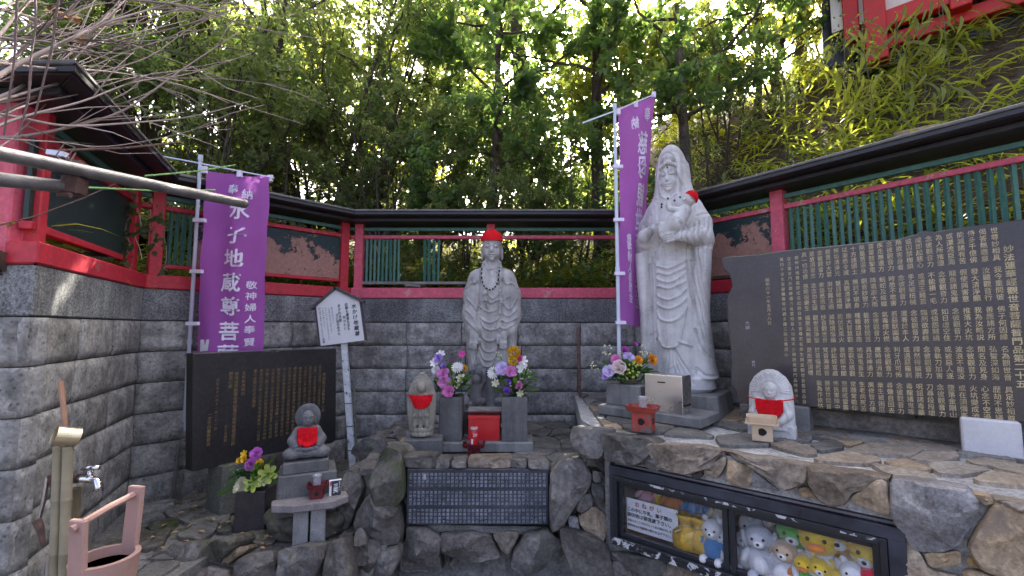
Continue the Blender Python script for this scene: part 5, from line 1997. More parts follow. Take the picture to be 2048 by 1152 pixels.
MB().add([(wq * .125 - .008, -.0022, hq * .80), (wq * .125 + .010, -.0022, hq * .80), (wq * .125 + .007, -.0022, hq * .91), (wq * .125 - .006, -.0022, hq * .91)], [(0, 1, 2, 3)]).build('paper_scrap', M['chalk_white'], PLQ)

# white wooden sign on a stake ----------------------------------------------
SGY = 4.0
sg = PY(705, 942, SGY)
SIGN = thing('notice_sign', 'white house-shaped wooden notice on a leaning worn white stake', 'sign', (sg.x, SGY, ZL))
zs = conv(620, 560, 8.23)


def S8(x, y):
    (p,) = zs([(x, y)])
    q = PY(p[0], p[1], SGY)
    return (q.x - sg.x, q.z - ZL)


brd = [S8(105, 415), S8(185, 1088), S8(905, 992), S8(818, 340), S8(432, 160)]
MB().prism(brd, -0.012, 0.012).build('board', M['white_paint'], SIGN, bevel=0.002)
mb = MB()
for (a, b) in (((15, 465), (425, 110)), ((425, 110), (905, 345))):
    A, B = Vector(S8(*a)), Vector(S8(*b))
    d = (B - A).normalized()
    nrm_ = Vector((d.y, -d.x))
    if nrm_.y > 0:
        nrm_ = -nrm_
    q = [A, B, B + nrm_ * 0.022, A + nrm_ * 0.022]
    mb.prism([(p.x, p.y) for p in q], -0.03, 0.035)
mb.build('roof_trim', M['sign_edge'], SIGN)
for (a, b) in (((105, 415), (185, 1088)), ((818, 340), (905, 992))):
    A, B = Vector(S8(*a)), Vector(S8(*b))
    sgn = -1 if a[0] < 400 else 1
    mb = MB().prism([(A.x, A.y), (B.x, B.y), (B.x + sgn * .014, B.y), (A.x + sgn * .014, A.y)], -0.014, 0.02)
    mb.build('side_trim', M['sign_edge'], SIGN)
A, B = S8(545, 1060), (0.0, 0.0)
mb = MB()
pts = [(A[0] + (B[0] - A[0]) * k / 8, 0.03, A[1] + (B[1] - A[1]) * k / 8) for k in range(9)]
for k in range(8):
    a, b = Vector(pts[k]), Vector(pts[k + 1])
    m_ = (a + b) / 2
    ang = math.atan2(b.x - a.x, -(b.z - a.z))
    mb.box(m_, (0.05, 0.03, (b - a).length + 0.004), (0, -ang, 0))
mb.box(((A[0] * 1.0), 0.03, A[1] + 0.15), (0.05, 0.024, 0.34))
mb.build('stake', M['worn_white'], SIGN)
mb = MB()
for k in (0.45, 0.62, 0.8):
    mb.box((A[0] * (1 - k), 0.03, A[1] * (1 - k)), (0.056, 0.036, 0.008))
mb.tube([(A[0] * .3, .06, A[1] * .72), (A[0] * .05 + .02, .065, 0.0)], .013, 8)
mb.build('wire_tie', M['dark_concrete'], SIGN)
T = Text()
dxl = 0.13
slp = (S8(790, 880)[0] - S8(735, 430)[0]) / (S8(735, 430)[1] - S8(790, 880)[1])


def sgn_col(txt, x, y0, y1, size, bold=0.012):
    a = S8(x, y0)
    p_ = (a[1] - S8(x, y1)[1]) / max(1, len(txt) - 1)
    T.column(txt, a[0], a[1], size, p_, dx=slp * p_, bold=bold, slant=0.13)


sgn_col('水かけ地蔵尊', 733, 430, 880, .044, .02)
sgn_col('白銀も黄金も玉も', 605, 405, 800, .030)
sgn_col('何せむに', 572, 615, 795, .026)
sgn_col('まされる宝', 485, 425, 660, .030)
sgn_col('子に如かめやも', 455, 580, 885, .028)
sgn_col('蓮根の花を咲かせまして', 368, 455, 710, .013, .004)
sgn_col('お地蔵さまは水でお清めします', 322, 470, 850, .0145, .004)
sgn_col('あなたの一杓の水をお供え下さい', 268, 470, 970, .0155, .004)
sgn_col('子供等の霊に代わり', 218, 475, 770, .0145, .004)
sgn_col('銀の柄杓を鎮めに持っております', 168, 470, 930, .0155, .004)
sgn_col('合掌', 235, 975, 1020, .022, .008)
T.build('lettering', M['ink'], SIGN, -0.0145)


# purple banners ------------------------------------------------------------
def banner(name, label, pole_top, pole_bot, cloth, mirror, zbase):
    """cloth: function (u 0..1 across, v 0..1 down) -> local point"""
    t = thing(name, label, 'banner', pole_bot, 0.0, 'purple votive banners')
    o = Vector(pole_bot)
    a = Vector(pole_top) - o
    mb = MB()
    mb.tube([(0, 0, 0), a * .45, a], [.0145, .0145, .0125], 12)
    mb.tube([a * .448, a * .462], .0185, 12)
    mb.tube([a * .995, a * 1.012], .017, 12)
    mb.build('pole', M['pvc'], t, smooth=False)
    nu, nv = 18, 46
    V, F = [], []
    for j in range(nv + 1):
        for i in range(nu + 1):
            V.append(tuple(cloth(i / nu, j / nv) - o))
    for j in range(nv):
        for i in range(nu):
            q = j * (nu + 1) + i
            F.append((q, q + nu + 1, q + nu + 2, q + 1))
    me = bpy.data.meshes.new('cloth')
    me.from_pydata(V, [], F)
    me.polygons.foreach_set('use_smooth', np.ones(len(F), dtype=bool))
    mesh_obj('cloth', me, M['banner'], t)
    return t, o, a


def cloth_warp(cloth, o, push):
    def w(V):
        out = []
        for x, y, z in V:
            p = cloth(min(max(x, 0), 1), min(max(-z, 0), 1))
            e = 0.01
            du = cloth(min(max(x, 0), .98) + e, min(max(-z, 0), 1)) - cloth(min(max(x, 0), .98), min(max(-z, 0), 1))
            dv = cloth(min(max(x, 0), 1), min(max(-z, 0), .98) + e) - cloth(min(max(x, 0), 1), min(max(-z, 0), .98))
            n_ = dv.cross(du).normalized()
            if n_.y > 0:
                n_ = -n_
            q = p - o + n_ * (push - y)
            out.append((q.x, q.y, q.z))
        return np.array(out)
    return w


# left banner: corners measured on the photograph at their own distance
B0, B1 = PY(411, 341, 3.42), PY(543, 357, 3.62)
B2, B3 = PY(384, 760, 3.42), PY(515, 760, 3.55)


def cl_left(u, v):
    p = (B0 * (1 - u) + B1 * u) * (1 - v) + (B2 * (1 - u) + B3 * u) * v
    p = p + Vector((0.006 * math.sin(v * 9), 0.028 * math.sin(u * 5.5 + v * 3.0) + 0.014 * math.sin(u * 12 - v * 5) + 0.010 * math.sin(v * 26 + u * 4) * (1 - v), 0.006 * math.sin(u * 6.28)))
    return p


bt, o, a = banner('votive_banner', 'purple banner with white characters on pole before the left wall', PY(401, 318, 3.40), Vector((PZ(361, 985, ZL).x, PZ(361, 985, ZL).y, ZL)), cl_left, False, ZL)
mb = MB()
mb.tube([PY(300, 308, 3.35) - o, PY(401, 327, 3.40) - o, PY(548, 356, 3.62) - o], .006, 8)
mb.build('crossbar', M['pvc'], bt)
for (px, py, Y) in ((410, 340, 3.4), (480, 348, 3.52), (541, 357, 3.62)):
    MB().box(PY(px, py, Y) - o + Vector((0, -.004, .0)), (.036, .022, .052)).build('tab', M['banner_white'], bt)
for py, px in ((441, 399), (543, 393), (647, 385)):
    MB().box(PY(px, py, 3.40) - o + Vector((.004, -.004, 0)), (.085, .034, .026)).build('tab', M['banner_white'], bt)
hgt = 1.0
T = Text()


def bcol(T, txt, u, v0, v1, size, hw, mirror=False, bold=0.018):
    for i, ch in enumerate(txt):
        v = v0 + (v1 - v0) * i / max(1, len(txt) - 1)
        n0 = len(T.v)
        T.char(ch, 0, 0, 1.0, bold=bold, slant=0.10, mirror=mirror)
        for q in T.v[n0:]:
            q[:, 0] = u + q[:, 0] * size
            q[:, 2] = -v + q[:, 2] * size / hw


HW = (B0 - B2).length / (B0 - B1).length
zb7 = conv(370, 330, 3.03)


def uv7(x, y):
    (p,) = zb7([(x, y)])
    # invert the bilinear corner map approximately in the picture
    v = (p[1] - 345) / (760 - 345)
    xl, xr = 411 + (384 - 411) * v, 543 + (515 - 543) * v
    return (p[0] - xl) / (xr - xl), v


u1, v1 = uv7(330, 270)
bcol(T, '奉', uv7(284, 147)[0], uv7(284, 147)[1], 1, .19, HW)
bcol(T, '納', uv7(378, 165)[0], uv7(378, 165)[1], 1, .19, HW)
us = [uv7(x, y) for x, y in ((322, 275), (315, 430), (300, 575), (288, 722), (280, 866), (268, 1015), (258, 1150))]
for ch, (u, v) in zip('水子地蔵尊菩薩', us):
    bcol(T, ch, u, v, 1, .33, HW, bold=0.022)
for ch, (x, y) in zip('敬神婦人奉賢会', ((404, 728), (398, 795), (392, 865), (387, 935), (382, 1000), (378, 1075), (372, 1150))):
    u, v = uv7(x, y)
    bcol(T, ch, u, v, 1, .145, HW, bold=0.012)
T.build('lettering', M['banner_white'], bt, 0.0, cloth_warp(cl_left, o, 0.004))
q = [uv7(85, 1070), uv7(158, 1070), uv7(152, 1135), uv7(85, 1140)]
MB().add([tuple(cl_left(u, v) - o + Vector((0, -.006, 0))) for u, v in q], [(0, 1, 2, 3)]).build('donor_patch', M['paper'], bt)

# right banner, seen from behind
C0, C1 = PY(1236, 214, 3.60), PY(1306, 196, 3.95)
C2, C3 = PY(1243, 642, 3.60), PY(1288, 660, 3.90)


def cl_right(u, v):
    p = (C0 * (1 - u) + C1 * u) * (1 - v) + (C2 * (1 - u) + C3 * u) * v
    return p + Vector((0.012 * math.sin(v * 5.0 + u * 2), 0.034 * math.sin(u * 6.0 + v * 3.4) + 0.012 * math.sin(v * 22 + u * 5), 0.008 * math.sin(u * 6.28 + v * 3)))


rb = PZ(1238, 776, ZR)
rb = PY(1240, 800, 3.60)
bt, o, a = banner('votive_banner', 'purple banner seen from behind with reversed characters, beside tall statue', PY(1229, 215, 3.58), Vector((rb.x, rb.y, ZR)), cl_right, True, ZR)
MB().tube([PY(1165, 246, 3.40) - o, PY(1230, 222, 3.58) - o, PY(1311, 188, 3.96) - o], .006, 8).build('crossbar', M['pvc'], bt)
for (px, py, Y) in ((1236, 224, 3.6), (1271, 210, 3.78), (1307, 190, 3.95)):
    MB().box(PY(px, py, Y) - o + Vector((0, -.004, 0)), (.034, .022, .05)).build('tab', M['banner_white'], bt)
for px, py in ((1234, 334), (1236, 440), (1238, 547), (1240, 645)):
    MB().box(PY(px, py, 3.58) - o + Vector((.004, -.004, 0)), (.08, .034, .026)).build('tab', M['banner_white'], bt)
T = Text()
HW = (C0 - C2).length / (C0 - C1).length
zb8 = conv(1200, 180, 2.35)


def uv8(x, y):
    (p,) = zb8([(x, y)])
    v = (p[1] - 205) / (651 - 205)
    xl, xr = 1236 + (1243 - 1236) * v, 1306 + (1288 - 1306) * v
    # depth changes across the cloth: undo the perspective of the picture
    k = (p[0] - xl) / (xr - xl)
    k = k * 3.95 / (3.60 + k * (3.95 - 3.60)) if False else k * 3.60 / (3.95 - k * 0.35)
    return k, v


for ch, x, y, sz in (('奉', 208, 135, .19), ('納', 157, 158, .19)):
    u, v = uv8(x, y)
    bcol(T, ch, u, v, 1, sz, HW, True)
for ch, (x, y) in zip('慈母観世音菩薩', ((192, 265), (190, 380), (188, 510), (184, 625), (184, 740), (186, 860), (188, 975))):
    u, v = uv8(x, y)
    bcol(T, ch, u, v, 1, .33, HW, True, 0.022)
for ch, (x, y) in zip('敬神婦人奉賢会', ((136, 712), (138, 752), (138, 798), (140, 845), (142, 890), (144, 935), (146, 982))):
    u, v = uv8(x, y)
    bcol(T, ch, u, v, 1, .145, HW, True, 0.012)
T.build('lettering', M['banner_white'], bt, 0.0, cloth_warp(cl_right, o, 0.004))


# ================================================================== offerings and furniture of the three shrines
def sanbo(label, p, rz, w, h, tray, foot, mt, mf, hole=True, group='offering stands'):
    t = thing('offering_stand', label, 'offering stand', p, rz, group)
    mb = MB()
    th = 0.006
    zt = h - tray
    def octo(k, z):
        a_, b_, c_ = w * .5 * k, w * .42 * k, w * .10 * k
        return [(a_ - c_, -b_, z), (a_, -b_ + c_, z), (a_, b_ - c_, z), (a_ - c_, b_, z), (-a_ + c_, b_, z), (-a_, b_ - c_, z), (-a_, -b_ + c_, z), (-a_ + c_, -b_, z)]
    rg = [octo(.91, zt), octo(1.0, h), octo(.95, h), octo(.86, zt + th)]
    fs_ = [tuple(reversed(range(8)))]
    for i in range(3):
        fs_ += [(i * 8 + k, i * 8 + (k + 1) % 8, (i + 1) * 8 + (k + 1) % 8, (i + 1) * 8 + k) for k in range(8)]
    fs_.append(tuple(24 + k for k in range(8)))
    mb.add([q for r_ in rg for q in r_], fs_)
    mb.build('tray', mt, t)
    b = MB()
    b.box((0, 0, zt / 2), (foot, foot * .9, zt - 0.001))
    b.build('base', mf, t, bevel=0.003)
    if hole:
        c = MB()
        n_ = 16
        r_ = min(zt * .21, .021)
        c.prism([(r_ * math.cos(-k * 6.2832 / n_) * (1 + .12 * math.cos(3 * k * 6.2832 / n_)), zt * .52 + r_ * math.sin(-k * 6.2832 / n_)) for k in range(n_)][::-1], -foot * .45 - 0.0015, -foot * .45 + 0.004)
        c.build('hole', M['dark_hole'], t)
        c = MB()
        c.box((foot / 2, 0, zt * .52), (.004, r_ * 1.5, r_ * 1.7))
        c.build('hole', M['dark_hole'], t)
    return t


def cup(label, p, r_=.03, h=.075, fill=None):
    t = thing('plastic_cup', label, 'cup', p)
    MB().lathe([(r_ * .85, 0), (r_ * .9, h * .1), (r_, h), (r_ * 1.08, h), (r_ * 1.08, h * .96), (r_ * .96, h * .95), (r_ * .86, h * .1), (r_ * .8, h * .06)], 20).build('shell', M['clear_cup'], t, smooth=True)
    return t


# centre shrine
bs = PZ(962, 905, ZC)
Y0 = bs.y
cxa, cxb = PZ(857, 905, ZC).x, PZ(1067, 905, ZC).x
base_c = thing('stone_slab', 'long grey stone slab under the two vases and red box', 'slab', ((cxa + cxb) / 2, Y0, ZC))
MB().box((0, .14, .035), (cxb - cxa, .28, .07)).build('slab', M['plinth'], base_c, bevel=0.006)
ZB = ZC + .07
jp = thing('stone_plinth', 'dark stone plinth and wooden board under the capped figure', 'plinth', (jz.x, JY, ZC))
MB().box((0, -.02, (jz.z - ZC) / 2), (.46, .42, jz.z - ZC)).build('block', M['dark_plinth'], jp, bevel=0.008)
mb = MB()
mb.box((-.01, 3.585 - JY, PY(965, 819, 3.56).z - ZC), (.305, .10, .012), (0.06, 0, 0))
mb.build('wooden_board', M['grey_wood'], jp, jitter=0.006)
VASES = []
for (pxa, pxb, lab) in ((877, 923, 'left grey stone vase block before the capped figure'), (1003, 1055, 'right grey stone vase block before the capped figure')):
    yv = Y0 + .035
    xa, xb = PY(pxa, 880, yv).x, PY(pxb, 880, yv).x
    hv = PY(900, 795, yv).z - ZB
    t = thing('stone_vase', lab, 'vase', ((xa + xb) / 2, yv + (xb - xa) / 2, ZB))
    w_ = xb - xa
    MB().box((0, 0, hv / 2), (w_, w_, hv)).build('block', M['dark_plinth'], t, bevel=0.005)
    MB().lathe([(.045, hv - .02), (.045, hv + .0015)], 16).build('mouth', M['dark_hole'], t)
    VASES.append(((xa + xb) / 2, yv + w_ / 2, ZB + hv))
# red money box
rb0 = thing('money_box', 'red metal offertory box with slots between the stone vases', 'box', (PY(968, 880, Y0 + .06).x, Y0 + .06, ZB))
wb_ = PY(1000, 880, Y0 + .06).x - PY(937, 880, Y0 + .06).x
hb_ = PY(968, 832, Y0 + .06).z - ZB
MB().box((0, .07, hb_ / 2), (wb_, .14, hb_)).build('body', M['red_metal'], rb0, bevel=0.003)
MB().box((0, .069, hb_ - .012), (wb_ + .006, .146, .026)).build('lid', M['red_metal'], rb0, bevel=0.002)
for sx in (-1, 1):
    MB().box((sx * wb_ * .22, .07, hb_ + .002), (.05, .012, .004), (0, 0, .5)).build('coin_slot', M['dark_hole'], rb0)
MB().box((wb_ / 2 + .008, .08, hb_ * .55), (.014, .02, .03)).build('padlock', M['steel'], rb0, bevel=0.003)
# sanbo with red drink jar
sp = PZ(948, 913, ZC + .012)
sanbo('dark red offering stand in front of the red metal box', sp, 0.0, .16, .095, .025, .085, M['lacquer_dark'], M['lacquer_dark'])
jar = thing('drink_jar', 'red labelled drink jar on the dark red stand', 'jar', (sp.x + .0, sp.y, sp.z + .078))
MB().lathe([(.024, 0), (.026, .004), (.026, .10), (.024, .104)], 20).build('label_band', M['red_metal'], jar, smooth=True)
MB().lathe([(.0245, .104), (.027, .108), (.0275, .124), (.026, .126)], 20).build('clear_rim', M['clear_cup'], jar, smooth=True)
for k_, dg in enumerate('20'):
    T = Text()
    T.char(dg, -.008 + k_ * .016, .075, .030, slant=.2)
    T.build('digit', M['paper'], jar, 0, lambda V: np.stack([V[:, 0] + .008, -np.sqrt(np.maximum(1e-6, .0268 ** 2 - np.minimum(np.abs(V[:, 0] + .008), .026) ** 2)), V[:, 2]], 1))
MB().box((-.012, -.0245, .03), (.013, .003, .034), (0, 0, -.45)).build('white_patch', M['paper'], jar)
# cream stand with cup
sp = PZ(820, 902, ZC + .012)
sanbo('cream plastic offering stand at the left of the centre platform', sp, R(4), .135, .085, .022, .075, M['cream_plastic'], M['cream_plastic'])
cup('clear plastic cup on the cream offering stand', (sp.x, sp.y, sp.z + .069), .026, .07)
# slab under the arch relief
asl = thing('stone_slab', 'thin dark slab under the pointed-arch relief', 'slab', (ab.x, ab.y, ZC), AR)
MB().box((0.02, .0, (ab.z - ZC) / 2), (.28, .22, ab.z - ZC)).build('slab', M['dark_plinth'], asl, bevel=0.006)

# right shrine: slab, block, steel box
q1, q2 = PZ(1195, 831, ZR), PZ(1402, 863, ZR)
KD = (q2 - q1)
KD.z = 0
KL = KD.length
KRZ = math.atan2(KD.y, KD.x)
kb = thing('stone_slab', 'long worn stone slab in front of the tall veiled figure', 'slab', q1, KRZ)
MB().box((KL / 2, .17, .045), (KL, .34, .07)).build('slab', M['plinth'], kb, bevel=0.01, jitter=0.004)
mb = MB()
mb.box((.3, .15, .004), (.10, .2, .012))
mb.box((KL - .2, .15, .004), (.12, .2, .012))
mb.build('packing_stone', M['dark_plinth'], kb)
ZK = ZR + .08
KX = KD.normalized()
KN = Vector((-KX.y, KX.x, 0))
kp = thing('stone_plinth', 'broad tapered stone plinth under the tall veiled figure', 'plinth', (kz.x, KY, ZR), KROT)
MB().box((0.03, -.02, (kz.z - ZR) / 2), (.66, .54, kz.z - ZR), taper=0.93).build('block', M['plinth'], kp, bevel=0.008)


def on_line(px, off_):
    """point on the slab's top at that picture column, off_ behind its front edge"""
    d = ray(px, 800)
    # intersect plan ray with the line q1 + KX*s + KN*off_
    a_ = Vector((q1.x + KN.x * off_, q1.y + KN.y * off_))
    s_ = (a_.y * d.x - a_.x * d.y) / (KX.x * d.y - KX.y * d.x)
    return Vector((a_.x + KX.x * s_, a_.y + KX.y * s_, ZK))


fa, fb = on_line(1212, .07), on_line(1281, .07)
t = thing('stone_vase', 'wide grey stone block holding flowers beside the steel box', 'vase', (fa + fb) / 2, KRZ)
hv = PY(1240, 766, fa.y).z - ZK
MB().box((0, .09, hv / 2), ((fb - fa).length, .18, hv)).build('block', M['plinth'], t, bevel=0.006)
KV = ((fa + fb) / 2 + KN * .09)
KV.z = ZK + hv
ga, gb = on_line(1290, .03), on_line(1365, .03)
t = thing('money_box', 'stainless steel offertory box with slot below the veiled figure', 'box', (ga + gb) / 2, KRZ)
hv = PY(1330, 750, (ga.y + gb.y) / 2).z - ZK
w_ = (gb - ga).length
MB().box((0, .075, hv / 2), (w_, .15, hv)).build('body', M['steel'], t, bevel=0.003)
MB().box((-.01, -.0012, hv * .80), (.055, .004, .008)).build('coin_slot', M['dark_hole'], t)
MB().box((w_ / 2 + .001, .075, hv * .22), (.004, .11, .012)).build('door_gap', M['dark_hole'], t)
sp = PZ(1287, 862, ZR + .012)
sanbo('red lacquered offering stand with worn base before steel box', sp, -R(30), .19, .155, .030, .12, M['lacquer'], M['lacquer_worn'])
cup('clear plastic cup on the red lacquered stand', (sp.x, sp.y, sp.z + .132), .028, .078)
sp = PZ(1525, 880, ZR + .012)
t = sanbo('plain wooden offering stand before the haloed figure', sp, -R(28), .155, .134, .032, .105, M['hinoki'], M['hinoki'])
MB().box((0, 0, .099), (.168, .145, .006)).build('tray_rim', M['hinoki'], t)

# left shrine: lotus stone, two pedestals, table, vase
lb = thing('lotus_stone', 'round carved lotus stone under the seated figure’s pedestal', 'stone', (sb.x + .02, sb.y + .10, ZL), SR)
S = Sdf((-.34, -.34, -.02), (.34, .34, .20), 0.008)
S.ell((0, 0, .03), (.27, .25, .13), .02)
for k in range(12):
    a = k * 6.2832 / 12
    S.ell((math.cos(a) * .215, math.sin(a) * .205, .09), (.080, .080, .060), .02)
S.box((0, 0, .30), (.8, .8, .28), .01, .01, sub=True)
S.box((0, 0, -.1), (.8, .8, .2), .01, .004, sub=True)
figure('bowl', S, None, M['rock_moss'], lb)
zt = PY(560, 958, 2.86).z
pd = thing('stone_pedestal', 'two-tier dark stone pedestal carved with water character', 'pedestal', (sb.x, sb.y, 0), SR)
z_u = sb.z
z_m = PY(613, 944, 2.90).z
z_l = ZL + .15
MB().box((0, -.005, (z_u + z_m) / 2), (.26, .21, z_u - z_m)).build('upper_block', M['dark_plinth'], pd, bevel=0.005)
MB().box((0.012, 0.0, (z_m + z_l) / 2), (.33, .27, z_m - z_l)).build('lower_block', M['dark_plinth'], pd, bevel=0.005)
T = Text()
T.char('水', -.115, (z_m + z_l) / 2 + .015, .085, bold=.0)
T.build('engraved_character', M['plinth'], pd, -.137)
tb = PZ(618, 1096, ZL - .03)
TB = thing('stone_table', 'small six-sided stone offering table on two granite legs', 'table', tb, R(20))
zt = PY(615, 995, tb.y).z - tb.z
hexo = [(-.215, .02), (-.205, -.05), (-.09, -.105), (.13, -.105), (.215, -.03), (.20, .06), (-.05, .09)]
n_ = len(hexo)
v = [(a, b, zt - .045) for a, b in hexo] + [(a, b, zt) for a, b in hexo]
MB().add(v, [tuple(reversed(range(n_))), tuple(range(n_, 2 * n_))] + [(i, (i + 1) % n_, n_ + (i + 1) % n_, n_ + i) for i in range(n_)]).build('top', M['table_stone'], TB, bevel=0.006, jitter=0.004)
for sx in (-.047, .047):
    MB().box((sx, -.02, (zt - .045) / 2), (.082, .09, zt - .046)).build('leg', M['speckled'], TB, bevel=0.005)
sp = Vector(tb) + Matrix.Rotation(R(20), 3, 'Z') @ Vector((.035, -.01, zt))
sanbo('small dark red offering stand on the stone table', sp, R(16), .115, .085, .026, .075, M['lacquer_dark'], M['lacquer_dark'])
cup('clear plastic cup standing in the stone table’s red stand', (sp.x - .005, sp.y + .005, sp.z + .06), .026, .07)
sp = Vector(tb) + Matrix.Rotation(R(20), 3, 'Z') @ Vector((.135, -.005, zt))
ck = thing('snack_box', 'small black and white snack carton on the stone table', 'carton', sp, R(24))
MB().box((0, 0, .045), (.068, .024, .09)).build('carton', M['paper'], ck, bevel=0.001)
MB().box((.006, -.0125, .045), (.054, .002, .086)).build('black_panel', M['ink'], ck)
MB().add([(-.03, -.0128, .088), (0.0, -.0128, .088), (-.03, -.0128, .055)], [(0, 2, 1)]).build('red_corner', M['ink_red'], ck)
T = Text()
T.column('三矢', .003, .058, .030, .026, bold=.03)
T.build('lettering', M['paper'], ck, -.0145)
T = Text()
T.column('おせんべい', .024, .078, .011, .0115, bold=.02)
T.build('lettering', M['paper'], ck, -.0145)
va, vb = PZ(464, 1062, ZL), PZ(527, 1056, ZL)
t = thing('stone_vase', 'dark irregular stone vase block before the left stele', 'vase', ((va.x + vb.x) / 2, (va.y + vb.y) / 2 + .08, ZL - .01), R(8))
hv = PY(500, 985, va.y).z - ZL + .01
mb = MB()
w_ = (vb - va).length
mb.box((0, 0, hv / 2), (w_ * 1.06, .19, hv), taper=0.97)
mb.build('block', M['slate_brown'], t, bevel=0.006, jitter=0.008)
LV = Vector(t.location) + Vector((.0, 0, hv))
# ================================================================== flowers
def petal(mb, c, d, n, ln, w, cup_=0.25, ruf=0.0, rr=None):
    """one petal: a small curved leaf of four quads"""
    d = d.normalized()
    s = d.cross(n)
    s = s.normalized() if s.length > 1e-5 else d.orthogonal().normalized()
    n = s.cross(d).normalized()
    rows = []
    for t_, ww, up in ((0, .25, 0), (.5, 1.0, cup_ * .5), (.85, .95, cup_), (1.0, .5, cup_ * 1.3)):
        jit = (rr.uniform(-ruf, ruf) if rr else 0)
        p = c + d * ln * t_ + n * ln * up
        rows.append([p - s * w * ww / 2 + n * ln * (.12 * ww + jit), p, p + s * w * ww / 2 + n * ln * (.12 * ww - jit)])
    v = [q for r_ in rows for q in r_]
    f = []
    for i in range(3):
        for j in range(2):
            a = i * 3 + j
            f.append((a, a + 1, a + 4, a + 3))
    mb.add(v, f)


FM = {}


def fmat(name, col):
    if name not in FM:
        FM[name] = plain('petal_' + name, col, 0.7, 0, 0.18, 60)
    return FM[name]


FCOL = dict(pink=(0.62, 0.22, 0.50), lilac=(0.42, 0.26, 0.66), violet=(0.25, 0.10, 0.56), white=(0.74, 0.72, 0.70), yellow=(0.82, 0.52, 0.02), orange=(0.78, 0.30, 0.02), magenta=(0.52, 0.04, 0.26),
            blush=(0.72, 0.56, 0.55), lime=(0.42, 0.50, 0.10), hot=(0.66, 0.17, 0.45), palelilac=(0.58, 0.48, 0.74), cream=(0.62, 0.60, 0.40), orchid=(0.52, 0.12, 0.50), pgreen=(0.40, 0.50, 0.28))


def flower(parent, kind, col, p, r_, facing, seed):
    rr = random.Random(seed)
    mb = MB()
    f = Vector(facing).normalized()
    a1 = f.orthogonal().normalized()
    a2 = f.cross(a1)
    if kind == 'ruffle':
        for ring, (k, lift, n_) in enumerate(((1.0, .05, 9), (.85, .35, 8), (.65, .75, 7), (.42, 1.2, 6), (.25, 1.8, 4))):
            for i in range(n_):
                a = 6.2832 * (i + rr.uniform(-.25, .25)) / n_ + ring * .4
                d = a1 * math.cos(a) + a2 * math.sin(a) + f * lift
                petal(mb, p, d, f, r_ * (k + .25 * lift * .4) * rr.uniform(.85, 1.1), r_ * .75 * (k + .2), .10, .22, rr)
    elif kind == 'pom':
        for i in range(150):
            z_ = rr.uniform(-.35, 1)
            a = rr.uniform(0, 6.2832)
            q = math.sqrt(max(0, 1 - z_ * z_))
            d = a1 * math.cos(a) * q + a2 * math.sin(a) * q + f * z_
            petal(mb, p + d * r_ * .35, d, a1, r_ * .62, r_ * .16, .1, .05, rr)
    elif kind == 'daisy':
        for ring, n_, k, lift in ((0, 16, 1.0, .12), (1, 14, .85, .4), (2, 10, .6, .8)):
            for i in range(n_):
                a = 6.2832 * (i + rr.uniform(-.15, .15)) / n_ + ring * .2
                d = a1 * math.cos(a) + a2 * math.sin(a) + f * lift
                petal(mb, p, d, f, r_ * k, r_ * .24, .05, .04, rr)
    elif kind == 'lily':
        for i in range(6):
            a = 6.2832 * (i + rr.uniform(-.1, .1)) / 6
            d = a1 * math.cos(a) + a2 * math.sin(a) + f * .45
            petal(mb, p, d, f, r_, r_ * .52, -.05, .06, rr)
    elif kind == 'bell':
        for i in range(5):
            a = 6.2832 * i / 5
            d = a1 * math.cos(a) + a2 * math.sin(a) + f * 1.1
            petal(mb, p - f * r_ * .4, d, f, r_ * 1.2, r_ * .9, .15, .1, rr)
        for i in range(4):
            a = 6.2832 * i / 4 + .5
            d = a1 * math.cos(a) + a2 * math.sin(a) + f * 2
            petal(mb, p - f * r_ * .2, d, f, r_ * .8, r_ * .6, .15, .1, rr)
    elif kind == 'spray':
        for i in range(9):
            q = p + Vector((rr.uniform(-1, 1), rr.uniform(-1, 1), rr.uniform(-.8, 1))) * r_
            mb.ball(q, r_ * .19, 6, 4)
    o = mb.build('flower', fmat(col, FCOL[col]), parent, smooth=True)
    if kind == 'spray':
        tag(o, kind='stuff')
    return o


def greens(parent, c, items, seed, mat='bouquet_leaf'):
    rr = random.Random(seed)
    for (p, d, ln, w) in items:
        mb = MB()
        petal(mb, Vector(p), Vector(d), Vector((0, -.3, 1)), ln, w, .05, .03, rr)
        me = mb.mesh('leaf', smooth=True)
        at = me.attributes.new('leafvar', 'FLOAT', 'POINT')
        at.data.foreach_set('value', np.full(len(me.vertices), rr.random(), dtype=np.float32))
        mesh_obj('leaf', me, M[mat], parent)


def bouquet(name, label, root, flowers, seed, nleaf=16, spread=.11, hgt=.16, Y=None):
    """flowers given as (kind, colour, pixel x, pixel y, radius in metres, depth offset)"""
    t = thing(name, label, 'flowers', root, 0.0, 'artificial flower bouquets')
    root = Vector(root)
    rr = random.Random(seed)
    mb = MB()
    for i, (kind, col, px, py, r_, dy) in enumerate(flowers):
        p = PY(px, py, root.y + dy) - root
        f = Vector((p.x * 2.2 + rr.uniform(-.15, .15), -1.0, .35 + p.z * .8 + rr.uniform(-.2, .2)))
        flower(t, kind, col, p, r_ * 1.22, f, seed * 100 + i)
        m_ = p * .5 + Vector((0, 0, .02))
        mb.tube([(p.x * .15, p.y * .15, -.03), tuple(m_), tuple(p - f.normalized() * r_ * .2)], .0025, 5)
    mb.build('stems', M['bouquet_leaf'], t)
    items = []
    for i in range(nleaf * 2):
        a = rr.uniform(0, 6.2832)
        q = rr.uniform(.15, 1.0)
        p = Vector((math.cos(a) * spread * q, math.sin(a) * spread * .6 * q, rr.uniform(0.0, hgt)))
        d = Vector((math.cos(a) * rr.uniform(.3, 1), -abs(math.sin(a)) * .5, rr.uniform(-.3, 1)))
        items.append((p, d, rr.uniform(.06, .12), rr.uniform(.025, .05)))
    greens(t, None, items, seed)
    return t


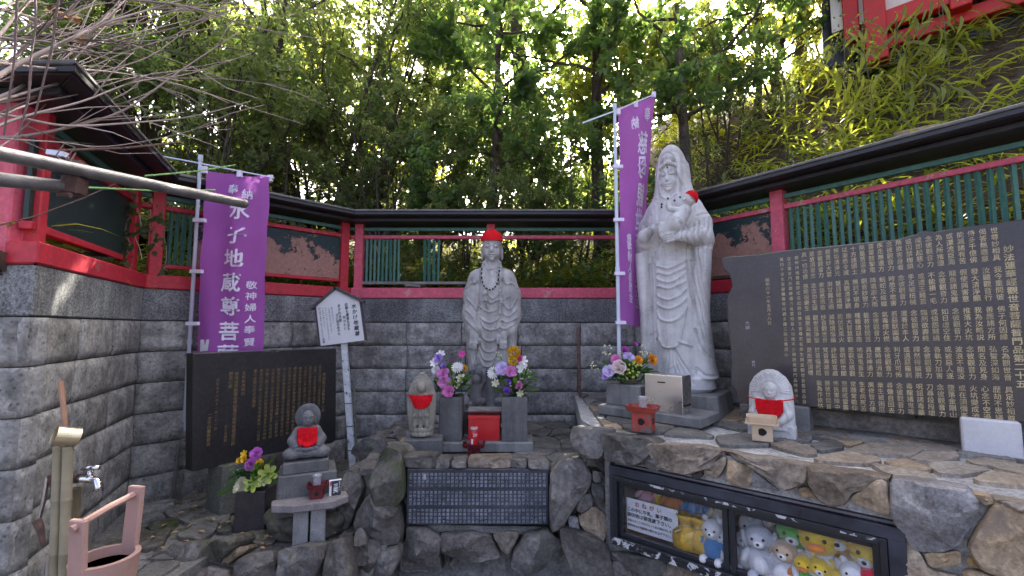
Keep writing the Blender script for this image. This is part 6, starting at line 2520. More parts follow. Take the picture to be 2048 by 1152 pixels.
vx, vy, vz = VASES[0]
bouquet('flower_bouquet', 'pink, lilac and white flowers in the left stone vase', (vx, vy, vz),
        [('ruffle', 'pink', 886, 748, .042, -.03), ('ruffle', 'pink', 887, 765, .043, -.05), ('ruffle', 'hot', 897, 783, .038, -.07), ('bell', 'lilac', 888, 733, .030, -.02), ('ruffle', 'lilac', 877, 717, .032, 0),
         ('ruffle', 'white', 872, 741, .030, 0), ('lily', 'white', 869, 726, .032, 0), ('lily', 'white', 882, 710, .034, .03), ('daisy', 'white', 915, 736, .040, -.02), ('pom', 'yellow', 928, 737, .026, .02),
         ('lily', 'magenta', 924, 709, .028, .02), ('lily', 'cream', 921, 757, .034, -.02), ('lily', 'cream', 912, 770, .030, -.03), ('spray', 'cream', 918, 752, .03, .0), ('bell', 'magenta', 903, 722, .012, 0), ('ruffle', 'pink', 897, 770, .036, -.04)], 1, 20)
vx, vy, vz = VASES[1]
bouquet('flower_bouquet', 'violet and white flowers with yellow ball in right stone vase', (vx, vy, vz),
        [('pom', 'yellow', 1028, 705, .046, 0), ('pom', 'yellow', 1026, 722, .034, -.03), ('ruffle', 'magenta', 1036, 717, .028, 0), ('ruffle', 'palelilac', 1004, 738, .044, -.03), ('ruffle', 'pink', 1021, 743, .044, -.05),
         ('daisy', 'white', 987, 746, .042, -.02), ('bell', 'violet', 1017, 766, .034, -.06), ('bell', 'violet', 1014, 783, .034, -.08), ('lily', 'white', 1044, 722, .040, .02), ('lily', 'white', 1044, 738, .044, 0),
         ('spray', 'pgreen', 1050, 750, .036, -.02), ('ruffle', 'hot', 1037, 770, .028, -.05), ('spray', 'cream', 1030, 764, .034, -.05), ('lily', 'cream', 992, 767, .030, -.02), ('lily', 'cream', 1040, 787, .026, -.05), ('spray', 'pgreen', 1000, 712, .03, .02)], 2, 20)
bouquet('flower_bouquet', 'mixed blush, lilac and orange flowers on the wide stone block', KV,
        [('ruffle', 'blush', 1237, 735, .044, -.08), ('ruffle', 'palelilac', 1218, 742, .036, -.06), ('bell', 'orchid', 1249, 702, .036, 0), ('ruffle', 'hot', 1232, 720, .032, -.02), ('ruffle', 'palelilac', 1257, 715, .034, -.03),
         ('bell', 'orchid', 1269, 690, .024, .03), ('ruffle', 'orange', 1304, 720, .036, .0), ('ruffle', 'orange', 1277, 722, .030, -.02), ('spray', 'lime', 1255, 742, .045, -.06), ('spray', 'lime', 1268, 738, .045, -.05),
         ('spray', 'lime', 1262, 750, .04, -.07), ('spray', 'cream', 1244, 712, .03, 0), ('spray', 'cream', 1215, 702, .034, .04), ('spray', 'cream', 1188, 732, .028, .04), ('spray', 'cream', 1289, 700, .034, .04), ('spray', 'cream', 1300, 706, .024, .04),
         ('ruffle', 'lilac', 1212, 752, .026, -.05), ('ruffle', 'lime', 1258, 722, .034, -.03)], 3, 30, .13, .13)
bk = thing('flower_basin', 'small brass dish under the mixed flowers on stone block', 'dish', KV)
MB().lathe([(.035, 0), (.06, .006), (.068, .028), (.072, .03), (.064, .03)], 20).build('dish', M['brass'], bk, smooth=True)
bouquet('flower_bouquet', 'yellow and purple flowers in the dark stone vase', LV,
        [('lily', 'yellow', 490, 909, .026, 0), ('bell', 'yellow', 481, 921, .024, 0), ('bell', 'yellow', 491, 920, .026, -.02), ('ruffle', 'orchid', 513, 908, .034, 0), ('ruffle', 'orchid', 502, 930, .034, -.03), ('ruffle', 'yellow', 519, 927, .024, -.02),
         ('bell', 'yellow', 521, 936, .022, -.02), ('bell', 'yellow', 498, 940, .018, -.03), ('lily', 'lime', 508, 968, .050, -.06), ('lily', 'lime', 537, 948, .055, -.03), ('ruffle', 'cream', 484, 971, .044, -.06), ('spray', 'white', 474, 945, .022, 0), ('lily', 'cream', 528, 960, .032, -.05)], 4, 16, .09, .12)
# fern frond reaching left from that bouquet
fr = MB()
rr = random.Random(5)
for k in range(11):
    t_ = k / 10
    c = Vector(PY(480 - 42 * t_, 968 + 20 * t_, LV.y - .06))
    for sx in (-1, 1):
        petal(fr, c, Vector((-.6, -.1, sx * .9 + .1)), Vector((0, -1, .2)), .045 * (1 - t_ * .6), .010, .02, 0, rr)
me = fr.mesh('fern_frond', smooth=True)
at = me.attributes.new('leafvar', 'FLOAT', 'POINT')
at.data.foreach_set('value', np.full(len(me.vertices), .9, dtype=np.float32))
fo_ = mesh_obj('fern_frond', me, M['bouquet_leaf'])
tag(fo_, 'pale green fern frond hanging from the yellow and purple flowers', 'fern')

# ================================================================== toy case in the rock face
CRZ = math.atan2(CD.y, CD.x)
cloc = plane_local(CA, CD)
CASE = thing('display_case', 'black framed glass case set in the rock wall, full of plush toys', 'display case', (CA.x, CA.y, CASE_Z0), CRZ)
CW, CH = CASE_T1 - CASE_T0, CASE_Z1 - CASE_Z0
f = .05


def ring(mb, x0, x1, z0, z1, w, y0, y1, wt=None, wb=None):
    wt = wt or w
    wb = wb or w
    for (a, b, c, d) in ((x0, x0 + w, z0, z1), (x1 - w, x1, z0, z1), (x0 + w, x1 - w, z1 - wt, z1), (x0 + w, x1 - w, z0, z0 + wb)):
        mb.box(((a + b) / 2, (y0 + y1) / 2, (c + d) / 2), (b - a, y1 - y0, d - c))
    return mb


mb = MB()
mb.box((CW / 2, -.004, CH - .026), (CW, .03, .052))
mb.box((.012, -.004, (CH - .052) / 2), (.024, .03, CH - .052))
mb.box((CW - .03, -.004, (CH - .052) / 2), (.06, .03, CH - .052))
mb.build('tiled_surround', M['dark_tile'], CASE, bevel=0.002)
ring(MB(), .026, CW - .062, .0, CH - .054, .026, -.026, .05, .03, .03).build('outer_frame', M['black_frame'], CASE, bevel=0.002)
mb = MB()
for k in range(3):
    mb.box((CW / 2 - .02, -.031 - k * .007, .022 - .011 * k), (CW - .09, .008, .010))
mb.build('sill_rail', M['worn_frame'], CASE)
mb = MB()
mb.box((CW / 2 - .02, -.0275, CH - .062), (CW - .12, .003, .012))
mb.build('worn_edge', M['worn_frame'], CASE)
XM = cloc(1456, 1030)[0]
PAN = [(.052, XM - .004), (XM + .004, CW - .088)]
for (a, b) in PAN:
    ring(MB(), a, b, .030, CH - .084, .026, .0, .028).build('sash', M['black_frame'], CASE, bevel=0.002)
    MB().box(((a + b) / 2, .014, (CH - .054) / 2), (b - a - .05, .004, CH - .16)).build('pane', M['glass'], CASE)
mb = MB()
mb.box((CW / 2, .385, CH / 2), (CW, .01, CH))
mb.box((CW / 2, .215, .008), (CW, .33, .016))
mb.box((.006, .22, CH / 2), (.012, .33, CH))
mb.box((CW - .006, .22, CH / 2), (.012, .33, CH))
mb.box((CW / 2, .22, CH - .006), (CW, .33, .012))
mb.build('interior', M['case_bounce'], CASE)
MB().box((CW / 2, .22, .020), (CW - .03, .31, .008)).build('cloth_lining', M['case_cloth'], CASE)


def CL(px, py, y):
    """point inside the case seen at that pixel, y behind the glass plane"""
    p = CA - Vector((CN.x, CN.y)) * y
    q = PV(px, py, p, CD)
    return q


# notice behind the glass
n0, n1, n2, n3 = CL(1253, 994, .05), CL(1355, 1016, .05), CL(1354, 1084, .05), CL(1250, 1055, .05)
w_ = (Vector((n1.x, n1.y)) - Vector((n0.x, n0.y))).length
h_ = n0.z - n3.z
nt = thing('paper_notice', 'white paper notice with red heading inside the glass case', 'notice', (n0.x, n0.y, n0.z), CRZ)
MB().add([(0, 0, 0), (w_, 0, 0), (w_, 0, -h_), (0, 0, -h_), (0, .003, 0), (w_, .003, 0), (w_, .003, -h_), (0, .003, -h_)], [(0, 3, 2, 1), (4, 5, 6, 7), (0, 1, 5, 4), (2, 3, 7, 6), (1, 2, 6, 5), (0, 4, 7, 3)]).build('sheet', M['paper'], nt)
T = Text()
T.row('おねがい', w_ * .22, -h_ * .15, w_ * .10, w_ * .145, bold=.02, slant=0)
T.build('red_heading', M['ink_red'], nt, -.0015)
T = Text()
T.row('この中に牛乳、菓子類の', w_ * .05, -h_ * .345, w_ * .082, w_ * .081, bold=.02, slant=0)
T.row('御供物は御遠慮下さい。', w_ * .05, -h_ * .52, w_ * .085, w_ * .083, bold=.02, slant=0)
T.row('折角のおこころがかえって此の器を汚します', w_ * .04, -h_ * .70, w_ * .046, w_ * .0455, bold=.008, slant=0)
T.row('御供物はお地蔵様の前にお上げ下さい。', w_ * .04, -h_ * .85, w_ * .050, w_ * .0495, bold=.008, slant=0)
T.build('lettering', M['ink'], nt, -.0015)

# plain soft toys
PM = {}


def pmat(name, col):
    if name not in PM:
        t = NT('plush_' + name)
        nz = t.noise(180, 3)
        c = t.ramp(nz.outputs[0], [(0.3, tuple(q * .8 for q in col)), (0.7, tuple(min(1, q * 1.1) for q in col))]).outputs[0]
        t.b.inputs['Sheen Weight'].default_value = 0.4
        PM[name] = t.fin(c, 0.95, t.bump(nz.outputs[0], .5, .004))
    return PM[name]


PC = dict(white=(0.72, 0.72, 0.74), cream=(0.66, 0.58, 0.44), tan=(0.55, 0.40, 0.27), yellow=(0.80, 0.55, 0.04), gold=(0.66, 0.42, 0.05), green=(0.10, 0.42, 0.06), blue=(0.05, 0.22, 0.48), red=(0.55, 0.02, 0.05),
          orange=(0.62, 0.20, 0.04), pink=(0.66, 0.34, 0.40), grey=(0.46, 0.47, 0.52), navy=(0.05, 0.08, 0.22))


def plush(label, kind, col, p, s, rz=0.0, lean=0.0, col2=None):
    t = thing('plush_toy', label, 'plush toy', p, CRZ + rz, 'soft toys in the glass case')
    t.rotation_euler = (0, lean, CRZ + rz)
    m1 = pmat(col, PC[col])
    m2 = pmat(col2 or col, PC[col2 or col])
    MB().ball((0, 0, .05 * s), (.045 * s, .040 * s, .052 * s), 16, 10).build('body', m1, t, smooth=True)
    MB().ball((0, -.004 * s, .122 * s), (.042 * s, .038 * s, .038 * s), 16, 10).build('head', m2, t, smooth=True)
    for sx in (-1, 1):
        MB().ball((sx * .045 * s, -.018 * s, .068 * s), (.014 * s, .014 * s, .028 * s), 10, 6, (0, sx * -.5, 0)).build('arm', m1, t, smooth=True)
        MB().ball((sx * .028 * s, -.035 * s, .016 * s), (.017 * s, .028 * s, .016 * s), 10, 6).build('foot', m2, t, smooth=True)
        if kind == 'rabbit':
            MB().ball((sx * .018 * s, 0, .18 * s), (.010 * s, .007 * s, .034 * s), 10, 6, (0, sx * .2, 0)).build('ear', m2, t, smooth=True)
        elif kind == 'dog':
            MB().ball((sx * .043 * s, -.004 * s, .115 * s), (.010 * s, .018 * s, .030 * s), 10, 6, (0, sx * .15, 0)).build('ear', m2, t, smooth=True)
        elif kind == 'elephant':
            MB().ball((sx * .05 * s, .006 * s, .125 * s), (.026 * s, .008 * s, .03 * s), 10, 6).build('ear', m1, t, smooth=True)
        elif kind != 'duck':
            MB().ball((sx * .030 * s, 0, .157 * s), (.013 * s, .009 * s, .013 * s), 10, 6).build('ear', m2, t, smooth=True)
        MB().ball((sx * .016 * s, -.0385 * s, .128 * s), .0045 * s, 8, 6).build('eye', M['bead_dark'], t, smooth=True)
    if kind == 'elephant':
        MB().tube([(0, -.035 * s, .115 * s), (0, -.055 * s, .10 * s), (0, -.058 * s, .08 * s), (0, -.07 * s, .07 * s)], [.012 * s, .010 * s, .008 * s, .007 * s], 8).build('trunk', m1, t, smooth=True)
    elif kind == 'duck':
        MB().ball((0, -.046 * s, .114 * s), (.020 * s, .016 * s, .008 * s), 10, 6).build('beak', pmat('orange', PC['orange']), t, smooth=True)
    else:
        MB().ball((0, -.036 * s, .113 * s), (.016 * s, .012 * s, .012 * s), 10, 6).build('muzzle', pmat('white', PC['white']), t, smooth=True)
        MB().ball((0, -.048 * s, .116 * s), (.005 * s, .004 * s, .004 * s), 8, 6).build('nose', M['bead_dark'], t, smooth=True)
    return t


FLZ = CASE_Z0 + .026


def floor_at(px, py, y):
    q = CL(px, py, y)
    return Vector((q.x, q.y, max(FLZ, q.z)))


def shelf_at(px, y, z):
    q = CL(px, 1050, y)
    return Vector((q.x, q.y, z))


ZM = FLZ + .13
ZT = FLZ + .22
TOYS = [
    ('blue plush elephant high behind the gold pouches', 'elephant', 'blue', 1388, .17, ZM, 1.25, .2, .15, None),
    ('second blue plush elephant beside the spotted bear', 'elephant', 'blue', 1415, .20, ZM, 1.2, -.2, 0, None),
    ('cream plush bear at top right of left pane', 'bear', 'cream', 1444, .16, ZM, 1.25, -.1, 0, None),
    ('orange plush bear peeking over the paper notice', 'bear', 'orange', 1350, .17, ZM, 1.3, 0, 0, 'white'),
    ('pink plush rabbit in the corner above the notice', 'rabbit', 'pink', 1290, .17, ZM, 1.2, .2, .3, 'red'),
    ('yellow plush bear above the middle of the notice', 'bear', 'yellow', 1318, .19, ZM, 1.1, 0, 0, None),
    ('blue and white plush bear right of the gold pouches', 'bear', 'blue', 1426, .07, FLZ, 1.35, 0, 0, 'white'),
    ('white plush rabbit standing beside the centre mullion', 'rabbit', 'white', 1448, .08, FLZ, 1.15, .2, 0, None),
    ('small white plush dog just right of the centre mullion', 'dog', 'white', 1492, .10, FLZ, 1.2, .1, 0, 'grey'),
    ('white plush dog with grey face in the right pane', 'dog', 'white', 1526, .07, FLZ, 1.55, .1, -.1, 'grey'),
    ('tan-faced plush dog beside the grey-faced dog', 'dog', 'white', 1557, .06, FLZ, 1.35, -.1, .15, 'tan'),
    ('green round-headed plush bear in the right pane', 'bear', 'green', 1588, .13, FLZ, 1.9, 0, 0, 'green'),
    ('orange and yellow plush duck low in right pane', 'duck', 'orange', 1590, .05, FLZ, 1.1, .1, .2, 'yellow'),
    ('green and yellow plush bear leaning beside the orange duck', 'bear', 'green', 1618, .05, FLZ, 1.15, .1, .25, 'yellow'),
    ('large yellow-headed white plush duck in the right pane', 'duck', 'white', 1642, .10, FLZ, 2.05, 0, -.05, 'yellow'),
    ('golden plush bear behind the yellow-headed duck', 'bear', 'gold', 1678, .15, FLZ, 2.2, 0, 0, None),
    ('yellow plush bear leaning near right end of case', 'bear', 'yellow', 1708, .12, FLZ, 1.95, -.2, .25, None),
    ('small green plush bear low at right of the case', 'bear', 'green', 1692, .05, FLZ, 1.25, 0, .1, 'white'),
    ('red plush bear in the lower right corner of case', 'bear', 'red', 1730, .05, FLZ, 1.3, -.1, .1, 'red'),
    ('white plush rabbit against the right end of case', 'rabbit', 'white', 1745, .13, FLZ, 1.8, -.1, 0, None),
    ('pink plush bear high behind the green bear', 'bear', 'pink', 1600, .20, ZT, 1.45, 0, 0, 'red'),
    ('navy plush bear in the back behind the dogs', 'bear', 'navy', 1525, .20, ZT, 1.45, 0, 0, 'grey'),
    ('cream plush bear high at the back, right pane', 'bear', 'cream', 1562, .20, ZT, 1.45, 0, 0, None),
    ('red plush rabbit high at the back above the yellow-headed duck', 'rabbit', 'red', 1640, .20, ZT, 1.45, 0, 0, 'pink'),
    ('white plush dog high at the back, far right pane', 'dog', 'white', 1722, .20, ZT, 1.45, 0, 0, None),
    ('small orange plush bear at the front beside the large duck', 'bear', 'orange', 1662, .045, FLZ, .95, .1, .15, 'yellow'),
    ('small white plush rabbit at the front near the red bear', 'rabbit', 'white', 1710, .04, FLZ, .9, 0, -.1, None),
    ('small blue plush bear behind the grey-faced dog', 'bear', 'blue', 1506, .18, FLZ, 1.6, 0, 0, 'white'),
]
for (lab, kind, col, px, y, z, s, rz, ln, c2) in TOYS:
    plush(lab, kind, col, shelf_at(px, y, z), s, rz, ln, c2)
# boxes that raise the toys at the back
st = thing('back_shelf', 'lightened stepped shelf at the back of the glass case', 'shelf', (CA.x, CA.y, CASE_Z0), CRZ)
MB().box((.33, .245, .085), (.60, .21, .135)).build('lower_step', M['case_bounce'], st)
MB().box((.94, .285, .13), (.56, .17, .225)).build('upper_step', M['case_bounce'], st)


def pouch(label, px, y, s):
    t = thing('drawstring_pouch', label, 'pouch', shelf_at(px, y, FLZ), CRZ, 'gold drawstring pouches in the case')
    mb = MB()
    vs_ = []
    n_ = 24
    prof = [(.02, 0), (.045, .006), (.052, .04), (.046, .075), (.018, .10), (.030, .118), (.040, .135), (.034, .137)]
    for (r_, z_) in prof:
        for k in range(n_):
            a = 6.2832 * k / n_
            w = 1 + .12 * math.sin(a * 6 + z_ * 60) * (z_ > .05)
            vs_.append((r_ * s * w * math.cos(a), r_ * s * w * .7 * math.sin(a), z_ * s))
    fs_ = [(j * n_ + k, j * n_ + (k + 1) % n_, (j + 1) * n_ + (k + 1) % n_, (j + 1) * n_ + k) for j in range(len(prof) - 1) for k in range(n_)] + [tuple(reversed(range(n_)))]
    mb.add(vs_, fs_)
    mb.build('bag', plain('gold_cloth', (0.62, 0.38, 0.05), .4, .35, .25, 40, .4), t, smooth=True)
    MB().tube([(.02 * s * math.cos(k * .6283), .015 * s * math.sin(k * .6283), .10 * s) for k in range(11)] + [(-.03 * s, -.03 * s, .075 * s)], .003 * s, 6).build('cord', M['brass'], t)


pouch('gold drawstring pouch standing next to the paper notice', 1372, .065, 1.5)
pouch('gold drawstring pouch nearer the centre mullion', 1398, .075, 1.5)
# clear bags round some toys
for (lab, px, y, w_, h_) in (('crinkled clear plastic bag round the two beribboned dogs', 1543, .095, .20, .24), ('crinkled clear plastic bag round the yellow-headed duck', 1640, .12, .22, .30), ('crinkled clear plastic bag round the red toy', 1715, .10, .20, .25)):
    p = shelf_at(px, y, FLZ)
    rr = random.Random(px)
    mb = MB()
    mb.ball((0, 0, h_ / 2), (w_ / 2, .085, h_ / 2), 18, 12)
    me = mb.mesh('plastic_bag', jitter=.02, seed=px)
    o = mesh_obj('plastic_bag', me, M['cellophane'], None, p, (0, 0, CRZ))
    tag(o, lab, 'plastic bag')

# ================================================================== tap corner on the left
bp = Vector((-1.80, 1.86, ZL))
for k, (px0, py0, px1, Y, lab) in enumerate(((117, 893, 118, 1.86, 'left of two tall bamboo canes under the brass ladle'), (136, 893, 137, 1.86, 'right of two tall bamboo canes under the brass ladle'), (153, 975, 147, 1.95, 'shorter brown bamboo cane below the water tap'))):
    top = PY(px0, py0, Y)
    t = thing('bamboo_cane', lab, 'bamboo', (PY(px1, 1140, Y).x, Y, ZL), 0, 'bamboo canes at the tap')
    b = Vector((0, 0, 0))
    tp = top - Vector(t.location)
    prof, rad = [], []
    nseg = 4
    for i in range(nseg):
        for q, rr_ in ((0.02, .0172), (.5, .0165), (.97, .0172), (.985, .0185), (1.0, .0172)):
            prof.append(tp * ((i + q) / nseg))
            rad.append(rr_)
    MB().tube(prof, rad, 14).build('culm', M['bamboo' if k < 2 else 'bamboo_dark'], t, smooth=True)
# ladle resting across the canes
lp = PY(133, 872, 1.85)
LAD = thing('water_ladle', 'brass water ladle with brown wooden handle on bamboo canes', 'ladle', lp)
mb = MB()
mb.lathe([(.030, -.04), (.034, -.038), (.036, .035), (.038, .037), (.034, .036), (.031, -.032)], 28)
cupo = mb.build('cup', M['brass'], LAD, smooth=False, bevel=0.0)
cupo.rotation_euler = (R(75), 0, R(-38))
MB().tube([(-.022, .02, .01), PY(121, 763, 1.9) - lp], [.0085, .0095], 10).build('handle', M['handle_wood'], LAD)
# tap
tp = PY(158, 957, 1.95)
TAP = thing('water_tap', 'chrome garden tap on a dark pipe beside bamboo canes', 'tap', tp)
MB().tube([(-.085, .02, -.005), (.0, 0, 0)], .019, 12).build('supply_pipe', M['rust'], TAP)
mb = MB()
mb.tube([(0, 0, 0), (.03, -.01, .0), (.08, -.025, .004), (.105, -.033, .0), (.115, -.036, -.02), (.115, -.036, -.036)], [.017, .013, .015, .012, .014, .017], 12)
mb.tube([(.062, -.02, .01), (.062, -.02, .038)], [.012, .008], 10)
mb.build('spout', M['chrome'], TAP, smooth=True)
mb = MB()
mb.tube([(.022, -.012, .042), (.06, -.02, .050), (.105, -.03, .052)], [.007, .010, .009], 8)
mb.build('handle', M['chrome'], TAP, smooth=True)
# bits of hose hardware
HB = thing('hose_bracket', 'old metal bracket and hose end hanging left of bamboo', 'bracket', PY(95, 960, 1.95))
MB().tube([(0, 0, 0.02), (-.008, 0, -.08), (-.02, 0, -.15)], .008, 8).build('rod', M['chrome'], HB)
MB().tube([(-.03, 0, -.16), (-.01, 0, -.20), (.005, .0, -.26)], [.016, .013, .009], 8).build('hose_end', M['rust_pipe'], HB)
MB().tube([(.006, 0, .02), (.03, .01, -.06), (.035, .01, -.13)], .010, 8).build('strap', M['rust'], HB)
MB().tube([PY(98, 1108, 1.85) - Vector(HB.location), PY(92, 1200, 1.85) - Vector(HB.location)], .010, 8).build('stub_pipe', M['chrome'], HB)

# wooden pail
BKT = thing('wooden_pail', 'pink-brown wooden pail with tall handle staves, bottom left', 'pail', (PY(211, 1112, 1.80).x, 1.80, PY(216, 1112, 1.80).z - .20), R(80))
rb_ = .106
mb = MB()
n_ = 32
mb.lathe([(.085, 0), (rb_, .20), (rb_ - .018, .201), (.074, .03), (.0, .028)], n_)
mb.build('tub', M['bucket'], BKT, smooth=False)
MB().lathe([(.0, .165), (.088, .165)], n_).build('water', M['water'], BKT)
MB().lathe([(.089, .035), (.092, .04), (.0945, .06), (.091, .062)], n_).build('hoop', M['brass'], BKT)
hh = PY(210, 990, 1.80).z - PY(216, 1112, 1.80).z
for sx, hx in ((-1, hh * .78), (1, hh * 1.0)):
    mb = MB()
    mb.box((sx * (rb_ - .008), 0, .20 + hx / 2 - .03), (.020, .068, hx + .06), (0, sx * .05, 0))
    mb.build('handle_stave', M['bucket'], BKT, bevel=0.004)
MB().tube([(-(rb_ + .02), 0, .20 + hh * .66), (0, 0, .20 + hh * .80), (rb_ + .02, 0, .20 + hh * .88)], [.014, .013, .014], 8).build('grip', M['bucket'], BKT)
pl = thing('pail_stand', 'dark stone ledge under the wooden pail', 'stone', (BKT.location.x, 1.80, 0))
MB().box((0, 0, BKT.location.z / 2), (.36, .34, BKT.location.z)).build('block', M['rock_dark'], pl, bevel=0.02, jitter=0.02)

# thin rods by the banner pole
for (a, b, Y, lab) in (((357, 892), (345, 1000), 3.2, 'thin grey rod leaning by the white banner pole'),):
    p = PZ(b[0], b[1], ZL)
    t = thing('metal_rod', lab, 'rod', p)
    MB().tube([(0, 0, 0), PY(a[0], a[1], p.y) - p], .012, 8).build('rod', M['pipe'], t)
    MB().tube([(.04, .01, 0), PY(a[0] + 6, a[1] + 55, p.y) - p + Vector((0, .01, 0))], .010, 8).build('second_rod', M['pipe'], t)
p = PZ(1168, 815, .80)
t = thing('rusty_pipe', 'rusty bent pipe rising against the back wall', 'pipe', (PY(1168, 815, 4.4).x, 4.4, PY(1168, 815, 4.4).z - .1))
o = Vector(t.location)
MB().tube([(0, 0, 0), PY(1168, 812, 4.4) - o, PY(1158, 780, 4.4) - o, PY(1157, 655, 4.4) - o], .019, 10).build('pipe', M['rust_pipe'], t, smooth=True)

# ================================================================== scaffold pipes, canes and wire at upper left
a, b = PY(-60, 295, 1.22), PY(490, 408, 2.20)
t = thing('scaffold_pipe', 'long grey scaffold pipe reaching in front of the left banner', 'pipe', a)
MB().tube([(0, 0, 0), b - a], .0215, 20).build('tube', M['pipe'], t, smooth=False)
MB().lathe([(.0175, 0), (.0175, .004)], 16).build('pipe_mouth', M['dark_hole'], t, loc=(b - a) * 1.001, rot=(b - a).to_track_quat('Z', 'Y').to_euler())
a2, b2 = PY(-60, 352, 1.25), PY(150, 376, 1.52)
t = thing('scaffold_pipe', 'short grey scaffold pipe below the long one, far left', 'pipe', a2)
MB().tube([(0, 0, 0), b2 - a2], .0215, 20).build('tube', M['pipe'], t)
c = PY(150, 355, 1.50)
t = thing('pipe_clamp', 'rusty square clamp joining the two scaffold pipes', 'clamp', c)
mb = MB()
mb.box((0, 0, -.028), (.052, .06, .062), (0.05, .08, .3))
mb.box((0, 0, .03), (.050, .062, .05), (0.05, .2, .3))
mb.build('body', M['rust'], t, bevel=0.006, jitter=.004)
MB().tube([(-.02, -.03, -.07), (.02, -.03, -.07)], .009, 6).build('bolt', M['rust'], t)
MB().tube([(.0, -.035, .05), (.03, -.04, .09), (.0, -.045, .10), (-.03, -.04, .06), (.02, -.045, .03), (.035, -.04, .07)], .002, 5).build('wire', M['twig'], t)
MB().box((-.045, -.02, .075), (.06, .02, .016), (0, .15, 0)).build('plastic_tie', M['pvc'], t)
for k, (pa, pb, Ya, Yb, r_, mt, lab) in enumerate((((170, 375), (430, 380), 1.7, 2.4, .0045, 'cane_green', 'thin green garden cane just above the long pipe'), ((290, 352), (470, 330), 2.1, 2.9, .0045, 'cane_green', 'thin green garden cane rising towards the banner'),
                                                   ((100, 302), (362, 285), 1.8, 2.5, .006, 'rust', 'rusty reinforcing bar among the bare twigs'))):
    a, b = PY(pa[0], pa[1], Ya), PY(pb[0], pb[1], Yb)
    t = thing('garden_stick', lab, 'stick', a)
    MB().tube([(0, 0, 0), (b - a) * .5 + Vector((0, 0, -.01)), b - a], r_, 7).build('rod', M[mt], t)
a, b = PY(-40, 460, 1.5), PY(230, 368, 2.0)
t = thing('wire', 'thin sagging dark wire crossing the big red post', 'wire', a)
MB().tube([(0, 0, 0), (b - a) * .35 + Vector((0, 0, -.02)), (b - a) * .7 + Vector((0, 0, -.015)), b - a], .0025, 5).build('strand', M['rust'], t)

# ================================================================== overhanging shrine hall at upper right
HC = PY(1776, 116, 5.0)
HD = Vector((0.72, -0.694))
HR_ = math.atan2(HD.y, HD.x)
HALL = thing('shrine_hall', 'overhanging red and white hall with black edge, upper right', 'building', (HC.x, HC.y, HC.z), HR_)


def hb(name, c, d, mat, bevel=0.01, rot=None):
    return MB().box(c, d, rot).build(name, M[mat], HALL, bevel=bevel)


hb('corner_post', (-.09, .05, 1.55), (.20, .20, 3.1), 'eave_red')
hb('corner_post', (-.32, .12, 1.75), (.16, .16, 2.7), 'eave_red')
for k in range(4):
    hb('post', (.62 + k * .85, .05, 1.75), (.17, .16, 2.9), 'eave_red')
hb('sill_beam', (1.8, .06, .48), (3.62, .13, .20), 'eave_red')
hb('head_beam', (1.8, .06, 2.6), (3.62, .13, .2), 'eave_red')
hb('under_beam', (1.8, .22, .27), (3.6, .20, .16), 'eave_red')
hb('floor_beam', (1.9, .55, .16), (4.4, .5, .24), 'roof_black')
for k in range(5):
    hb('wall_panel', (-.2 + .2 + k * .85 - .1, .10, 1.55), (.84, .03, 1.92), 'plaster', 0.0)
hb('edge_board', (-.50, .25, 1.9), (.22, .05, 3.4), 'roof_black', 0.008, (0, 0.03, .35))
hb('side_wall', (-.45, 1.6, 1.7), (.05, 2.6, 2.6), 'plaster', 0.0)
hb('rear_wall', (1.8, 2.9, 1.7), (4.6, .05, 2.6), 'plaster', 0.0)
mb = MB()
mb.add([(-1.1, -.7, 3.0), (5.2, -.7, 3.0), (5.2, 1.45, 4.3), (-1.1, 1.45, 4.3), (5.2, 3.6, 3.0), (-1.1, 3.6, 3.0), (-1.1, -.7, 2.9), (5.2, -.7, 2.9), (5.2, 3.6, 2.9), (-1.1, 3.6, 2.9)],
       [(0, 1, 2, 3), (3, 2, 4, 5), (6, 7, 1, 0), (5, 4, 8, 9), (0, 3, 5, 9, 6), (1, 7, 8, 4, 2), (6, 9, 8, 7)])
mb.build('roof', M['roof_black'], HALL)  # roof lies above the view, added to cast shade
for (x, y) in ((.0, 1.4), (2.0, 1.4), (3.8, 1.4), (2.0, .6), (3.8, .6)):
    hb('floor_post', (x, y, -.6), (.16, .16, 1.6), 'eave_red' if y < 1 else 'bark')
# ================================================================== hillside and plants
def smooth01(a, b, x):
    t = min(1, max(0, (x - a) / (b - a)))
    return t * t * (3 - 2 * t)


def fence_dist(x, y):
    best = 1e9
    for i in range(5):
        p, q = W[i], W[i + 1]
        d = q - p
        v = Vector((x, y)) - p
        t = min(1, max(0, v.dot(d) / d.dot(d)))
        best = min(best, (v - d * t).length)
    return best


def hill_z(x, y, d=None):
    d = fence_dist(x, y) if d is None else d
    right = smooth01(0.6, 3.2, x) * (1 - 0.35 * smooth01(6, 12, y))
    s1 = 0.30 + 0.62 * right
    z = 1.84 + s1 * min(d, 5.0) + 0.22 * max(0, min(d - 5.0, 14)) + 0.05 * max(0, d - 19)
    z += noise.noise(Vector((x * .8, y * .8, 0))) * 0.16 * min(1, d) + noise.noise(Vector((x * 2.6, y * 2.6, 4))) * 0.05 * min(1, d * 2)
    return z


pts, nrm_ = [], []
for i in range(5):
    p, q = W[i], W[i + 1]
    d = (q - p)
    nn = Vector((-d.y, d.x)).normalized()
    k = max(4, int(d.length / .16))
    for j in range(k):
        pts.append(p + d * (j / k))
        nrm_.append(nn)
pts.append(W[5])
nrm_.append(nrm_[-1])
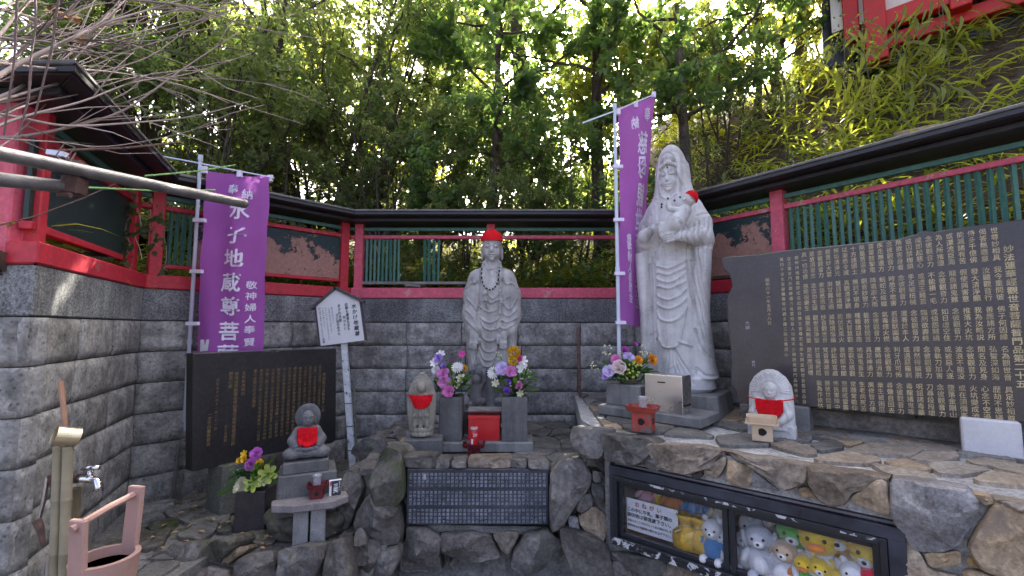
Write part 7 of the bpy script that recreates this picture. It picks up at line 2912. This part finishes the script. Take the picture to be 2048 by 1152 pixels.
# widen the ends so that the hillside closes round the place
ns = []
for i in range(len(pts)):
    a = Vector((0, 0))
    for j in range(-7, 8):
        a += nrm_[min(max(i + j, 0), len(pts) - 1)]
    ns.append(a.normalized())
ds = [.13, .3, .5, .75, 1.0, 1.3, 1.6, 2.0, 2.4, 2.9, 3.5, 4.2, 5, 6, 7.5, 9.5, 12, 16, 22, 32, 50, 90, 200, 500]
V, F = [], []
for j, d in enumerate(ds):
    for i, p in enumerate(pts):
        k = smooth01(0, 2.5, d)
        n_ = (nrm_[i] * (1 - k) + ns[i] * k).normalized()
        q = p + n_ * d
        V.append((q.x, q.y, hill_z(q.x, q.y, d) if d > .2 else 1.84))
m_ = len(pts)
for j in range(len(ds) - 1):
    for i in range(m_ - 1):
        F.append((j * m_ + i, j * m_ + i + 1, (j + 1) * m_ + i + 1, (j + 1) * m_ + i))
hs = mesh_obj('hillside', np_mesh('hillside', np.array(V), np.array(F), True), M['soil'])
tag(hs, kind='structure')

# ------------------------------------------------------------------ leaves
LT = np.array([(0, 0, 0), (-.42, .3, .06), (0, .3, -.03), (.42, .3, .06), (-.40, .62, .05), (0, .62, -.04), (.40, .62, .05), (0, 1, -.12)], dtype=np.float32)
LF3 = np.array([(0, 3, 2), (0, 2, 1), (5, 6, 7), (4, 5, 7)])
LF4 = np.array([(2, 3, 6, 5), (1, 2, 5, 4)])
BT = np.array([(-.3, 0, 0), (.3, 0, 0), (-.5, .25, .06), (.5, .25, .06), (-.48, .5, .05), (.48, .5, .05), (-.3, .78, -.08), (.3, .78, -.08), (0, 1, -.26)], dtype=np.float32)
BF4 = np.array([(0, 1, 3, 2), (2, 3, 5, 4), (4, 5, 7, 6)])
BF3 = np.array([(6, 7, 8)])


def leaf_mesh(name, P, D, N, ln, wd, var, blade=False, smooth=False):
    """many leaves in one mesh: base points, directions, face normals"""
    P, D, N = (np.asarray(a, dtype=np.float32) for a in (P, D, N))
    D = D / np.maximum(np.linalg.norm(D, axis=1, keepdims=True), 1e-6)
    S_ = np.cross(D, N)
    S_ /= np.maximum(np.linalg.norm(S_, axis=1, keepdims=True), 1e-6)
    U = np.cross(S_, D)
    tpl, f3, f4 = (BT, BF3, BF4) if blade else (LT, LF3, LF4)
    ln = np.asarray(ln, dtype=np.float32)[:, None, None]
    wd = np.asarray(wd, dtype=np.float32)[:, None, None]
    V = P[:, None, :] + S_[:, None, :] * tpl[None, :, 0:1] * wd + D[:, None, :] * tpl[None, :, 1:2] * ln + U[:, None, :] * tpl[None, :, 2:3] * ln
    n, k = len(P), len(tpl)
    o_ = (np.arange(n) * k)[:, None, None]
    me = np_mesh(name, V.reshape(-1, 3), [(f3[None] + o_).reshape(-1, 3), (f4[None] + o_).reshape(-1, 4)], smooth)
    at = me.attributes.new('leafvar', 'FLOAT', 'POINT')
    at.data.foreach_set('value', np.repeat(np.asarray(var, dtype=np.float32), k))
    return me


def rand_unit(g, n):
    v = g.normal(size=(n, 3))
    return v / np.linalg.norm(v, axis=1, keepdims=True)


def make_tree(seed, H, trunk_r, crown_lo, crown_r, nleaf, leaf_len, leaf_w, lean=(0, 0), stems=1, limbs=14, up=.35):
    """returns (wood mesh, crown mesh); wood: tapered trunk and limbs, leaves sit on the twigs"""
    rr = random.Random(seed)
    g = np.random.default_rng(seed)
    mb = MB()
    tw = []                                     # twig points with directions
    for st in range(stems):
        lx, ly = lean[0] + rr.uniform(-.25, .25) * (stems > 1), lean[1] + rr.uniform(-.2, .2) * (stems > 1)
        tp, tr_ = [], []
        for k in range(9):
            t = k / 8
            tp.append(Vector((lx * H * t + .06 * math.sin(t * 7 + seed) * H * .12 + (st - stems / 2) * .09, ly * H * t + .05 * math.cos(t * 6 + seed) * H * .12, H * t - .25 * (k == 0))))
            tr_.append(trunk_r * (1.25 if k == 0 else 1) * (1 - .82 * t))
        mb.tube(tp, tr_, 9)
        nl = max(4, limbs // stems)
        for i in range(nl):
            t = crown_lo + (1 - crown_lo) * (i + rr.random()) / nl
            f = t * 8
            a, b = tp[min(7, int(f))], tp[min(8, int(f) + 1)]
            base = a.lerp(b, f - int(f))
            an = i * 2.4 + rr.uniform(-.5, .5)
            prof = math.sin(math.pi * min(1, max(.12, (t - crown_lo) / (1 - crown_lo) * .85 + .12))) ** .7
            L_ = crown_r * prof * rr.uniform(.75, 1.15)
            d = Vector((math.cos(an), math.sin(an), up + rr.uniform(-.15, .35))).normalized()
            lp = [base]
            for k in range(1, 6):
                lp.append(base + d * L_ * k / 5 + Vector((rr.uniform(-1, 1), rr.uniform(-1, 1), rr.uniform(-.6, .8))) * .05 * L_ + Vector((0, 0, .12 * L_ * (k / 5) ** 2)))
            r0 = trunk_r * .42 * (1 - .6 * t)
            mb.tube(lp, [max(.004, r0 * (1 - .8 * k / 5)) for k in range(6)], 6, cap=False)
            for s_ in range(7):
                k = rr.uniform(1.2, 5)
                q = lp[int(k)] if int(k) >= 5 else lp[int(k)].lerp(lp[int(k) + 1], k - int(k))
                d2 = (d + Vector((rr.uniform(-1, 1), rr.uniform(-1, 1), rr.uniform(-.5, .9)))).normalized()
                l2 = L_ * rr.uniform(.25, .5)
                e = [q, q + d2 * l2 * .5 + Vector((0, 0, .02)), q + d2 * l2]
                mb.tube(e, [max(.003, r0 * .28), .003, .002], 4, cap=False)
                tw.append((e[0], e[2], d2))
                for _ in range(2):
                    m0 = e[0].lerp(e[2], rr.uniform(.3, .9))
                    d3 = (d2 + Vector((rr.uniform(-1, 1), rr.uniform(-1, 1), rr.uniform(-.6, .7)))).normalized()
                    e3 = m0 + d3 * l2 * rr.uniform(.4, .8)
                    tw.append((m0, e3, d3))
    wood = mb.mesh('trunk', smooth=True)
    A = np.array([t[0][:] for t in tw])
    B = np.array([t[1][:] for t in tw])
    wgt = np.linalg.norm(B - A, axis=1) * g.uniform(.2, 1.8, len(A))
    pick = g.choice(len(A), nleaf, p=wgt / wgt.sum())
    t = g.uniform(.1, 1.05, nleaf)[:, None]
    P = A[pick] + (B[pick] - A[pick]) * t + g.normal(size=(nleaf, 3)) * leaf_len * .22
    D = (B[pick] - A[pick])
    D /= np.maximum(np.linalg.norm(D, axis=1, keepdims=True), 1e-6)
    D = D * .7 + rand_unit(g, nleaf) * .9 + np.array([0, 0, -.15])
    N = rand_unit(g, nleaf) * .75 + np.array([0, 0, .8])
    var = np.clip(g.normal(.4, .25, nleaf), 0, 1)
    s_ = g.uniform(.65, 1.2, nleaf)
    crown = leaf_mesh('crown', P, D, N, leaf_len * s_, leaf_w * s_, var)
    return wood, crown


PROTO = {
    'broad': (make_tree(11, 4.6, .085, .30, 1.75, 6800, .125, .058, (.03, .0)), 'leaf', 'bark'),
    'broad2': (make_tree(12, 5.0, .10, .34, 1.9, 5600, .115, .055, (-.06, .05)), 'leaf', 'bark'),
    'mid': (make_tree(13, 4.2, .055, .06, 1.6, 4600, .095, .040, (.05, 0), 2, 18), 'leaf_mid', 'bark'),
    'fine': (make_tree(14, 4.0, .045, .10, 1.45, 9500, .066, .026, (0, 0), 3, 24, .5), 'leaf_mid', 'bark'),
    'fine2': (make_tree(15, 3.6, .04, .08, 1.35, 9000, .062, .024, (.06, -.03), 4, 24, .6), 'leaf_mid', 'bark'),
    'light': (make_tree(16, 4.2, .05, .06, 1.6, 3900, .095, .045, (-.03, .04), 2, 16), 'leaf_light', 'bark'),
}
_b1 = make_tree(21, 1.9, .022, .02, 1.15, 4600, .088, .044, (0, 0), 5, 26, .5)
_b2 = make_tree(22, 2.1, .022, .02, 1.05, 5600, .060, .026, (0, 0), 6, 28, .6)
PROTO['bush'] = (_b1, 'leaf', 'bark')
PROTO['bush_mid'] = ((_b1[0].copy(), _b1[1].copy()), 'leaf_mid', 'bark')
PROTO['bush_light'] = ((_b1[0].copy(), _b1[1].copy()), 'leaf_light', 'bark')
PROTO['bush_fine'] = (_b2, 'leaf_mid', 'bark')
for k, ((wd, cr), lm, bm_) in PROTO.items():
    wd.materials.append(M[bm_])
    cr.materials.append(M[lm])


def tree(kind, label, x, y, s=1.0, rz=0.0, tilt=(0, 0), cat='tree', name='broadleaf_tree', group=None):
    (wd, cr), lm, bm_ = PROTO[kind]
    t = thing(name, label, cat, (x, y, hill_z(x, y) - .05), rz, group)
    t.rotation_euler = (tilt[0], tilt[1], rz)
    t.scale = (s, s, s)
    mesh_obj('trunk', wd, None, t)
    mesh_obj('crown', cr, None, t)
    return t


TREES = [
    # kind, label, pixel column, depth, scale, rotation, tilt
    ('broad', 'dark glossy tree with thin trunk right behind the capped figure', 986, 5.75, 1.0, .4, (0, 0)),
    ('broad2', 'dark trunk tree rising left of the right purple banner', 1206, 6.3, 1.12, 2.0, (0, .04)),
    ('broad', 'slim dark tree just behind the tall veiled figure', 1372, 5.25, .98, 4.1, (0, -.05)),
    ('fine', 'many-stemmed small-leaved shrub tree behind the left banner', 640, 5.9, 1.12, .3, (0, 0)),
    ('fine2', 'small-leaved shrub tree above the fence corner left of centre', 715, 5.6, 1.0, 1.7, (0, .05)),
    ('fine', 'small-leaved tree behind the bare twigs at upper left', 455, 5.3, 1.15, 3.0, (0, 0)),
    ('fine2', 'small-leaved tree beyond the dark green panel at left', 300, 5.0, 1.25, 4.4, (0, 0)),
    ('mid', 'dense green tree at the far upper left corner', 120, 4.6, 1.15, 1.0, (0, 0)),
    ('mid', 'mid-green tree farther back above the left fence roof', 560, 7.6, 1.4, 2.2, (0, 0)),
    ('mid', 'mid-green tree farther back left of the capped figure', 840, 7.4, 1.35, 5.0, (0, 0)),
    ('light', 'sunlit yellow-green tree behind, between statue and right banner', 1075, 8.6, 1.35, .8, (0, 0)),
    ('light', 'sunlit yellow-green tree beyond, above the right fence roof', 1530, 6.3, 1.0, 2.9, (0, -.1)),
    ('broad2', 'dark tree leaning in beside the hall’s black edge', 1610, 7.2, 1.05, 3.6, (0, -.12)),
    ('light', 'yellow-green tree far back left of the capped figure', 740, 9.5, 1.6, 3.9, (0, 0)),
]
# low bushes that close the gap above the fence roofs
BUSH = [
    ('bush_mid', 'leafy bush in the open bay left of the capped head', 925, 5.45, .62, 1.9),
    ('bush_mid', 'leafy bush in the open bay right of the capped head', 1045, 5.4, .62, 3.7),
    ('bush_fine', 'small-leaved bush just behind the fence corner left of centre', 770, 5.5, 1.0, 1.1),
    ('bush', 'glossy bush behind the nine green slats', 860, 6.0, .95, 2.3),
    ('bush_fine', 'small-leaved bush behind the capped figure’s right shoulder', 1065, 6.1, .9, .5),
    ('bush', 'dark glossy bush left of the right banner pole', 1150, 5.8, .9, 3.4),
    ('bush_mid', 'green bush behind the torn panels and left banner', 560, 5.2, 1.0, 4.2),
    ('bush_fine', 'small-leaved bush behind the left fence roof', 400, 4.7, 1.05, 5.1),
    ('bush_mid', 'green bush farther back, centre left', 800, 7.8, 1.5, .9),
    ('bush', 'dark bush farther back, right behind the capped figure', 960, 7.6, 1.35, 2.9),
    ('bush_mid', 'green bush farther back, right of centre', 1120, 7.8, 1.5, 4.9),
    ('bush_light', 'yellow-green bush farther back behind the right banner', 1260, 7.2, 1.2, 1.5),
    ('bush_fine', 'small-leaved bush on the slope right of the veiled figure', 1450, 5.6, .9, 3.3),
    ('bush_light', 'yellow-green bush high on the right slope', 1590, 6.2, .9, .1),
    ('bush_mid', 'green bush farther back at left', 640, 8.0, 1.7, .6),
    ('bush', 'dark bush at the far left behind the roof', 240, 5.4, 1.6, 2.6),
    ('bush_light', 'wide yellow-green bush far back in the middle', 880, 10.5, 2.0, 4.0),
    ('bush_light', 'pale bush on the slope crest by the hall', 1680, 7.6, 1.1, 5.7),
    ('bush_light', 'wide pale bush far back at left', 480, 9.5, 2.2, 3.1),
    ('bush_mid', 'green bush at left beyond the small-leaved trees', 360, 7.0, 1.7, .7),
    ('bush_mid', 'green bush up the slope behind the veiled figure', 1380, 7.4, 1.2, 4.4),
    ('bush_light', 'pale bush far back between banner and veiled figure', 1320, 9.5, 1.6, 5.0),
]
for (kind, lab, px, Y, s, rz) in BUSH:
    p = PY(px, 576, Y)
    tree(kind, lab, p.x, Y, s, rz, (0, 0), 'bush', 'broadleaf_bush', 'bushes behind the fences')
ADDED_SHADE = [('broad2', 'added shade tree over the centre, its crown above the view', .4, 7.8, 1.8, 1.0)]  # crown added overhead, out of view, to keep sun off the foreground
for (kind, lab, x, y, s, rz) in ADDED_SHADE:
    tree(kind, lab, x, y, s, rz, (0, 0), group='trees on the slope')
for (kind, lab, px, Y, s, rz, tl) in TREES:
    p = PY(px, 576, Y)
    tree(kind, lab, p.x, Y, s, rz, tl, group='trees on the slope')

# ------------------------------------------------------------------ bamboo grass over the slope
g = np.random.default_rng(77)


def fence_point(s):
    """point and outward normal at a fraction of the fence line"""
    i = min(len(pts) - 1, max(0, int(s * (len(pts) - 1))))
    return pts[i], ns[i]


def blades(name, label, n_tuft, s_rng, d_rng, per, ln, wd, mat, droop, seed, cat='bamboo grass', height=(.1, .35)):
    gg = np.random.default_rng(seed)
    P, D, N, Ls, Ws, Vr = [], [], [], [], [], []
    for _ in range(n_tuft):
        p, n_ = fence_point(gg.uniform(*s_rng))
        d = gg.uniform(*d_rng)
        x, y = p.x + n_.x * d, p.y + n_.y * d
        z = hill_z(x, y, d)
        hh = gg.uniform(*height)
        for _ in range(per):
            a = gg.uniform(0, 6.2832)
            D.append((math.cos(a), math.sin(a), gg.uniform(-.2, .9) - droop))
            P.append((x + gg.normal() * .05, y + gg.normal() * .05, z + hh * gg.uniform(.2, 1.0)))
            N.append((gg.normal() * .3 - math.cos(a) * .2, gg.normal() * .3 - math.sin(a) * .2, 1))
            q = gg.uniform(.6, 1.15)
            Ls.append(ln * q)
            Ws.append(wd * q)
            Vr.append(np.clip(gg.normal(.45, .3), 0, 1))
    me = leaf_mesh(name, P, D, N, Ls, Ws, Vr, blade=True, smooth=True)
    o = mesh_obj(name, me, M[mat])
    tag(o, label, cat, kind='stuff')
    return o


blades('bamboo_grass', 'thick bamboo grass growing on the slope behind the fences', 1500, (.05, .99), (.25, 4.5), 7, .26, .022, 'sasa', .15, 1)
blades('bamboo_grass', 'pale narrow grass tufts along the back of the fence', 420, (.1, .99), (.2, 1.6), 9, .32, .013, 'sasa', .05, 2, height=(.02, .25))
# low broad-leaved ground cover behind the centre fence
gg = np.random.default_rng(5)
n = 2600
P, D, N = [], [], []
for _ in range(n):
    p, n_ = fence_point(gg.uniform(.30, .75))
    d = abs(gg.normal(.55, .4)) + .2
    x, y = p.x + n_.x * d, p.y + n_.y * d
    P.append((x, y, hill_z(x, y, d) + gg.uniform(.02, .28)))
    D.append(tuple(gg.normal(size=3) + np.array([0, -.5, .1])))
    N.append(tuple(gg.normal(size=3) * .5 + np.array([0, -.3, 1])))
q = gg.uniform(.6, 1.2, n)
o = mesh_obj('ground_cover', leaf_mesh('ground_cover', P, D, N, .095 * q, .05 * q, np.clip(gg.normal(.3, .25, n), 0, 1)), M['leaf'])
tag(o, 'low dark green leafy cover behind the centre fence', 'ground cover', kind='stuff')

# arching bamboo stalks on the right, catching the light
CL_ = [(1720, 4.5, 'arching bamboo stalk with glowing leaves under the hall’s corner', 185), (1800, 4.3, 'arching bamboo stalk hanging in front of the hall’s corner post', 185),
       (1690, 4.2, 'bamboo stalk drooping over the fence roof left of the hall', 270), (1850, 4.0, 'bamboo stalk drooping below the hall’s middle post', 165), (1900, 3.9, 'bamboo stalk with few bright leaves at the right of hall', 160),
       (1640, 4.5, 'leafy bamboo stalk above the fence roof near the centre right', 320), (1760, 4.0, 'low bamboo stalk leaning over the fence roof', 330), (1570, 4.9, 'bamboo stalk behind the right fence beside the veiled figure', 330)]
for k, (px, Y, lab, py) in enumerate(CL_):
    rr = random.Random(900 + k)
    top = PY(px, py, Y)
    base = Vector((top.x + rr.uniform(.15, .5), top.y + rr.uniform(.2, .5), 0))
    base.z = hill_z(base.x, base.y)
    t = thing('bamboo_stalk', lab, 'bamboo', base, 0, 'bamboo stalks on the right slope')
    tl = top - base
    cps = [Vector((0, 0, 0)), Vector((tl.x * .25, tl.y * .25, max(.5, tl.z * .75))), Vector((tl.x * .7, tl.y * .7, max(.6, tl.z) + .12)), tl, tl + Vector((-.15, -.12, -.22))]
    sp_ = spline([c[:] for c in cps], 6)
    MB().tube([tuple(q) for q in sp_], [.0048 * (1 - .75 * i / len(sp_)) for i in range(len(sp_))], 6).build('culm', M['bamboo_stem'], t, smooth=True)
    P, D, N, Ls, Ws, Vr = [], [], [], [], [], []
    nl = 54 if k < 2 else 34
    for i in range(nl):
        q = sp_[int(len(sp_) * (.35 + .65 * rr.random())) - 1]
        P.append((q[0] + rr.uniform(-.16, .16), q[1] + rr.uniform(-.16, .16), q[2] + rr.uniform(-.15, .10)))
        D.append((rr.uniform(-.7, .7), rr.uniform(-.7, .4), -rr.uniform(.2, 1.1)))
        N.append((rr.uniform(-.8, .8), -1 + rr.uniform(-.5, .5), .35))
        z_ = rr.uniform(.7, 1.2)
        Ls.append(.20 * z_)
        Ws.append(.030 * z_)
        Vr.append(min(1, max(0, rr.gauss(.75, .2))))
    me = leaf_mesh('leaves', P, D, N, Ls, Ws, Vr, blade=True, smooth=True)
    mesh_obj('leaves', me, M['bamboo_leaf'], t)

# roots and bare stems on the earth bank
for k in range(9):
    rr = random.Random(60 + k)
    px, Y = rr.uniform(1720, 2060), rr.uniform(3.4, 4.6)
    c = PY(px, 300, Y)
    z = hill_z(c.x, c.y)
    t = thing('root', ['pale root', 'dark root', 'thin root'][k % 3] + ' ' + ['curling over', 'trailing down', 'sticking out of'][k // 3] + ' the earth bank at right', 'root', (c.x, c.y, z), 0, 'roots on the earth bank')
    q = [(0, 0, .0)]
    for i in range(5):
        a = Vector(q[-1]) + Vector((rr.uniform(-.16, .16), rr.uniform(-.12, .08), rr.uniform(-.06, .10)))
        w_ = hill_z(c.x + a.x, c.y + a.y) - z
        q.append((a.x, a.y, w_ + rr.uniform(.0, .08)))
    MB().tube(q, [.012, .010, .009, .007, .005, .003], 6).build('root_strand', M['twig' if k % 3 == 0 else 'bark'], t, smooth=True)
# stout pale trunk at the far right under the hall
tk = Vector((PY(2030, 150, 4.9).x, 4.9, 0))
tk.z = hill_z(tk.x, tk.y) - .2
t = thing('tree_trunk', 'stout pale brown trunk under the hall at right edge', 'tree', tk)
mb = MB()
mb.tube([(0, 0, 0), (.02, 0, .5), (-.02, .03, .9), (.02, .05, 1.25)], [.26, .18, .15, .14], 16)
mb.build('trunk', M['bark_pale'], t, smooth=True, jitter=.05)
lg = PY(1880, 262, 3.7)
lgz = hill_z(lg.x, lg.y)
t = thing('fallen_log', 'short cut log lying on the earth bank at right', 'log', (lg.x, lg.y, lgz + .05), R(-35))
MB().tube([(-.30, 0, 0), (0, .01, .01), (.30, 0, 0)], [.11, .12, .11], 14).build('log', M['bark_pale'], t, smooth=True, jitter=.03)

# ------------------------------------------------------------------ ivy on the left fence corner
rr = random.Random(31)
iv = thing('ivy_vine', 'green ivy vine trailing over the left fence corner', 'ivy', (W[2].x + .05, W[2].y - .05, 2.0))
o = Vector(iv.location)
for k in range(7):
    px = rr.uniform(225, 345)
    y0 = rr.uniform(380, 470)
    y1 = y0 + rr.uniform(50, 130)
    Yv = 3.18 if px < 300 else 3.30
    st = [PY(px + rr.uniform(-8, 8), y0 + (y1 - y0) * i / 5, Yv) - o for i in range(6)]
    MB().tube([tuple(q) for q in st], .0025, 5).build('stem', M['twig'], iv)
    P, D, N = [], [], []
    for i in range(16):
        q = st[rr.randrange(6)]
        P.append((q.x + rr.uniform(-.05, .05), q.y - rr.uniform(0, .04), q.z + rr.uniform(-.05, .05)))
        D.append((rr.uniform(-1, 1), -.3, rr.uniform(-1, .4)))
        N.append((rr.uniform(-.3, .3), -1, .4))
    z_ = [rr.uniform(.035, .06) for _ in P]
    mesh_obj('leaves', leaf_mesh('leaves', P, D, N, z_, [q * .75 for q in z_], [rr.uniform(.1, .7) for _ in P]), M['leaf'], iv)

# ------------------------------------------------------------------ bare twigs reaching in from the upper left
TWG = thing('bare_shrub', 'tangle of bare grey-brown branches reaching in from upper left', 'shrub', (-2.6, 1.6, 0))
o = Vector(TWG.location)
rr = random.Random(44)
for k in range(36):
    xs_, ys_ = rr.uniform(-140, -20), rr.uniform(-40, 330)
    xe, ye = rr.uniform(230, 700), rr.uniform(-60, 250)
    if k % 4 == 0:
        xe, ye = rr.uniform(150, 420), rr.uniform(-80, 60)
    Ya, Yb = rr.uniform(1.5, 2.0), rr.uniform(2.1, 3.0)
    bow = rr.uniform(-70, 60)
    cp = []
    for i in range(6):
        t_ = i / 5
        cp.append(PY(xs_ + (xe - xs_) * t_ + rr.uniform(-10, 10), ys_ + (ye - ys_) * t_ - bow * math.sin(t_ * 3.14) + rr.uniform(-9, 9), Ya + (Yb - Ya) * t_) - o)
    L = spline([c[:] for c in cp], 5)
    r0 = rr.uniform(.0035, .0075) if k % 6 else .010
    mb = MB()
    mb.tube([tuple(q) for q in L], [max(.0016, r0 * (1 - .8 * i / len(L))) for i in range(len(L))], 6)
    for _ in range(rr.randrange(2, 6)):
        i = rr.randrange(5, len(L) - 2)
        q = Vector(L[i])
        d = (Vector(L[i + 1]) - q).normalized()
        d = (d + Vector((rr.uniform(-.5, .5), rr.uniform(-.4, .4), rr.uniform(-.7, .7)))).normalized()
        l_ = rr.uniform(.12, .45)
        e = [q, q + d * l_ * .5 + Vector((0, 0, rr.uniform(-.02, .03))), q + d * l_ + Vector((0, 0, rr.uniform(-.03, .05)))]
        mb.tube([tuple(a) for a in e], [.0032, .0025, .0014], 5)
    mb.build('branch', M['twig' if k % 7 else 'twig_dark'], TWG, smooth=True)
for k, (px0, py0, px1, py1) in enumerate(((35, -20, 8, 270), (70, -30, 60, 130), (62, 130, 38, 270), (120, -20, 70, 230))):
    a, b = PY(px0, py0, 1.55) - o, PY(px1, py1, 1.5) - o
    MB().tube([tuple(a), tuple(a.lerp(b, .5) + Vector((.012, 0, 0))), tuple(b)], [.004, .0035, .0025], 6).build('branch', M['twig_dark'], TWG)
for (px, py, Y) in ((155, 76, 2.2), (110, 22, 2.2), (140, 35, 2.2)):
    c = PY(px, py, Y) - o
    P = [c[:] for _ in range(9)]
    D = [(rr.uniform(-1, 1), rr.uniform(-1, 1), rr.uniform(-1, .6)) for _ in P]
    N = [(rr.uniform(-1, 1), -1, rr.uniform(-1, 1)) for _ in P]
    mesh_obj('dry_leaves', leaf_mesh('dry_leaves', P, D, N, [.05] * 9, [.03] * 9, [.5] * 9), M['dry_leaf'], TWG)

# brown litter and dead stalks over the right bank
gg = np.random.default_rng(88)
P, D, N, Ls, Ws = [], [], [], [], []
for _ in range(2600):
    p, n_ = fence_point(gg.uniform(.62, 1.0))
    d = gg.uniform(.2, 3.5)
    x, y = p.x + n_.x * d, p.y + n_.y * d
    P.append((x, y, hill_z(x, y, d) + gg.uniform(.0, .05)))
    D.append((gg.normal(), gg.normal(), gg.normal() * .5))
    N.append((gg.normal() * .5, gg.normal() * .5 - .4, 1))
    q = gg.uniform(.5, 1.3)
    Ls.append(.085 * q)
    Ws.append(.026 * q)
o_ = mesh_obj('leaf_litter', leaf_mesh('leaf_litter', P, D, N, Ls, Ws, gg.uniform(0, 1, len(P))), M['litter'])
tag(o_, 'brown leaf litter covering the earth bank at right', 'leaf litter', kind='stuff')

# fallen leaves
P, D, N = [], [], []
for _ in range(60):
    a, b = rr.uniform(300, 720), rr.uniform(975, 1100)
    q = PZ(a, b, ZL + .024)
    P.append(q[:])
    D.append((rr.uniform(-1, 1), rr.uniform(-1, 1), .1))
    N.append((rr.uniform(-.3, .3), rr.uniform(-.3, .3), 1))
for _ in range(120):
    s_ = SEGS[3]
    P.append((rr.uniform(-1.4, .2), 4.6 + rr.uniform(-.14, .05), 0))
    P[-1] = (P[-1][0], P[-1][1], 2.753 + (P[-1][1] - 4.4) * .185 + .006)
    D.append((rr.uniform(-1, 1), rr.uniform(-1, 1), .3))
    N.append((rr.uniform(-.5, .5), rr.uniform(-.5, .5), 1))
n = len(P)
o_ = mesh_obj('fallen_leaves', leaf_mesh('fallen_leaves', P, D, N, [.045] * n, [.024] * n, [.5] * n), M['dry_leaf'])
tag(o_, 'scattered brown fallen leaves on the rocks and fence roof', 'leaves', kind='stuff')
# ------------------------------------------------------------------ tidy up the lettering source
bpy.data.objects.remove(_fo)
bpy.data.curves.remove(_fc)
